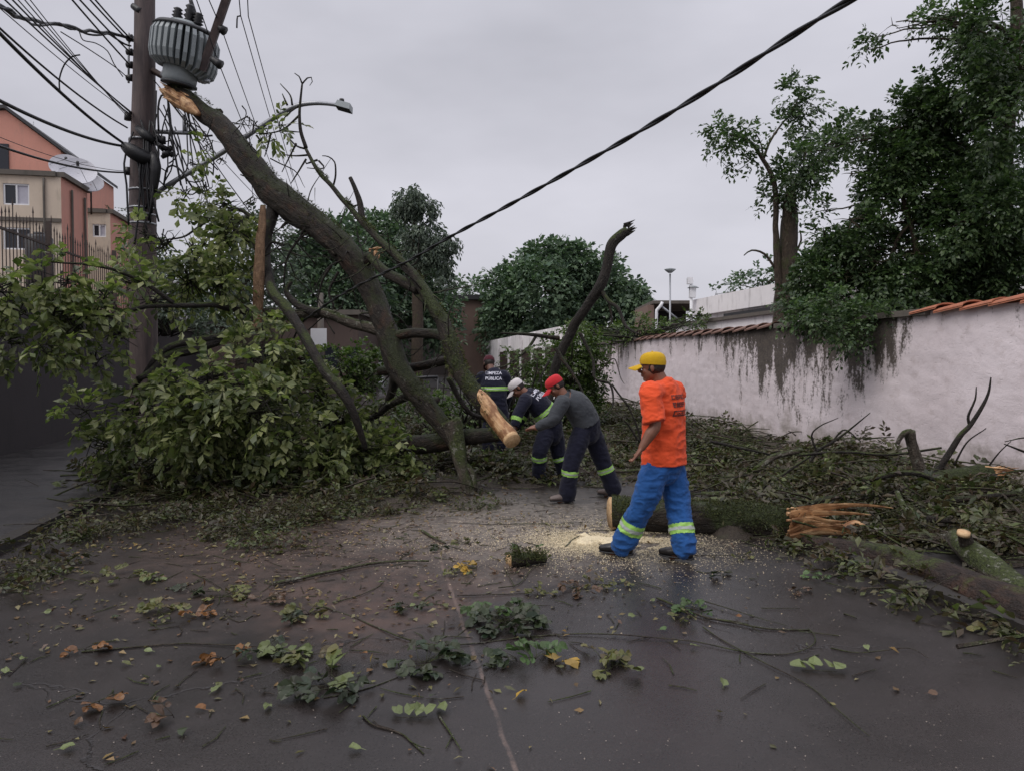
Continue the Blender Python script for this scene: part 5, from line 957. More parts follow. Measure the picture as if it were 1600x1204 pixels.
def shrub(label, blobs, Y, m, dens, ll, lw, name='shrub', stems=True, **k):
    B = PB([(*b, Y + rng.uniform(-.5, .5)) if len(b) == 3 else b for b in blobs]); c0 = np.mean([b[0] for b in B], 0); z = min(b[0][2] - b[1] for b in B); base = np.array([c0[0], c0[1], max(0, z)])
    root = thing(name, label, 'shrub', base); nm = NM(); blob_leaves(nm, B, dens, ll, lw, k.get('pairs', 3), .3, T_LOW if Y > 12 else T_MID, gap=k.get('gap', .1), gs=2, updown=.6); nm.build('foliage', M[m], root, smooth=False)
    nm = NM()
    for c, r in B:
        for j in range(3): tube(nm, [base + rng.normal(0, .15, 3) * [1, 1, 0], (base + c) / 2 + rng.normal(0, .12, 3), c + rdir(1)[0] * r * .6], [.025, .018, .006], 5, .2, jit=.1)
    nm.build('stems', M['bark_dark'], root); return root
shrub('ivy and bushes smothering the far end of the white wall behind the red capped worker', [(880, 560, 26), (905, 545, 24), (925, 570, 22), (890, 595, 28), (915, 610, 26), (930, 540, 16), (870, 620, 26), (900, 640, 26), (850, 580, 22), (840, 610, 20), (930, 600, 16), (895, 530, 16), (860, 545, 16), (925, 640, 18), (880, 660, 22)], 15.5, 'leaf_vine', 1500, .075, .05, name='ivy_thicket')
shrub('low plants running along the top of the white wall near its end', [(920, 520, 10), (945, 523, 9), (965, 518, 10), (985, 520, 9), (1010, 512, 12), (1030, 512, 9), (1060, 510, 9), (1080, 503, 12), (1095, 505, 9), (1000, 500, 8), (1040, 518, 7), (1100, 492, 6), (905, 512, 9), (890, 518, 9)], 20, 'leaf_vine', 900, .10, .055, name='wall_top_plants')
shrub('bright green bush on the far verge between the two leaning trunks', [(560, 560, 22), (585, 570, 20), (540, 575, 24), (610, 575, 14), (520, 560, 20), (570, 590, 24), (500, 580, 24)], 15, 'leaf_vine', 900, .09, .05, name='verge_bush')
shrub('pale yellow green bush low behind the two trunks in the middle', [(640, 610, 20), (665, 630, 24), (700, 625, 20), (725, 615, 14), (740, 640, 20), (690, 650, 22), (640, 640, 24), (720, 660, 20), (820, 560, 14), (835, 575, 14), (790, 600, 14)], 12.6, 'leaf_vine', 700, .075, .042, name='verge_bush')
shrub('green bush behind the navy shirted worker nearest the road middle', [(800, 565, 14), (825, 600, 16), (815, 580, 12), (842, 560, 12), (790, 640, 16), (815, 650, 18)], 13, 'leaf_vine', 700, .075, .042, name='verge_bush')
shrub('dark shrub behind the left spiked fence below the pole', [(215, 400, 24), (250, 395, 18), (235, 430, 26), (265, 440, 24), (205, 440, 20), (285, 480, 24), (330, 500, 24), (240, 480, 24)], 21, 'leaf_far_grey', 450, .13, .07, name='shrub')

def treeline():
    nm = NM(); B = []
    for x in np.arange(-200, 1700, 26): Y = rng.uniform(95, 120); B.append((P(x, 553 + rng.uniform(-10, 6), Y), rng.uniform(2.2, 4.2)))
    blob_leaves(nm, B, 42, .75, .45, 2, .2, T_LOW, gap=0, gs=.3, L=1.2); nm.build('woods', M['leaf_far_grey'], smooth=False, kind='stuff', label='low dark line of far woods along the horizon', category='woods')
treeline()
# ------------------------------------------------------------------ brush, logs and branches on the ground
def brush(name, label, spots, nsprig, ntwig, hmax, mleaf='leaf_brush', edge=.35, lf=(.045, .085), twr=(.004, .015), seed=0, zbase=0.0, K2=1.0):
    """a heap nobody could count: twigs and leaf sprays heaped to a height given by the spots (x, y, radius, height)"""
    nm = NM(); S = np.array(spots, float)
    def height(p):
        h = np.zeros(len(p))
        for x, y, r, hh in S: d = np.hypot(p[:, 0] - x, p[:, 1] - y) / r; h = np.maximum(h, hh * np.clip(1 - d ** 2.2, 0, 1))
        return h * (1 + .9 * fbm(np.c_[p[:, :2], np.zeros(len(p)) + seed], 1.6, 3))
    wgt = S[:, 2] ** 2; wgt /= wgt.sum()
    def pick(n): i = rng.choice(len(S), n, p=wgt); a = rng.uniform(0, 2 * math.pi, n); q = np.sqrt(rng.random(n)) * S[i, 2] * 1.04; p = np.c_[S[i, 0] + np.cos(a) * q, S[i, 1] + np.sin(a) * q]; return p
    # ground mat of soil and leaf mould under it
    for x, y, r, hh in S:
        if hh < .2: continue
        m = 10; n = 22; rr = np.linspace(0, 1, m); th = np.arange(n) / n * 2 * math.pi; V = np.array([[[x + math.cos(t) * r * k * (1 + .25 * math.sin(3 * t + x * 9)), y + math.sin(t) * r * k * (1 + .25 * math.cos(2 * t + y * 5)), 0] for t in th] for k in rr])
        f = V.reshape(-1, 3); h = hh * .45 * np.clip(1 - np.repeat(rr, n) ** 2, 0, 1) * (1 + 1.2 * fbm(f, 3, 3)) - .02; f[:, 2] = h + zbase; nm.add(f, [grid_faces(m, n)], 2)
    p = pick(int(nsprig * 1.35)); p = p[fbm(np.c_[p, np.full(len(p), seed + 2.0)], 1.5, 3) > -.09]; h = height(p); z = zbase + h * rng.uniform(.35, 1.0, len(p)) + .015; pos = np.c_[p, z]
    d = rdir(len(p)) * [1, 1, .4]; d[:, 2] += .1; n_ = nrm(rdir(len(p)) * .7 + [0, -.1, 1.0])
    half = int(len(p) * .5)
    sprigs(nm, pos[:half], d[:half], n_[:half], rng.uniform(.10, .24, half), 3, lf[0], lf[0] * .5, .15, T_MID, 0)
    sprigs(nm, pos[half:], d[half:], n_[half:], rng.uniform(.14, .28, len(p) - half), 3, lf[1], lf[1] * .52, .2, T_MID, 0)
    p = pick(ntwig)
    hh = height(p)
    for i in range(ntwig):
        a = rng.uniform(0, 2 * math.pi); L = rng.uniform(.3, 1.1); c = np.array([p[i, 0], p[i, 1], zbase + hh[i] * rng.uniform(.5, 1.1) + .02]); dr = np.array([math.cos(a), math.sin(a), rng.normal(0, .14)]); bend = rng.normal(0, .14, 3); r = rng.uniform(*twr)
        q = [c - dr * L / 2, c + bend * L * .5, c + dr * L / 2 + bend * .3]
        for v in q: v[2] = max(v[2], zbase + .01)
        tube(nm, q, [r, r * .8, r * .4], 4, .14, 1, jit=.07, seed=i)
    return nm.build(name, [M[mleaf], M['twig'], M['earth']], smooth=False, kind='stuff', label=label, category='brush')
M['twig'] = barkmat('twig_bark', ((.014, .010, .008), (.08, .06, .045)), .1, .45)
def gs_(l): return [(G(a[0], a[1])[0], G(a[0], a[1])[1], a[2], a[3]) for a in l]
# heap along the foot of the white wall
sp = []
for s in np.arange(5.5, 21, .8): sp.append((*RL(6.3, s)[:2], .85, .50 + .12 * math.sin(s * 3))); sp.append((*RL(5.3, s + .3)[:2], .95, .40 + .12 * math.sin(s * 2.1)))
for s in np.arange(7.6, 20, .9): sp.append((*RL(4.3, s)[:2], .8, .26 + .1 * math.sin(s * 2.7)))
for x_, y_, r_, h_ in ((1200, 815, .28, .36), (1250, 822, .24, .3), (1300, 830, .3, .28), (1360, 840, .35, .25), (1430, 850, .4, .28), (1150, 800, .4, .4)): q_ = P(x_, y_, 7.15 - (x_ - 1090) * .0022); sp.append((q_[0], q_[1] + .12, r_, h_))
brush('brush_pile', 'long heap of cut branches and leaves along the foot of the white wall', sp, 13000, 1000, .6, zbase=.02, edge=.3, lf=(.05, .095), seed=4)
# heap under the fallen crown
sp = gs_([(200, 760, .9, .3), (280, 770, 1.0, .3), (360, 775, 1.0, .28), (440, 775, .9, .26), (520, 775, .9, .28), (600, 770, .9, .3), (660, 765, .8, .25), (560, 745, 1.1, .5), (460, 745, 1.1, .5), (360, 745, 1.1, .5), (250, 735, 1.2, .5), (620, 735, 1.1, .5), (690, 740, .9, .4), (540, 715, 1.3, .7), (640, 710, 1.2, .6), (720, 735, .9, .35), (780, 745, .9, .3), (760, 715, 1.2, .45), (820, 745, .8, .25), (700, 700, 1.5, .6), (600, 690, 1.8, .8), (850, 725, 1.0, .35), (920, 735, .9, .3), (960, 720, 1.2, .35), (860, 700, 1.4, .4), (940, 700, 1.5, .4), (780, 690, 1.6, .4), (880, 680, 1.8, .4), (900, 760, .6, .15), (640, 680, 1.8, .6), (380, 715, 1.5, .6), (450, 700, 1.5, .7)])
brush('brush_pile', 'tangle of leaves and twigs across the road under the fallen tree', sp, 9500, 1100, .5, lf=(.06, .105))
sp = gs_([(430, 812, .45, .12), (390, 830, .35, .10), (470, 815, .35, .1), (420, 850, .28, .08), (360, 838, .25, .07), (500, 800, .5, .12), (570, 790, .45, .1), (250, 815, .3, .06), (310, 805, .3, .06), (180, 830, .28, .06), (340, 800, .35, .08), (120, 840, .25, .05), (50, 900, .22, .06), (15, 915, .25, .07), (90, 880, .15, .04), (650, 785, .3, .07), (750, 790, .3, .05), (820, 822, .2, .03), (600, 800, .35, .06)])
brush('leaf_drift', 'drifts of trodden leaves at the front edge of the fallen crown', sp, 1500, 50, .1, lf=(.03, .06), twr=(.002, .005))
sp = [(*RL(4.25, s)[:2], .42, .09) for s in np.arange(3.2, 7.4, .35)] + [(*RL(3.62, s)[:2], .20, .05) for s in np.arange(3.0, 7.8, .28)] + [(*RL(5.2, s)[:2], .75, .22) for s in np.arange(3.2, 7, .5)]
brush('leaf_drift', 'leaf mould and twigs on the right hand sidewalk by the lichened log', sp, 2500, 240, .1, zbase=.03)
sp = [(*RL(-3.9 - rng.uniform(0, 1.2), s)[:2], rng.uniform(.15, .35), .04) for s in (4.8, 5.6, 6.3, 7.1, 7.9, 8.6)] + [(*RL(-2.85, s)[:2], .16, .03) for s in np.arange(4.5, 8.6, .8)]
brush('leaf_drift', 'loose leaves along the left kerb and pavement', sp, 260, 24, .1, zbase=.085)

def log(name, label, pts, rad, m='bark_moss', n=20, cat='branch', seed=0, cap=None, rough=.12, group=None, world=False, step=.03, side=()):
    w = np.array(pts) if world else np.array(pxs(pts)); root = thing(name, label, cat, (w[:, 0].mean(), w[:, 1].mean(), max(0, w[:, 2].min() - .02)), group)
    nm = NM(); tube(nm, w, rad, n, step, 0, None, rough, 7, .04, True, seed, 1 if cap else None); nm.build('stem', [M[m]] + ([M[cap]] if cap else []), root)
    for k, (p, r) in enumerate(side): nm = NM(); tube(nm, np.array(p) if world else pxs(p), r, max(5, n // 2), step, 0, None, rough, 9, .03, True, seed + k + 3); nm.build('fork', M[m], root)
    return root
# mossy butt log lying behind the orange shirted man, torn open at its right end
def big_log():
    a = G(962, 836); r = .19
    pts = [(957, 802, 7.15), (1000, 806, 7.1), (1060, 808, 7.05), (1120, 810, 7.0), (1180, 814, 6.9), (1235, 820, 6.8), (1262, 823, 6.75)]
    root = thing('mossy_log', 'thick moss covered log, sawn at the left and torn into pale splinters at the right', 'log', (P(1100, 800, 7)[0], 7.0, 0))
    nm = NM(); tube(nm, pxs(pts), [.160, .155, .158, .165, .170, .165, .11], 40, .025, 0, None, .2, 6, .05, True, 5); nm.build('stem', M['bark_moss'], root)
    q = P(955.5, 802, 7.15); d = np.array([-1, -.12, 0.]); nm = NM(); tube(nm, [q - d * .02, q + d * .012], [.158, .158], 32, .1, rough=.06); nm.build('sawn_face', M['cut'], root)
    nm = NM()                     # long torn fibres
    S = [((1236, 800), (1290, 790), (1345, 788), (1397, 793), .028), ((1236, 806), (1280, 800), (1320, 799), (1360, 803), .022), ((1238, 814), (1270, 808), (1300, 812), (1325, 810), .026), ((1232, 824), (1265, 818), (1290, 822), (1318, 826), .026), ((1232, 834), (1262, 826), (1310, 824), (1352, 843), .034), ((1235, 838), (1280, 829), (1325, 833), (1356, 846), .026), ((1240, 798), (1262, 794), (1285, 796), (1300, 800), .024), ((1240, 822), (1255, 806), (1268, 802), (1275, 812), .02), ((1232, 830), (1250, 822), (1262, 812), (1290, 815), .022), ((1236, 845), (1260, 834), (1282, 828), (1300, 829), .022)]
    for i, s in enumerate(S):
        Yb = 6.56 - .04 * (i % 3); t = s[4] * .8; tube(nm, [P(x, y, Yb - .01 * k) for k, (x, y) in enumerate(s[:4])], [[t * 1.9, t * .5], [t * 2.0, t * .35], [t * 1.0, t * .2], [.003, .002]], 6, .02, 0, (0, -.5, 1), .35, 14, .05, True, i)
    for i in range(46):
        x, y = rng.uniform(1228, 1262), rng.uniform(793, 843); a = P(x, y, 6.62 + rng.uniform(-.05, .1)); l = rng.uniform(.10, .42); e = a + nrm(np.array([1, -.05, rng.uniform(-.12, .12)])) * l
        tube(nm, [a, (a + e) / 2 + rng.normal(0, .01, 3), e], [rng.uniform(.008, .02), rng.uniform(.006, .012), .002], 5, .04, rough=.2, seed=i)
    tube(nm, pxs([(1318, 822, 6.5), (1335, 816, 6.48), (1352, 826, 6.48), (1352, 842, 6.46)]), [[.02, .04], [.03, .05], [.03, .05], [.01, .03]], 8, .03, rough=.2); nm.build('torn_end', M['wood'], root, smooth=False)
    nm = NM(); p, q = smooth_path(np.array(pxs(pts)), [.160, .155, .158, .165, .170, .165, .11], .01); t, a, b = frames(p); idx = np.repeat(np.arange(len(p)), 60); th = rng.uniform(0, 2 * math.pi, len(idx)); nn = a[idx] * np.cos(th)[:, None] + b[idx] * np.sin(th)[:, None]; pos = p[idx] + nn * q[idx] * 1.02; ok = (fbm(pos, 4, 3) + .14 * nn[:, 2] > .04); pos, nn = pos[ok], nn[ok]
    leaves(nm, pos, nn + rdir(len(pos)) * .8, rdir(len(pos)), rng.uniform(.015, .045, len(pos)), rng.uniform(.006, .012, len(pos)), T_LOW); nm.build('moss', M['moss'], root, smooth=False)
big_log()
log('fallen_log', 'dark half buried trunk lying on the right kerb below the torn log', [(1262, 846, 6.45), (1340, 868, 6.0), (1420, 890, 5.55), (1500, 920, 5.1), (1580, 952, 4.65), (1700, 1000, 4.1)], [.07, .13, .155, .165, .17, .16], 'bark_wet', 30, 'trunk', 8)
log('lichened_log', 'pale lichen spotted log with a sawn side stub at the right edge', [(1490, 838, 5.9), (1520, 862, 5.55), (1560, 896, 5.2), (1600, 930, 4.9), (1650, 968, 4.6)], [.07, .09, .095, .10, .10], 'bark_lichen', 22, 'log', 9, 'cut', side=[([(1512, 862, 5.6), (1508, 846, 5.55), (1505, 832, 5.5)], [.055, .05, .045])])
nm = NM(); c_ = P(1505, 831.5, 5.49); tube(nm, [c_ - [0, 0, .02], c_ + [0, -.008, .012]], [.046, .044], 16, .1); nm.build('sawn_stub_face', M['cut'], [o for o in C.objects if o.name.startswith('lichened_log')][0])
log('pale_branch', 'pale lichened branch lying between the torn log and the right edge', [(1340, 822, 6.45), (1380, 832, 6.35), (1430, 838, 6.2), (1480, 842, 6.1)], [.03, .035, .04, .05], 'bark_lichen', 10, seed=2)
log('pale_branch', 'short pale branch leaning up to the left over the brush', [(1402, 768, 6.9), (1415, 795, 6.7), (1440, 830, 6.4)], [.022, .03, .035], 'bark_lichen', 10, seed=3)
log('broken_stub', 'upright broken stub with a hooked piece of bark in front of the wall', [(1440, 742, 7.9), (1432, 715, 7.9), (1424, 690, 7.9), (1420, 673, 7.9)], [.07, .06, .055, .065], 'bark_lichen', 14, seed=4, side=[([(1424, 672, 7.9), (1414, 674, 7.85), (1406, 684, 7.85), (1403, 692, 7.85)], [.03, .03, .025, .02])])
log('fallen_log', 'long broken trunk with a yellow torn end against the foot of the white wall', [(1400, 792, 7.6), (1440, 768, 7.7), (1480, 750, 7.8), (1530, 742, 7.8), (1548, 738, 7.8)], [.08, .11, .12, .12, .10], 'bark_moss', 20, 'trunk', 5, 'wood')
def torn2():
    nm = NM(); root = [o for o in C.objects if o.name.startswith('fallen_log')][-1]
    for i in range(26): a = P(rng.uniform(1538, 1556), rng.uniform(728, 748), 7.75); tube(nm, [a, a + nrm(np.array([1, -.2, rng.uniform(-.2, .25)])) * rng.uniform(.1, .28)], [rng.uniform(.01, .025), .003], 5, .04, seed=i)
    nm.build('torn_end', M['wood'], root)
torn2()
log('forked_branch', 'bare forked branch standing up against the white wall at the right', [(1455, 745, 8), (1478, 712, 8), (1500, 680, 8), (1516, 664, 8), (1535, 635, 8), (1546, 612, 8), (1549, 590, 8)], [.04, .035, .03, .026, .02, .014, .007], 'bark_dark', 8, seed=6, side=[([(1516, 664, 8), (1514, 650, 8), (1524, 625, 8), (1526, 605, 8)], [.018, .015, .011, .006]), ([(1490, 725, 8), (1510, 690, 8), (1540, 668, 8)], [.012, .009, .005]), ([(1540, 735, 8), (1560, 710, 8), (1580, 690, 8)], [.012, .008, .004])])
log('forked_branch', 'thin bare forked twigs rising from the brush left of the broken stub', [(1260, 735, 8.6), (1275, 705, 8.6), (1300, 690, 8.6), (1335, 665, 8.6), (1360, 645, 8.6)], [.022, .02, .016, .01, .005], 'bark_dark', 7, seed=7, side=[([(1275, 705, 8.6), (1268, 680, 8.6), (1282, 665, 8.6), (1310, 652, 8.6)], [.014, .011, .008, .004]), ([(1300, 690, 8.6), (1320, 672, 8.6), (1345, 690, 8.6)], [.012, .01, .006])])
log('forked_branch', 'leafless twigs jutting from the right edge in front of the white wall', [(1640, 720, 7.2), (1600, 705, 7.2), (1570, 694, 7.2)], [.018, .012, .006], 'bark_dark', 6, seed=8, side=[([(1625, 690, 7.2), (1600, 684, 7.2), (1570, 690, 7.2)], [.01, .008, .004])])
BR = [([(1095, 772), (1160, 770), (1200, 775), (1240, 785)], .03, 8.0, 'bark_lichen', 'straight pale branch just behind the mossy log'), ([(1150, 790), (1180, 792), (1205, 797)], .06, 7.2, 'bark_moss', 'short thick mossy piece resting on the mossy log'), ([(1180, 735), (1205, 715), (1230, 708), (1250, 705)], .045, 8.6, 'bark_lichen', 'curved grey branch in the middle of the wall heap'),
      ([(1250, 710), (1330, 705), (1400, 710), (1470, 700)], .02, 8.3, 'bark_dark', 'long thin dark branch lying level across the wall heap'), ([(1190, 765), (1230, 735), (1265, 712)], .022, 8.2, 'bark_dark', 'dark branch slanting up to the right in the wall heap'), ([(1330, 745), (1400, 748), (1470, 750)], .026, 8.0, 'bark_lichen', 'level grey branch below the broken stub'), ([(1240, 800), (1300, 778), (1380, 775), (1450, 745)], .03, 7.4, 'bark', 'brown branch above the torn fibres of the log'),
      ([(1110, 690), (1160, 700), (1210, 712)], .022, 9.5, 'bark_dark', 'dark branch beside the orange shirt against the wall foot'), ([(1350, 750), (1430, 740), (1500, 770), (1570, 800)], .03, 7.3, 'bark_dark', 'curved dark branch at the right of the wall heap'), ([(1420, 800), (1500, 780), (1600, 770)], .035, 6.9, 'bark', 'brown branch sloping to the right edge'), ([(1450, 810), (1540, 820), (1620, 840)], .03, 6.3, 'bark_dark', 'dark branch behind the lichened log'),
      ([(975, 655), (1000, 690), (985, 640), (970, 620)], .02, 12, 'bark_dark', 'twisted dry branch between the red capped worker and the man in orange'), ([(930, 735), (975, 737), (1005, 733)], .03, 9.5, 'bark_lichen', 'pale branch between the legs of the red capped worker and the man in orange'), ([(590, 800), (620, 795), (650, 790)], .018, 7.9, 'bark_lichen', 'pale stick at the front of the tangle'), ([(525, 782), (560, 780), (600, 776)], .03, 8.4, 'wood_dull', 'split pale end of a branch left of centre in the tangle'), ([(560, 800), (580, 797), (592, 793)], .014, 7.9, 'wood_dull', 'little pale splinter in front of the tangle')]
for p, r, Y, m, lab in BR:
    log('branch', lab, [(x, y, Y) for x, y in p], list(np.linspace(r, r * .6, len(p))), m, 9, seed=int(r * 999), group='cut branches lying about', step=.05)
# ------------------------------------------------------------------ small things on the asphalt
def gp(pts, z=.012): return [G(x, y, z) for x, y in pts]
TW = [([(130, 1016), (200, 1010), (280, 1004), (340, 1006), (400, 1010)], .006, 'long thin straight stick at the left of the near road', []), ([(428, 912), (470, 903), (520, 892), (580, 880), (640, 876), (672, 876)], .014, 'mossy branch the thickness of a wrist lying left of the road joint', [([(520, 892), (560, 878), (590, 868)], .005)]),
      ([(505, 946), (545, 958), (580, 975), (620, 993), (670, 1006), (720, 1006), (780, 998), (860, 990), (930, 990), (1000, 995), (1080, 1001), (1160, 1016), (1230, 1020), (1268, 1008), (1272, 992), (1262, 982)], .005, 'very long dark vine curving right across the road and curling back at its right end', []),
      ([(1028, 934), (1060, 948), (1100, 962), (1150, 972), (1200, 980), (1265, 981)], .008, 'forked stick right of the leafy spray in front of the man', [([(1110, 965), (1160, 972), (1190, 988)], .005), ([(1100, 938), (1140, 950), (1180, 962), (1230, 975)], .004)]),
      ([(1098, 980), (1150, 1010), (1200, 1038), (1262, 1068), (1310, 1108), (1360, 1150)], .004, 'long straight wiry twig running down to the lower right', []), ([(568, 1116), (585, 1130), (625, 1142), (645, 1158), (662, 1174)], .005, 'bent dark twig near the bottom left of the road joint', [([(645, 1158), (660, 1165), (674, 1168)], .003)]),
      ([(684, 1116), (700, 1138), (708, 1150), (722, 1172)], .005, 'small forked twig below the single pale leaf', [([(708, 1146), (702, 1158), (697, 1168)], .004)]), ([(505, 1088), (548, 1080), (590, 1068), (622, 1056)], .004, 'thin stem joining two dark leaf sprays', []), ([(520, 940), (560, 930), (590, 915), (600, 905)], .004, 'thin twig by the reddish mud', []),
      ([(715, 930), (760, 928), (820, 925), (830, 930)], .004, 'reddish straight twig right of the road joint', []), ([(780, 918), (810, 912), (830, 890), (845, 880)], .004, 'small crooked twig above the big dark spray', [([(805, 915), (790, 892), (788, 885)], .003)]), ([(1155, 842), (1180, 852), (1202, 858), (1225, 866)], .006, 'bare pale twig at the end of the mossy log', [([(1202, 858), (1212, 848), (1240, 846)], .005)]),
      ([(1085, 866), (1130, 868), (1180, 866)], .004, 'dark twig right of the man in orange', []), ([(1090, 890), (1105, 893), (1128, 890)], .004, 'short dark twig right of the rear boot', []), ([(1300, 1012), (1340, 1020), (1380, 1018), (1420, 1014), (1450, 1030)], .004, 'thin wavy twig at the lower right', []), ([(1285, 905), (1310, 898), (1350, 896), (1420, 897)], .006, 'pale twig reaching out from the right kerb', [([(1450, 900), (1456, 925), (1465, 948)], .004)]),
      ([(1190, 950), (1215, 950), (1250, 950)], .003, 'fine twig beside the forked stick', []), ([(1320, 958), (1335, 963), (1340, 966)], .006, 'stubby bark chip at the right of the near road', []), ([(660, 828), (675, 838), (695, 848)], .016, 'short thick broken stick on the muddy patch', []), ([(885, 852), (895, 842), (905, 836)], .010, 'little stick at the edge of the sawdust', []), ([(300, 895), (330, 908), (360, 925)], .004, 'thin twig above the yellow green spray', []), ([(395, 960), (375, 970), (350, 958)], .004, 'tiny crooked twig amid the leaf clusters', []), ([(650, 1010), (700, 1000), (760, 955)], .003, 'faint twig over the road joint', []), ([(1290, 910), (1340, 920), (1400, 915)], .004, 'twig under the pale twig at the right kerb', [])]
for i, (p, r, lab, forks) in enumerate(TW):
    w_ = gp(p, r + .004); root = thing('twig', lab, 'twig', (np.mean([q[0] for q in w_]), np.mean([q[1] for q in w_]), 0), 'twigs scattered on the wet road')
    nm = NM(); tube(nm, w_, list(np.linspace(r, r * .5, len(w_))), 7, .03, 0, None, .15, 20, .03, seed=i); m = 'bark_lichen' if r > .009 or 'pale' in lab else 'twig'; nm.build('stem', M[m], root)
    for q, fr in forks: nm = NM(); tube(nm, gp(q, r + .006), list(np.linspace(fr, fr * .4, len(q))), 6, .03, jit=.02, seed=i); nm.build('fork', M[m], root)
def small_log():
    root = thing('small_log', 'short mossy log with a sawn orange end lying on the road behind the dark spray', 'log', G(822, 876)); a, b = G(797, 875, .055), G(852, 872, .04)
    nm = NM(); tube(nm, [a, (a + b) / 2 + [0, 0, .005], b], [.055, .052, .035], 18, .02, rough=.14, rs=12); nm.build('stem', M['bark_moss'], root)
    nm = NM(); d = nrm(a - b + [0, -.12, 0]); tube(nm, [a - d * .01, a + d * .008], [.05, .05], 18, .1); nm.build('sawn_face', M['cut'], root)
    nm = NM(); K = 800; t = rng.random(K)[:, None]; u = rdir(K); u[:, 2] = abs(u[:, 2]); pos = a + (b - a) * t + u * .05; leaves(nm, pos, u + rdir(K) * .6, rdir(K), rng.uniform(.01, .035, K), rng.uniform(.004, .01, K)); sprigs(nm, a + (b - a) * rng.random((26, 1)) + [0, 0, .05], rdir(26) + [0, 0, .7], rdir(26), .08, 3, .03, .015); nm.build('moss', M['moss'], root, smooth=False)
small_log()
# leafy sprays: (px, py, spread in px, number of sprays, leaf length, material, label)
SP = [(250, 962, 34, 7, .060, 'l_yg', 'yellow green leafy spray, the brightest in the left cluster'), (300, 962, 20, 4, .055, 'l_ora', 'orange brown leaf bunch in the left cluster'), (345, 935, 36, 7, .055, 'l_yg', 'broad heap of mixed leaves above the orange bunch'), (410, 940, 30, 6, .05, 'l_br', 'brownish leaves along the stick in the left cluster'), (300, 925, 22, 4, .06, 'l_dk', 'dark green spray behind the orange bunch'), (440, 970, 24, 5, .055, 'l_dk', 'dark green spray right of the left cluster'), (482, 962, 28, 6, .06, 'l_yg', 'yellow green spray beside the muddy patch'),
      (160, 902, 22, 5, .055, 'l_yg', 'olive leaf row near the left kerb'), (200, 905, 24, 5, .055, 'l_yg', 'olive leaf spray ending the row near the left kerb'), (235, 905, 12, 3, .06, 'l_pale', 'pale leaf pair at the right of the olive row'), (350, 1032, 20, 4, .055, 'l_ora', 'wilted brown spray on the long thin stick'), (410, 1025, 20, 4, .065, 'l_dk', 'dark green spray left of the pale rounded leaves'), (445, 1032, 30, 6, .075, 'l_pale', 'spray of pale rounded leaves in the lower left'), (480, 1030, 16, 4, .07, 'l_yg', 'rounded yellow green leaves at the right end of the pale spray'),
      (155, 1100, 18, 2, .065, 'l_ora', 'bright orange bunch of dead leaves at the lower left'), (272, 1124, 10, 2, .06, 'l_br', 'faded brown leaves at the bottom left'), (665, 1040, 44, 12, .075, 'l_dk', 'thick dark green spray left of the road joint'), (515, 1082, 34, 7, .085, 'l_dk', 'spiky dark green spray at the lower left of the joint'), (517, 1058, 12, 2, .09, 'l_pale', 'pale broad leaf on top of the spiky dark spray'), (790, 975, 62, 24, .075, 'l_dk', 'largest dark green spray, lying right of the road joint'), (770, 962, 30, 7, .07, 'l_dk2', 'lighter green leaves at the left of the largest spray'),
      (835, 1033, 26, 6, .075, 'l_dk2', 'fresh green spray below the largest one'), (808, 1035, 16, 4, .07, 'l_dk', 'dark leaves at the left of the fresh green spray'), (868, 1042, 10, 2, .075, 'l_yel', 'dull yellow leaf pair right of the fresh green spray'), (938, 1030, 20, 4, .07, 'l_yg', 'yellowish leaves with a dark stalk below the vine'), (958, 1045, 18, 4, .075, 'l_yg', 'yellow green leaf bunch just below its yellowish neighbour'), (1283, 1052, 0, 0, .1, 'l_pale', 'neat fan of five pale green leaflets on the bare asphalt'), (645, 1125, 0, 0, .085, 'l_pale', 'row of four pale ribbed leaflets near the bottom'),
      (1085, 955, 26, 9, .05, 'l_dk2', 'green spray on the forked stick'), (1078, 968, 16, 4, .045, 'l_yg', 'small yellow green leaves in front of the forked stick'), (840, 932, 22, 5, .05, 'l_yg', 'yellowish leaves beyond the largest dark spray'), (900, 925, 30, 7, .045, 'l_br', 'brown leaf trail in front of the sawdust'), (930, 915, 22, 5, .045, 'l_yg', 'mottled leaves below the front boot'), (745, 890, 26, 6, .05, 'l_yel', 'golden leaves lying across the road joint'), (710, 898, 20, 5, .045, 'l_yg', 'olive leaves left of the golden ones'), (790, 898, 22, 5, .04, 'l_br', 'dull leaves in front of the small mossy log'), (735, 852, 26, 6, .045, 'l_yg', 'yellow green leaves on the pale dusty asphalt'), (690, 860, 18, 5, .045, 'l_dk', 'dark leaf bunch on the muddy patch'),
      (640, 950, 18, 5, .05, 'l_dk', 'dark curled leaves beside the reddish mud'), (1130, 902, 12, 3, .05, 'l_dk', 'black green leaf clump right of the rear boot'), (1565, 990, 24, 6, .06, 'l_yg', 'green weed tuft in the right gutter'), (1275, 905, 16, 5, .04, 'l_dk2', 'little green tuft at the right kerb'), (1160, 872, 20, 5, .035, 'l_yg', 'small leaves by the bare pale twig'), (1245, 925, 14, 4, .04, 'l_br', 'brown leaves on the road left of the kerb'), (380, 852, 26, 6, .045, 'l_pale', 'pale leaf tips in front of the dark drift'), (455, 862, 22, 5, .045, 'l_yg', 'yellowish spray at the corner of the dark drift'), (640, 868, 16, 4, .04, 'l_br', 'brown leaves at the tip of the mossy branch'), (820, 858, 18, 4, .05, 'l_dk2', 'leafy tuft standing on the small mossy log'), (965, 915, 10, 3, .045, 'l_yg', 'small yellow leaves right of the sawdust'), (133, 1018, 14, 3, .055, 'l_ora', 'wilted leaves at the left tip of the long thin stick')]
M['l_dk2'] = leafmat('fresh_green_leaf', [(.04, .08, .022), (.06, .11, .03), (.05, .085, .025)], 1.3, trans=.12)
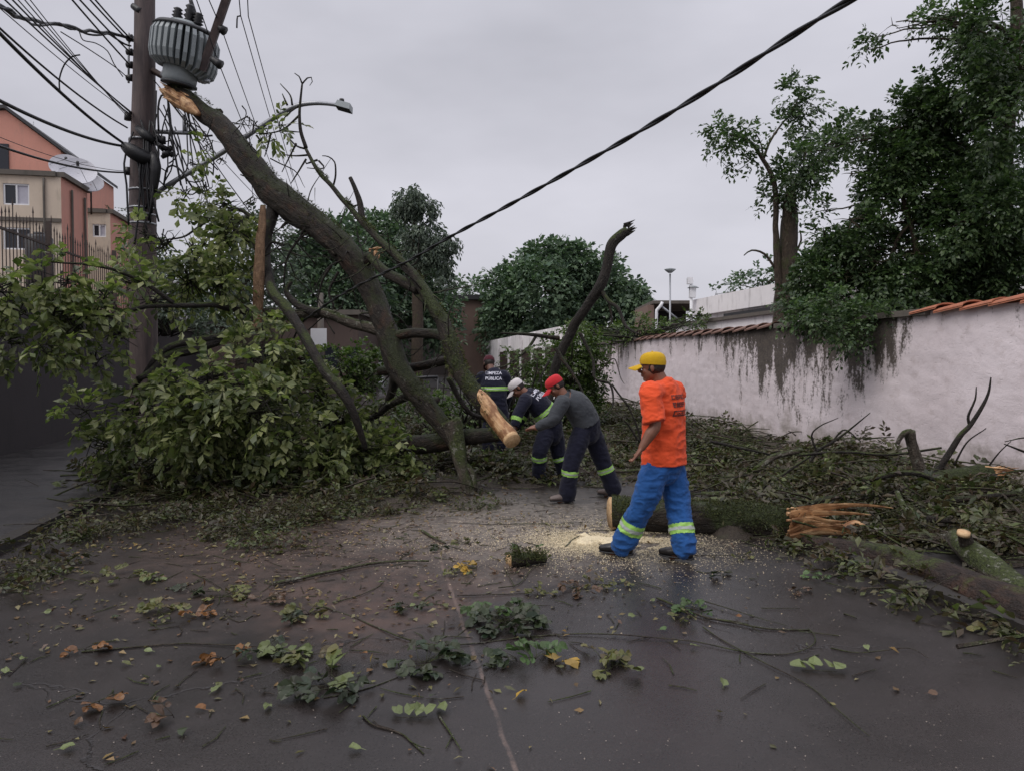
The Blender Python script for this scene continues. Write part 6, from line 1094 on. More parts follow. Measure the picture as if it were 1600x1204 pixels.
for x, y, wd_, n, ll, m, lab in SP:
    if n: ll *= .92
    c = G(x, y, 0); root = thing('leafy_spray', lab, 'leaves', c, 'leafy sprays scattered on the wet road'); sc = c[1] / FPX * max(wd_, 1); nm = NM(); st = NM()
    if n == 0:     # a single compound leaf with clear leaflets
        k = 5 if x > 1000 else 4; ax = np.array([1, -.25 if x > 1000 else -.05, 0]); ax = nrm(ax); hw = .070 if x > 1000 else .058
        for i in range(k):
            t = (i / (k - 1) - .5); p = c + ax * t * 2 * hw + [0, -.0, .022]; d = nrm(np.array([t * (2.0 if x > 1000 else .7) + rng.normal(0, .08), 1.0, .22 - .1 * abs(t)])); leaves(nm, [p + [0, 0, .003 * i]], np.array([d]), np.array([[rng.normal(.1, .12), -.3, 1.]]), ll * rng.uniform(.9, 1.15), ll * .62, T_FULL)
        tube(st, [c - ax * hw * 1.3 + [0, 0, .012], c + ax * hw * 1.1 + [0, 0, .02]], [.002, .0015], 5, .05)
    else:
        n = max(2, int(n * 1.15))
        for i in range(n):
            a = rng.uniform(0, 2 * math.pi); q = math.sqrt(rng.random()) * sc * .8; p = c + np.array([math.cos(a) * q, math.sin(a) * q * .8, rng.uniform(.012, .02 + ll * .5)]); b = a + rng.normal(0, .8)
            d = np.array([math.cos(b), math.sin(b), rng.uniform(.0, .45)]); sprigs(nm, [p], [d], [[rng.normal(0, .35), rng.normal(-.15, .35), 1]], ll * 1.5, 2, ll, ll * .70, .12, T_FULL, jit=.35, spread=.8)
            tube(st, [c + [0, 0, .01], (c + p) / 2 + [0, 0, .01], p + d * ll * 1.2], [.0025, .002, .0015], 4, .05)
        for v in nm.v: v[:, 2] = np.where(v[:, 2] < .004, .004 + .02 * rng.random(len(v)), v[:, 2])
    st.build('stalk', M['twig'], root); nm.build('leaves', M[m], root, smooth=False)
# single leaves
SL = [(688, 1102, 'l_pale', .085, 'single broad pale leaf below the thick dark spray'), (805, 1090, 'l_yel', .075, 'single folded bright yellow leaf'), (565, 1172, 'l_pale', .06, 'small pale leaf curled up at the very bottom'), (421, 1100, 'l_pale', .065, 'pale leaf between the pale spray and the spiky dark one'), (1130, 1073, 'l_pale', .075, 'lone pale leaf left of the five leaflet fan'), (330, 1082, 'l_pale', .06, 'pale leaf pair left of the bent twig'), (343, 1074, 'l_yg', .05, 'olive leaf touching the pale one'), (323, 1108, 'l_ora', .055, 'small orange leaf in the lower left'), (238, 1095, 'l_dk', .05, 'dark blue green leaf in the lower left'), (116, 1128, 'l_br', .055, 'dark brown leaf below the orange bunch'), (92, 1172, 'l_pale', .06, 'blurred pale leaf near the bottom left corner'), (284, 1150, 'l_dk', .06, 'dull green leaf near the bottom left'), (15, 1050, 'l_pale', .05, 'pale curled leaf at the left edge'), (34, 1068, 'l_dk', .05, 'dark leaf near the left edge'), (40, 1028, 'l_pale', .05, 'light leaf left of the long thin stick'), (190, 963, 'l_dk', .06, 'dark curled leaf left of the left cluster'), (143, 964, 'l_br', .05, 'brown leaf left of the dark curled one'), (68, 958, 'l_pale', .045, 'pale leaf by the left kerb'), (238, 1018, 'l_pale', .05, 'pale leaf just under the long thin stick'), (205, 1038, 'l_yg', .055, 'olive leaf under the left end of the stick'), (563, 1050, 'l_yg', .05, 'olive leaf between two dark sprays'), (776, 1026, 'l_pale', .05, 'slim pale leaf right of the road joint'), (870, 1040, 'l_yg', .06, 'upright yellowish leaf beside the fresh green spray'), (992, 1046, 'l_pale', .05, 'pale leaf right of the yellow green bunch'), (993, 962, 'l_pale', .06, 'pale leaf left of the forked stick'), (1020, 940, 'l_pale', .05, 'pale leaf at the tip of the forked stick'), (1030, 984, 'l_dk2', .05, 'green leaf below the forked stick'), (1090, 1010, 'l_pale', .045, 'pale leaf on the vine'), (1356, 1015, 'l_pale', .05, 'pale leaf on the wavy twig'), (1150, 962, 'l_ora', .05, 'tan leaf under the forked stick'), (640, 948, 'l_pale', .05, 'pale leaf by the curled dark leaves'), (655, 930, 'l_yg', .055, 'olive leaf left of the joint'), (700, 948, 'l_yg', .055, 'curved olive leaf on the joint'), (565, 1020, 'l_ora', .04, 'small reddish leaf on the mud'), (1450, 1085, 'l_br', .05, 'brown leaf at the lower right'), (960, 925, 'l_yg', .05, 'yellowish upright leaf right of the brown trail'), (590, 910, 'l_pale', .05, 'pale leaf above the mud'), (540, 905, 'l_pale', .05, 'pale leaf under the mossy branch'), (250, 1040, 'l_pale', .04, 'tiny pale leaf left of the wilted spray'), (680, 1086, 'l_dk', .04, 'tiny dark leaf right of the thick dark spray')]
for x, y, m, s, lab in SL:
    c = G(x, y, .008); a = rng.uniform(0, 6.28); nm = NM(); n_ = [rng.normal(0, .3), rng.normal(-.25, .3), 1]
    leaves(nm, [c], [[math.cos(a), math.sin(a), .22]], [n_], s, s * .66, T_FULL)
    v = nm.v[0]; v[:, 2] += .006 + max(0, .004 - v[:, 2].min()); tube(nm, [v[0], v[0] - np.array([math.cos(a), math.sin(a), .1]) * s * .35], [.0015, .001], 4, .1)
    nm.build('fallen_leaf', M[m], loc=c, smooth=False, label=lab, category='leaf', group='single leaves lying on the wet road')
# uncountable litter: chips, bark crumbs, leaf scraps
def litter():
    nm = NM(); K = 9000; l = rng.uniform(-3.0, 3.7, K); s = 2.4 + 7.6 * rng.random(K) ** .75; dens = 1.0 * np.exp(-((l + .6) / 2.6) ** 2) * np.clip((s - 2.6) / 3.2, .06, 1); ok = rng.random(K) < dens; p = NV * l[ok, None] + UV_ * s[ok, None] + [0, 0, .006]
    ok = fbm(p, 1.7, 3) > .0 - .25 * (rng.random(len(p)) < .25); p = p[ok]; n = len(p); leaves(nm, p, rdir(n) * [1, 1, .25] + [0, 0, .08], nrm(rdir(n) * .4 + [0, 0, 1]), rng.uniform(.015, .068, n), rng.uniform(.010, .036, n), T_MID)
    for v in nm.v: v[:, 2] = np.abs(v[:, 2] - .003) + .003
    for _ in range(420):
        q = RL(rng.normal(-.4, 1.6), rng.uniform(3.2, 9.5), .006); a = rng.uniform(0, 6.28); L = rng.uniform(.05, .25); d = np.array([math.cos(a), math.sin(a), 0]); tube(nm, [q, q + d * L / 2 + rng.normal(0, .01, 3) * [1, 1, 0], q + d * L], [.003, .003, .0015], 4, .08, 1)
    nm.build('leaf_litter', [M['litter'], M['twig']], smooth=False, kind='stuff', label='scraps of leaves, bark and twigs strewn over the wet road', category='litter')
    nm = NM(); K = 5200; c = np.array([G(840, 830), G(760, 850), G(960, 850), G(1060, 880), G(600, 850)]); i = rng.choice(5, K, p=[.3, .2, .3, .1, .1]); p = c[i] + rng.normal(0, .62, (K, 3)) * [1.25, 1.0, 0]; p[:, 2] = .006
    leaves(nm, p, rdir(K) * [1, 1, .3], nrm(rdir(K) * .5 + [0, 0, 1]), rng.uniform(.005, .017, K), rng.uniform(.004, .010, K), T_LOW); nm.build('wood_chips', M['chips'], smooth=False, kind='stuff', label='pale chips of sawn wood sprinkled over the dusty asphalt', category='wood chips')
M['grit'] = simple('road_grit', (.26, .22, .19), .8, .5, 30)
M['chips'] = simple('wood_chip', (.50, .40, .27), .8, .3, 30)
litter()
def grit():
    nm = NM(); K = 3600; l = rng.uniform(-3.0, 3.7, K); s = 2.2 + 6.5 * rng.random(K) ** 1.2; p = NV * l[:, None] + UV_ * s[:, None] + [0, 0, .004]; p = p[fbm(p, 1.2, 3) > -.1]; n = len(p)
    leaves(nm, p, rdir(n) * [1, 1, .3], nrm(rdir(n) * .5 + [0, 0, 1]), rng.uniform(.003, .009, n), rng.uniform(.003, .008, n), T_LOW); nm.build('road_grit', M['grit'], smooth=False, kind='stuff', label='pale grit and pebbles washed over the wet asphalt', category='grit')
grit()
def sawdust():
    nm = NM(); c = G(968, 846); n = 110; g = np.linspace(-1, 1, n); X, Y = np.meshgrid(g, g, indexing='ij'); x = c[0] + X * .62; y = c[1] + Y * .48; q = np.stack([x, y, 0 * x], -1)
    h = .032 * (1 - ((X + .25) / .5) ** 2 - (Y / .6) ** 2) + .15 * fbm(q, 9, 5) - .016; z = np.clip(h, -.004, .03); V = np.stack([x, y, z + .003], -1); F = grid_faces(n, n, False); keep = (h.reshape(-1)[F] > -.006).any(1); nm.add(V.reshape(-1, 3), [F[keep]])
    K = 52000; a = rng.normal(0, 1, (K, 2)) * np.where(rng.random((K, 1)) < .62, .24, .5) * [1.15, .85]; p = np.c_[c[0] + a[:, 0] - .10, c[1] + a[:, 1], rng.uniform(.004, .012, K)]; p = p[fbm(p, 6, 3) > -.14]; K = len(p); leaves(nm, p, rdir(K) * [1, 1, .3], nrm(rdir(K) * .5 + [0, 0, 1]), rng.uniform(.004, .015, K), rng.uniform(.004, .009, K), T_LOW)
    nm.build('sawdust', M['saw'], kind='stuff', label='bright pale heap of fresh sawdust under the boots of the man in orange', category='sawdust')
sawdust()

# ------------------------------------------------------------------ people
def remesh(nm, name, voxel, m, parent, smooth=3, wr=0.0, ws=9.0, seed=0, **kw):
    me = nm.mesh(name, [m]); o = bpy.data.objects.new('tmp', me); C.objects.link(o)
    md = o.modifiers.new('r', 'REMESH'); md.mode = 'VOXEL'; md.voxel_size = voxel; md.use_smooth_shade = True
    if smooth: s = o.modifiers.new('s', 'SMOOTH'); s.factor = .5; s.iterations = smooth
    dg = bpy.context.evaluated_depsgraph_get(); dg.update(); m2 = bpy.data.meshes.new_from_object(o.evaluated_get(dg)); bpy.data.objects.remove(o)
    n = len(m2.vertices); co = np.empty(n * 3, np.float32); m2.vertices.foreach_get('co', co); co = co.reshape(-1, 3).astype(float)
    if wr:
        no = np.empty(n * 3, np.float32); m2.vertices.foreach_get('normal', no); no = no.reshape(-1, 3)
        k = fbm(co * [1, 1, 1.7] + seed, ws, 3); k2 = fbm(co * [1.3, 1.3, .8] + seed + 40, ws * .6, 2); fold = -np.abs(k) * 2.6 + .35 + k2 * 1.6; co = co + no * (fold * wr)[:, None]
    org = origin(parent); m2.vertices.foreach_set('co', (co - org).astype(np.float32).ravel()); m2.name = name; m2.materials.clear(); m2.materials.append(m); m2.update()
    for p in m2.polygons: p.use_smooth = True
    ob = bpy.data.objects.new(name, m2); C.objects.link(ob); ob.parent = parent; return setp(ob, **kw)
def band(src, mask, m, parent, off=.004, name='reflective_band'):
    """lift the faces of src picked by mask(world points) off as a thin tape of its own"""
    me = src.data; n = len(me.vertices); co = np.empty(n * 3, np.float32); me.vertices.foreach_get('co', co); co = co.reshape(-1, 3).astype(float); no = np.empty(n * 3, np.float32); me.vertices.foreach_get('normal', no); no = no.reshape(-1, 3)
    org = origin(src); ok = mask(co + org); F = [p.vertices[:] for p in me.polygons if all(ok[v] for v in p.vertices) and len(p.vertices) == 4]
    if not F: return
    F = np.array(F); used = np.unique(F); mp = -np.ones(n, int); mp[used] = np.arange(len(used)); nm = NM(); nm.add(co[used] + no[used] * off + org, [mp[F]]); return nm.build(name, m, src)
def print_text(src, rows, c, right, up, nrm_, size, m, parent, spacing=1.25, name='lettering'):
    """lettering laid on the cloth: every vertex is projected on the shirt along -nrm_"""
    dg = bpy.context.evaluated_depsgraph_get(); org = Vector(origin(src)); bv = BVHTree.FromPolygons([v.co + org for v in src.data.vertices], [p.vertices[:] for p in src.data.polygons])
    nm = NM()
    for i, t in enumerate(rows):
        cu = bpy.data.curves.new('t', 'FONT'); cu.body = t; cu.align_x = 'CENTER'; cu.size = size; cu.offset = size * .018; to = bpy.data.objects.new('t', cu); C.objects.link(to); dg = bpy.context.evaluated_depsgraph_get(); dg.update(); tm = bpy.data.meshes.new_from_object(to.evaluated_get(dg)); bpy.data.objects.remove(to)
        bm = bmesh.new(); bm.from_mesh(tm); bmesh.ops.triangulate(bm, faces=bm.faces); V = []
        for v in bm.verts:
            w = Vector(c) + Vector(right) * v.co.x + Vector(up) * (v.co.y - i * size * spacing); h = bv.ray_cast(w + Vector(nrm_) * .4, -Vector(nrm_)); V.append(np.array(h[0] + Vector(nrm_) * .006 if h[0] else w))
        F = np.array([[v.index for v in f.verts] for f in bm.faces]); bm.free()
        if len(F): nm.add(np.array(V), [F])
    return nm.build(name, m, parent, smooth=False)
def basis(f, up=(0, 0, 1)):
    f = nrm(np.array(f, float)); s = nrm(np.cross(f, up)); u = np.cross(s, f); return f, s, u     # forward, right, up
def person(label, J, face, hup, facing, col, skin, root_at, hat='cap', glove=False, shirt_hem=.06, sleeve='short', wr=.012, boots='boot', vox=.008, hair=True):
    root = thing('person', label, 'person', root_at, 'workers clearing the fallen tree'); J = {k: np.asarray(v, float) for k, v in J.items()}
    F, S, U = basis(facing)                   # S = the person's right
    hf, hs, hu = basis(face, hup); hc = J['head']; HA = np.array([hs, hf, hu])
    sk = M[skin]; nb = NM()
    # head: skull, jaw, brow, nose, lips, ears and neck
    ellip(nb, hc + hu * .025 - hf * .008, [.074, .094, .098], HA, 16, 22); ellip(nb, hc - hu * .045 + hf * .018, [.058, .070, .068], HA, 12, 18); ellip(nb, hc - hu * .098 + hf * .052, [.030, .030, .022], HA, 8, 10)
    ellip(nb, hc + hu * .020 + hf * .078, [.052, .016, .012], HA, 8, 12); tube(nb, [hc + hu * .012 + hf * .088, hc - hu * .012 + hf * .102, hc - hu * .030 + hf * .110, hc - hu * .036 + hf * .096], [.009, .012, .015, .012], 8, .01, round_=True)
    for s in (-1, 1): ellip(nb, hc - hu * .035 + hs * s * .036 + hf * .062, [.022, .02, .022], HA, 8, 10); ellip(nb, hc - hu * .012 + hs * s * .078 - hf * .010, [.010, .018, .030], HA, 8, 10)
    ellip(nb, hc - hu * .062 + hf * .088, [.024, .010, .007], HA, 6, 10); ellip(nb, hc - hu * .073 + hf * .085, [.021, .010, .008], HA, 6, 10)
    tube(nb, [J['neck'] - (hc - J['neck']) * .25, (J['neck'] + hc) / 2 - hf * .012, hc - hu * .03 - hf * .02], [.068, .058, .056], 14, .03, round_=True)
    sh = nrm(J['shR'] - J['shL']); W = np.linalg.norm(J['shR'] - J['shL']) / 2
    tor = [J['pelvis'], J['belly'], J['chest'], (J['shL'] + J['shR']) / 2 * .6 + J['neck'] * .4, J['neck']]
    tube(nb, tor, [[.155, .11], [.145, .105], [.165, .115], [.13, .09], [.06, .06]], 20, .03, side=sh, round_=True)
    for a, e, w_ in (('shL', 'elL', 'wrL'), ('shR', 'elR', 'wrR')): tube(nb, [J[a], (J[a] + J[e]) / 2, J[e], J[e] * .6 + J[w_] * .4, J[w_]], [.058, .052, .046, .048, .030], 12, .03, round_=True)
    for h, k, a in (('hipL', 'knL', 'anL'), ('hipR', 'knR', 'anR')): tube(nb, [J[h], (J[h] + J[k]) / 2, J[k], J[k] * .6 + J[a] * .4, J[a]], [.092, .078, .058, .056, .038], 14, .04, round_=True)
    gl = NM()
    for sgn, e, w_, hd in ((-1, 'elL', 'wrL', 'haL'), (1, 'elR', 'wrR', 'haR')):
        d = nrm(J[hd] - J[w_]); pn = nrm(np.cross(d, np.cross(nrm(J[e] - J[w_] + [0, 0, .3]), d)) + [.01, 0, 0]); sd = np.cross(d, pn); w0 = J[w_]; T_ = gl if glove else nb; k = 1.12 if glove else 1
        tube(T_, [w0 - d * .01, w0 + d * .045, w0 + d * .088], [[.026 * k, .020 * k], [.040 * k, .018 * k], [.041 * k, .015 * k]], 12, .015, side=sd, round_=True)
        for i, (o_, L_) in enumerate(((-.030, .070), (-.010, .080), (.010, .076), (.029, .060))):
            b0 = w0 + d * .080 + sd * o_; curl = -pn * sgn if False else np.array([0, 0, -1.]) * .5 - d * .0 + pn * .35; c1 = nrm(d + curl * .5); c2 = nrm(d * .25 + curl * 1.2); c3 = nrm(-d * .4 + curl); tube(T_, [b0, b0 + c1 * L_ * .42, b0 + c1 * L_ * .42 + c2 * L_ * .33, b0 + c1 * L_ * .42 + c2 * L_ * .33 + c3 * L_ * .25], [.0095 * k, .009 * k, .0085 * k, .0075 * k], 8, .01, round_=True)
        t0 = w0 + d * .028 - sd * .030 * sgn; tube(T_, [t0, t0 - sd * sgn * .022 + d * .025, t0 - sd * sgn * .026 + d * .055 + pn * .01], [.013 * k, .011 * k, .009 * k], 8, .01, round_=True)
    for s, a, t in (('L', 'anL', 'toL'), ('R', 'anR', 'toR')):
        d = nrm((J[t] - J[a]) * [1, 1, 0]); z = J[t][2]; tube(nb, [J[a], J[a] - [0, 0, .04] + d * .02, np.array([J[a][0], J[a][1], z]) + d * .10], [.04, .042, .03], 10, .03, round_=True)
    body = remesh(nb, 'body', .0055 if vox < .01 else .008, sk, root, 3)
    for s in (-1, 1): nm = NM(); ellip(nm, hc + hf * .080 + hs * s * .030 + hu * .000, [.013, .010, .009], HA, 8, 10); ellip(nm, hc + hf * .0885 + hs * s * .030, [.006, .003, .006], HA, 6, 8, 1); nm.build('eye', [M['eye'], M['hair']], body)
    if glove: remesh(gl, 'gloves', .006, M['glove'], root, 2)
    if hair:
        nm = NM(); ellip(nm, hc + hu * .010 - hf * .022, [.079, .088, .090], HA, 14, 20); n2 = NM(); remesh(nm, 'hair', .007, M['hair'], root, 1, .004, 60)
    # shirt
    ns = NM(); ks = 1.0; top = J['neck'] + (hc - J['neck']) * .10; hem = J['pelvis'] - nrm(J['belly'] - J['pelvis']) * shirt_hem
    tube(ns, [hem, J['pelvis'], J['belly'], J['chest'], (J['shL'] + J['shR']) / 2 * .65 + J['neck'] * .35, J['neck'], top], [[.215, .172], [.212, .170], [.200, .162], [.205, .160], [.172, .125], [.090, .090], [.070, .070]], 28, .02, side=sh)
    tube(ns, [J['shL'] * .98 + J['shR'] * .02, (J['shL'] + J['shR']) / 2, J['shR']], [[.075, .085], [.09, .10], [.075, .085]], 16, .03, round_=True)
    for a, e, w_ in (('shL', 'elL', 'wrL'), ('shR', 'elR', 'wrR')):
        if sleeve == 'short': tube(ns, [J[a] + (J['neck'] - J[a]) * .25, J[a], J[a] * .5 + J[e] * .5, J[a] * .08 + J[e] * .92], [.078, .090, .090, .098], 18, .02)
        else: tube(ns, [J[a] + (J['neck'] - J[a]) * .25, J[a], (J[a] + J[e]) / 2, J[e], (J[e] + J[w_]) / 2, J[w_] * .92 + J[e] * .08], [.080, .088, .080, .072, .064, .052] if sleeve == 'long' else [.075, .08, .07, .06, .052, .05], 16, .02)
    shirt = remesh(ns, 'shirt', vox, M[col['shirt']], root, 3, wr, 8, 3)
    # trousers
    nt = NM(); tube(nt, [J['pelvis'] + nrm(J['belly'] - J['pelvis']) * .08, J['pelvis'], (J['hipL'] + J['hipR']) / 2 - nrm(J['belly'] - J['pelvis']) * .03], [[.178, .145], [.190, .155], [.175, .140]], 24, .02, side=sh, round_=True)
    for h, k, a in (('hipL', 'knL', 'anL'), ('hipR', 'knR', 'anR')):
        tube(nt, [J[h] + (J['pelvis'] - J[h]) * .3, J[h] * .6 + J[k] * .4, J[k], J[k] * .55 + J[a] * .45, J[k] * .12 + J[a] * .88, J[a] - (J[k] - J[a]) * .04], [.120, .116, .100, .094, .098, .092], 20, .02, round_=True)
    trousers = remesh(nt, 'trousers', vox, M[col['trousers']], root, 3, wr * 1.1, 9, 11)
    for h, k, a in (('L', 'knL', 'anL'), ('R', 'knR', 'anR')):
        ax = nrm(J[a] - J[k]); L_ = np.linalg.norm(J[a] - J[k]); o_ = J[k]
        def msk(p, t0, t1): q = (p - o_) @ ax; r = np.linalg.norm(p - o_ - q[:, None] * ax, axis=1); return (q > t0) & (q < t1) & (r < .16)
        b0, b1 = col['band']; band(trousers, lambda p: msk(p, L_ * b0, L_ * b1), M['refl'], root); w3 = (b1 - b0) / 3.2; band(trousers, lambda p: msk(p, L_ * (b0 + w3), L_ * (b1 - w3)), M['refl_g'], root, .0065, 'silver_stripe')
    for s, a, t in (('L', 'anL', 'toL'), ('R', 'anR', 'toR')):
        nm = NM(); d = nrm((J[t] - J[a]) * [1, 1, 0]); z = J[t][2]; A0 = J[a].copy(); fl = lambda x, zz: np.array([A0[0], A0[1], z + zz]) + d * x; rgt = np.cross(d, [0, 0, 1]); tilt = np.array([0, 0, max(0, (J[a][2] - z - .10))])
        tube(nm, [A0 + [0, 0, .05], A0, fl(.0, .06) + tilt * .5], [.055, .052, .055], 14, .02, round_=True); tube(nm, [fl(-.05, .035) + tilt, fl(.03, .045) + tilt * .5, fl(.12, .040), fl(.19, .030)], [[.042, .035], [.046, .045], [.050, .036], [.038, .026]], 16, .02, side=rgt, round_=True)
        bt = remesh(nm, 'boot', .007, M[boots], root, 2); nm = NM(); tube(nm, [fl(-.075, .004) + tilt, fl(.02, .004) + tilt * .5, fl(.12, .002), fl(.20, .004)], [[.036, .012], [.040, .012], [.048, .012], [.034, .010]], 14, .03, side=rgt, round_=True); nm.build('sole', M['black'], bt)
    if hat:
        ct = NM(); n = 24; rows = []
        for z_, r_ in ((.020, 1.03), (.045, 1.06), (.072, 1.02), (.096, .90), (.112, .68), (.121, .38), (.124, .02)): rows.append([hc + hs * math.cos(t) * .086 * r_ + hf * (math.sin(t) * .104 * r_ - .008) + hu * (z_ + .012 * math.sin(t) * (1 if z_ < .05 else 0)) for t in np.arange(n) / n * 2 * math.pi])
        V = np.array(rows); inn = V.copy(); c0 = hc + hu * .03; inn = inn + (c0 - inn) * .03; ct.add(V.reshape(-1, 3), [grid_faces(7, n)]); ct.add(inn.reshape(-1, 3), [grid_faces(7, n)[:, ::-1]]); ct.add(np.concatenate([V[0], inn[0]]), [np.array([[i, i + n, (i + 1) % n + n, (i + 1) % n] for i in range(n)])])
        cp = ct.build('cap', M[hat], root); nm = NM(); ellip(nm, hc + hu * .126 - hf * .008, [.008, .008, .005], HA, 6, 8); nm.build('button', M[hat], cp)
        nm = NM(); rows = []
        for k, q in enumerate(np.linspace(0, 1, 7)):
            rows.append([hc + hs * x * (.080 - .012 * q ** 3) + hf * (.070 + (.105 * q) * (1 - .42 * x * x) + .024 * (1 - x * x)) + hu * (.030 - .028 * q - .022 * x * x) for x in np.linspace(-1, 1, 13)])
        V = np.array(rows); V2 = V - hu * .006; nm.add(V.reshape(-1, 3), [grid_faces(7, 13, False)]); nm.add(V2.reshape(-1, 3), [grid_faces(7, 13, False)[:, ::-1]]); nm.add(np.concatenate([V[-1], V2[-1]]), [np.array([[i, i + 13, i + 14, i + 1] for i in range(12)])]); nm.build('brim', M[hat], cp)
    return root, shirt, trousers, J
def jp(d): return {k: P(*v) for k, v in d.items()}

# man in orange, walking left and slightly away
ofc = nrm(np.array([-.86, .50, 0]))
J = jp(dict(head=(1019, 573, 6.08), neck=(1032, 598, 6.08), chest=(1036, 635, 6.1), belly=(1037, 678, 6.1), pelvis=(1038, 712, 6.1), shL=(1016, 613, 5.93), elL=(1024, 664, 5.86), wrL=(1003, 699, 5.84), haL=(990, 717, 5.84), shR=(1054, 612, 6.25), elR=(1052, 662, 6.34), wrR=(1026, 695, 6.38), haR=(1010, 708, 6.4),
                    hipL=(1027, 727, 6.02), knL=(1004, 788, 6.0), anL=(974, 846, 6.10), hipR=(1049, 727, 6.18), knR=(1060, 792, 6.08), anR=(1068, 858, 5.96)))
gf = G(968, 866); J['toL'] = np.array([J['anL'][0] - .2, J['anL'][1] + .1, .03]); J['anL'][2] = .12; J['toR'] = np.array([J['anR'][0] - .17, J['anR'][1] + .12, .03]); J['anR'][2] = .12
J['hipL'] += 0; root_o, shirt, trs, J = person('man in an orange t-shirt, blue work trousers and yellow cap striding left beside the sawdust', J, (-.93, .30, -.06), (-.05, 0, 1), ofc, dict(shirt='orange', trousers='blue', band=(.42, .70)), 'skin', (J['pelvis'][0], J['pelvis'][1], 0), 'cap_y', glove=False, shirt_hem=.07, sleeve='short', wr=.020, vox=.007)
bn = nrm(np.array([.86, -.62, .05])); br_ = nrm(np.cross([0, 0, 1], bn)); c_ = P(1058, 622, 5.98)
# the print on his back is three dense dark lines too blurred to read: rows of letter-like strokes
def strokes(shirt, parent):
    org = Vector(origin(shirt)); bv = BVHTree.FromPolygons([v.co + org for v in shirt.data.vertices], [p.vertices[:] for p in shirt.data.polygons]); nm = NM(); ce = P(1057, 633, 6.0); up = np.array([0, 0, 1.])
    for row, (dz, w, h) in enumerate(((.070, .15, .036), (.008, .14, .040), (-.062, .15, .048))):
        x = -w / 2
        while x < w / 2:
            lw = h * rng.uniform(.55, .8)
            for k in range(4):
                if k == 0: r = (x, x + lw * .28, dz - h / 2, dz + h / 2)
                elif k == 1: r = (x + lw * .30, x + lw * .82, dz + h * .26, dz + h / 2)
                elif k == 2 and rng.random() < .8: r = (x + lw * .30, x + lw * .8, dz - h * .12, dz + h * .12)
                elif k == 3 and rng.random() < .8: r = (x + lw * .30, x + lw * .85, dz - h / 2, dz - h * .26)
                else: continue
                V = []
                for a, b in ((r[0], r[2]), (r[1], r[2]), (r[1], r[3]), (r[0], r[3])):
                    q = ce + br_ * a + up * b; hh = bv.ray_cast(Vector(q + bn * .5), Vector(-bn)); V.append(np.array(hh[0]) + bn * .006 if hh[0] is not None else q)
                nm.add(V, [np.array([[0, 1, 2, 3]])])
            x += lw * 1.02
    nm.build('lettering', M['print_d'], parent, smooth=False)
strokes(shirt, shirt)
nm = NM(); 

# red capped worker in charcoal shirt, bent forward, arms reaching left
J = jp(dict(head=(868, 603, 8.55), neck=(880, 618, 8.55), chest=(896, 630, 8.58), belly=(909, 646, 8.6), pelvis=(917, 662, 8.62), shL=(878, 630, 8.38), elL=(862, 657, 8.30), wrL=(838, 668, 8.36), haL=(824, 670, 8.42), shR=(886, 622, 8.76), elR=(866, 655, 8.85), wrR=(842, 664, 8.75), haR=(828, 667, 8.7),
            hipL=(909, 673, 8.52), knL=(893, 722, 8.46), anL=(887, 775, 8.50), hipR=(924, 672, 8.74), knR=(941, 718, 8.78), anR=(958, 768, 8.82)))
J['anL'][2] = .11; J['anR'][2] = .12; J['toL'] = J['anL'] + [-.2, -.03, -.08]; J['toR'] = J['anR'] + [-.16, .12, -.09]; J['toL'][2] = J['toR'][2] = .03
r3, sh3, t3, J3 = person('bent worker in a charcoal long sleeved shirt and red cap', J, (-.80, -.12, -.62), (-.5, 0, .8), (-.96, .2, 0), dict(shirt='greyc', trousers='navy', band=(.22, .42)), 'skin', (J['pelvis'][0], J['pelvis'][1], 0), 'cap_r', glove=False, shirt_hem=.0, sleeve='long', wr=.012, vox=.009, boots='shoe')
nm = NM(); cw = P(881, 578 + 8, 8.4)
# white capped worker, navy uniform, deeply bent
J = jp(dict(head=(808, 606, 9.95), neck=(822, 616, 9.95), chest=(838, 628, 9.98), belly=(852, 646, 10.0), pelvis=(862, 664, 10.0), shL=(820, 626, 9.76), elL=(808, 650, 9.66), wrL=(803, 668, 9.6), haL=(799, 680, 9.58), shR=(828, 616, 10.18), elR=(818, 648, 10.25), wrR=(806, 668, 10.2), haR=(800, 682, 10.2),
            hipL=(853, 676, 9.9), knL=(843, 706, 9.8), anL=(842, 752, 9.9), hipR=(868, 676, 10.12), knR=(872, 708, 10.1), anR=(882, 750, 10.15)))
J['anL'][2] = .11; J['anR'][2] = .11; J['toL'] = J['anL'] + [-.2, -.02, 0]; J['toR'] = J['anR'] + [-.18, .05, 0]; J['toL'][2] = J['toR'][2] = .03
r2, sh2, t2, J2 = person('bent worker in a navy uniform and white cap at the sawn limb end', J, (-.72, -.1, -.72), (-.62, 0, .78), (-.96, .15, 0), dict(shirt='navy', trousers='navy', band=(.12, .34)), 'skin', (J['pelvis'][0], J['pelvis'][1], 0), 'cap_w', glove=True, shirt_hem=-.02, sleeve='long', wr=.012, vox=.009, hair=True)
ax2 = nrm(J2['pelvis'] - J2['neck']); o2 = J2['neck']
def tor_mask(o, ax, a, b, rmax=.26, arms=()):
    def f(p):
        q = (p - o) @ ax; r = np.linalg.norm(p - o - q[:, None] * ax, axis=1); ok = (q > a) & (q < b) & (r < rmax)
        for s, e in arms: d = nrm(e - s); t = np.clip((p - s) @ d, 0, np.linalg.norm(e - s)); ok &= np.linalg.norm(p - s - t[:, None] * d, axis=1) > .085
        return ok
    return f
band(sh2, tor_mask(o2, ax2, .30, .37, .27, [(J2['shL'], J2['elL']), (J2['shR'], J2['elR'])]), M['refl'], r2)
band(sh2, tor_mask(o2, ax2, .325, .345, .27, [(J2['shL'], J2['elL']), (J2['shR'], J2['elR'])]), M['refl_g'], r2, .007, 'silver_stripe')
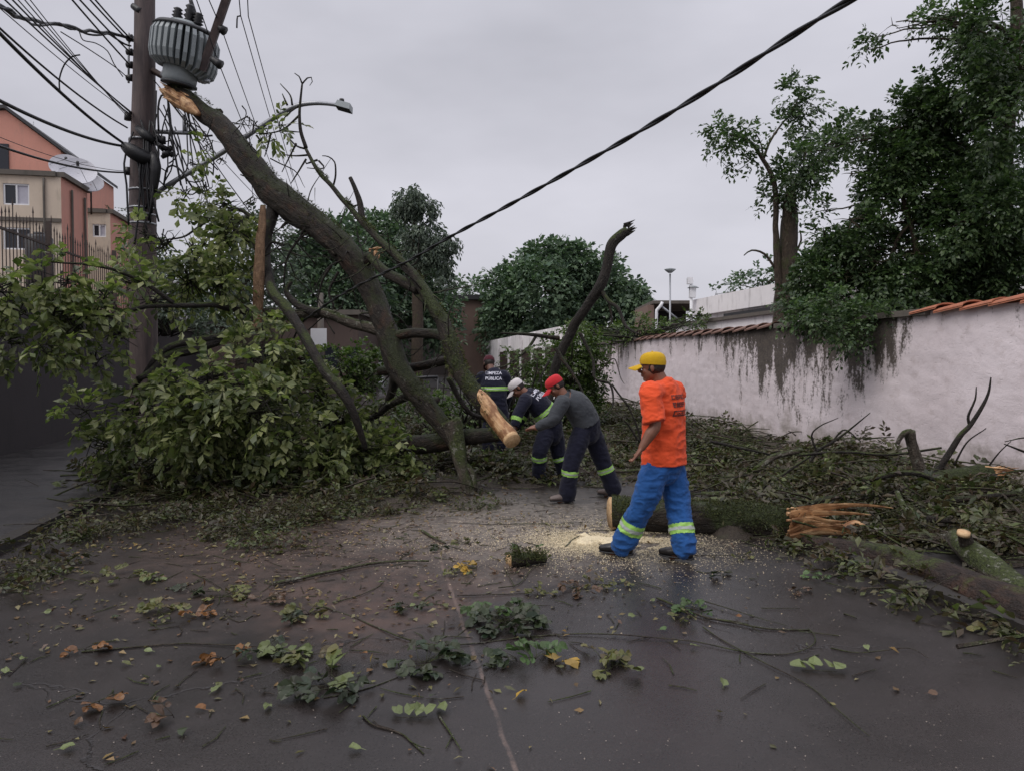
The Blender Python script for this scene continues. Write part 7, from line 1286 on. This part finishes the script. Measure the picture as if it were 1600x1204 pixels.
for a, b in (('elL', 'wrL'), ('elR', 'wrR')):
    d_ = nrm(J2[b] - J2[a]); band(sh2, (lambda o, d: (lambda p: (((p - o) @ d) > .015) & (((p - o) @ d) < .075) & (np.linalg.norm(p - o - ((p - o) @ d)[:, None] * d, axis=1) < .08)))(J2[a], d_), M['refl'], r2)
bk2 = nrm(np.array([.35, -.62, .70])); al = nrm(np.cross(np.cross(bk2, ax2), bk2)); rt = nrm(np.cross(-al, bk2)) 
print_text(sh2, ['LIMPEZA', 'PÚBLICA'], J2['neck'] * .62 + J2['chest'] * .38 + bk2 * .1 + np.array([.06, 0, .0]), rt * 1.0, -al, bk2, .070, M['print_w'], sh2)
# worker seen from behind
J = jp(dict(head=(764, 568, 11.75), neck=(768, 580, 11.65), chest=(770, 603, 11.55), belly=(772, 628, 11.5), pelvis=(774, 650, 11.5), shL=(752, 589, 11.6), elL=(748, 616, 11.66), wrL=(757, 640, 11.9), haL=(760, 650, 12.0), shR=(789, 588, 11.6), elR=(795, 616, 11.66), wrR=(788, 640, 11.9), haR=(786, 650, 12.0),
            hipL=(765, 660, 11.5), knL=(763, 695, 11.45), anL=(762, 730, 11.5), hipR=(783, 660, 11.5), knR=(786, 695, 11.5), anR=(787, 730, 11.6)))
J['anL'][2] = J['anR'][2] = .11; J['toL'] = J['anL'] + [-.02, .2, 0]; J['toR'] = J['anR'] + [.02, .2, 0]; J['toL'][2] = J['toR'][2] = .03
r1, sh1, t1, J1 = person('worker seen from behind in a navy uniform with a lime band across the back', J, (-.15, .8, -.55), (0, .4, .9), (0, 1, 0), dict(shirt='navy', trousers='navy', band=(.2, .4)), 'skin_d', (J['pelvis'][0], J['pelvis'][1], 0), 'cap_d', shirt_hem=.05, sleeve='long', wr=.012, vox=.0095)
band(sh1, lambda p: (p[:, 2] > 1.195) & (p[:, 2] < 1.265), M['refl'], r1); band(sh1, lambda p: (p[:, 2] > 1.22) & (p[:, 2] < 1.24), M['refl_g'], r1, .007, 'silver_stripe')
print_text(sh1, ['LIMPEZA', 'PÚBLICA'], P(771, 585, 11.4), [1, 0, 0], [0, 0, 1], [0, -1, 0], .066, M['print_w'], sh1)
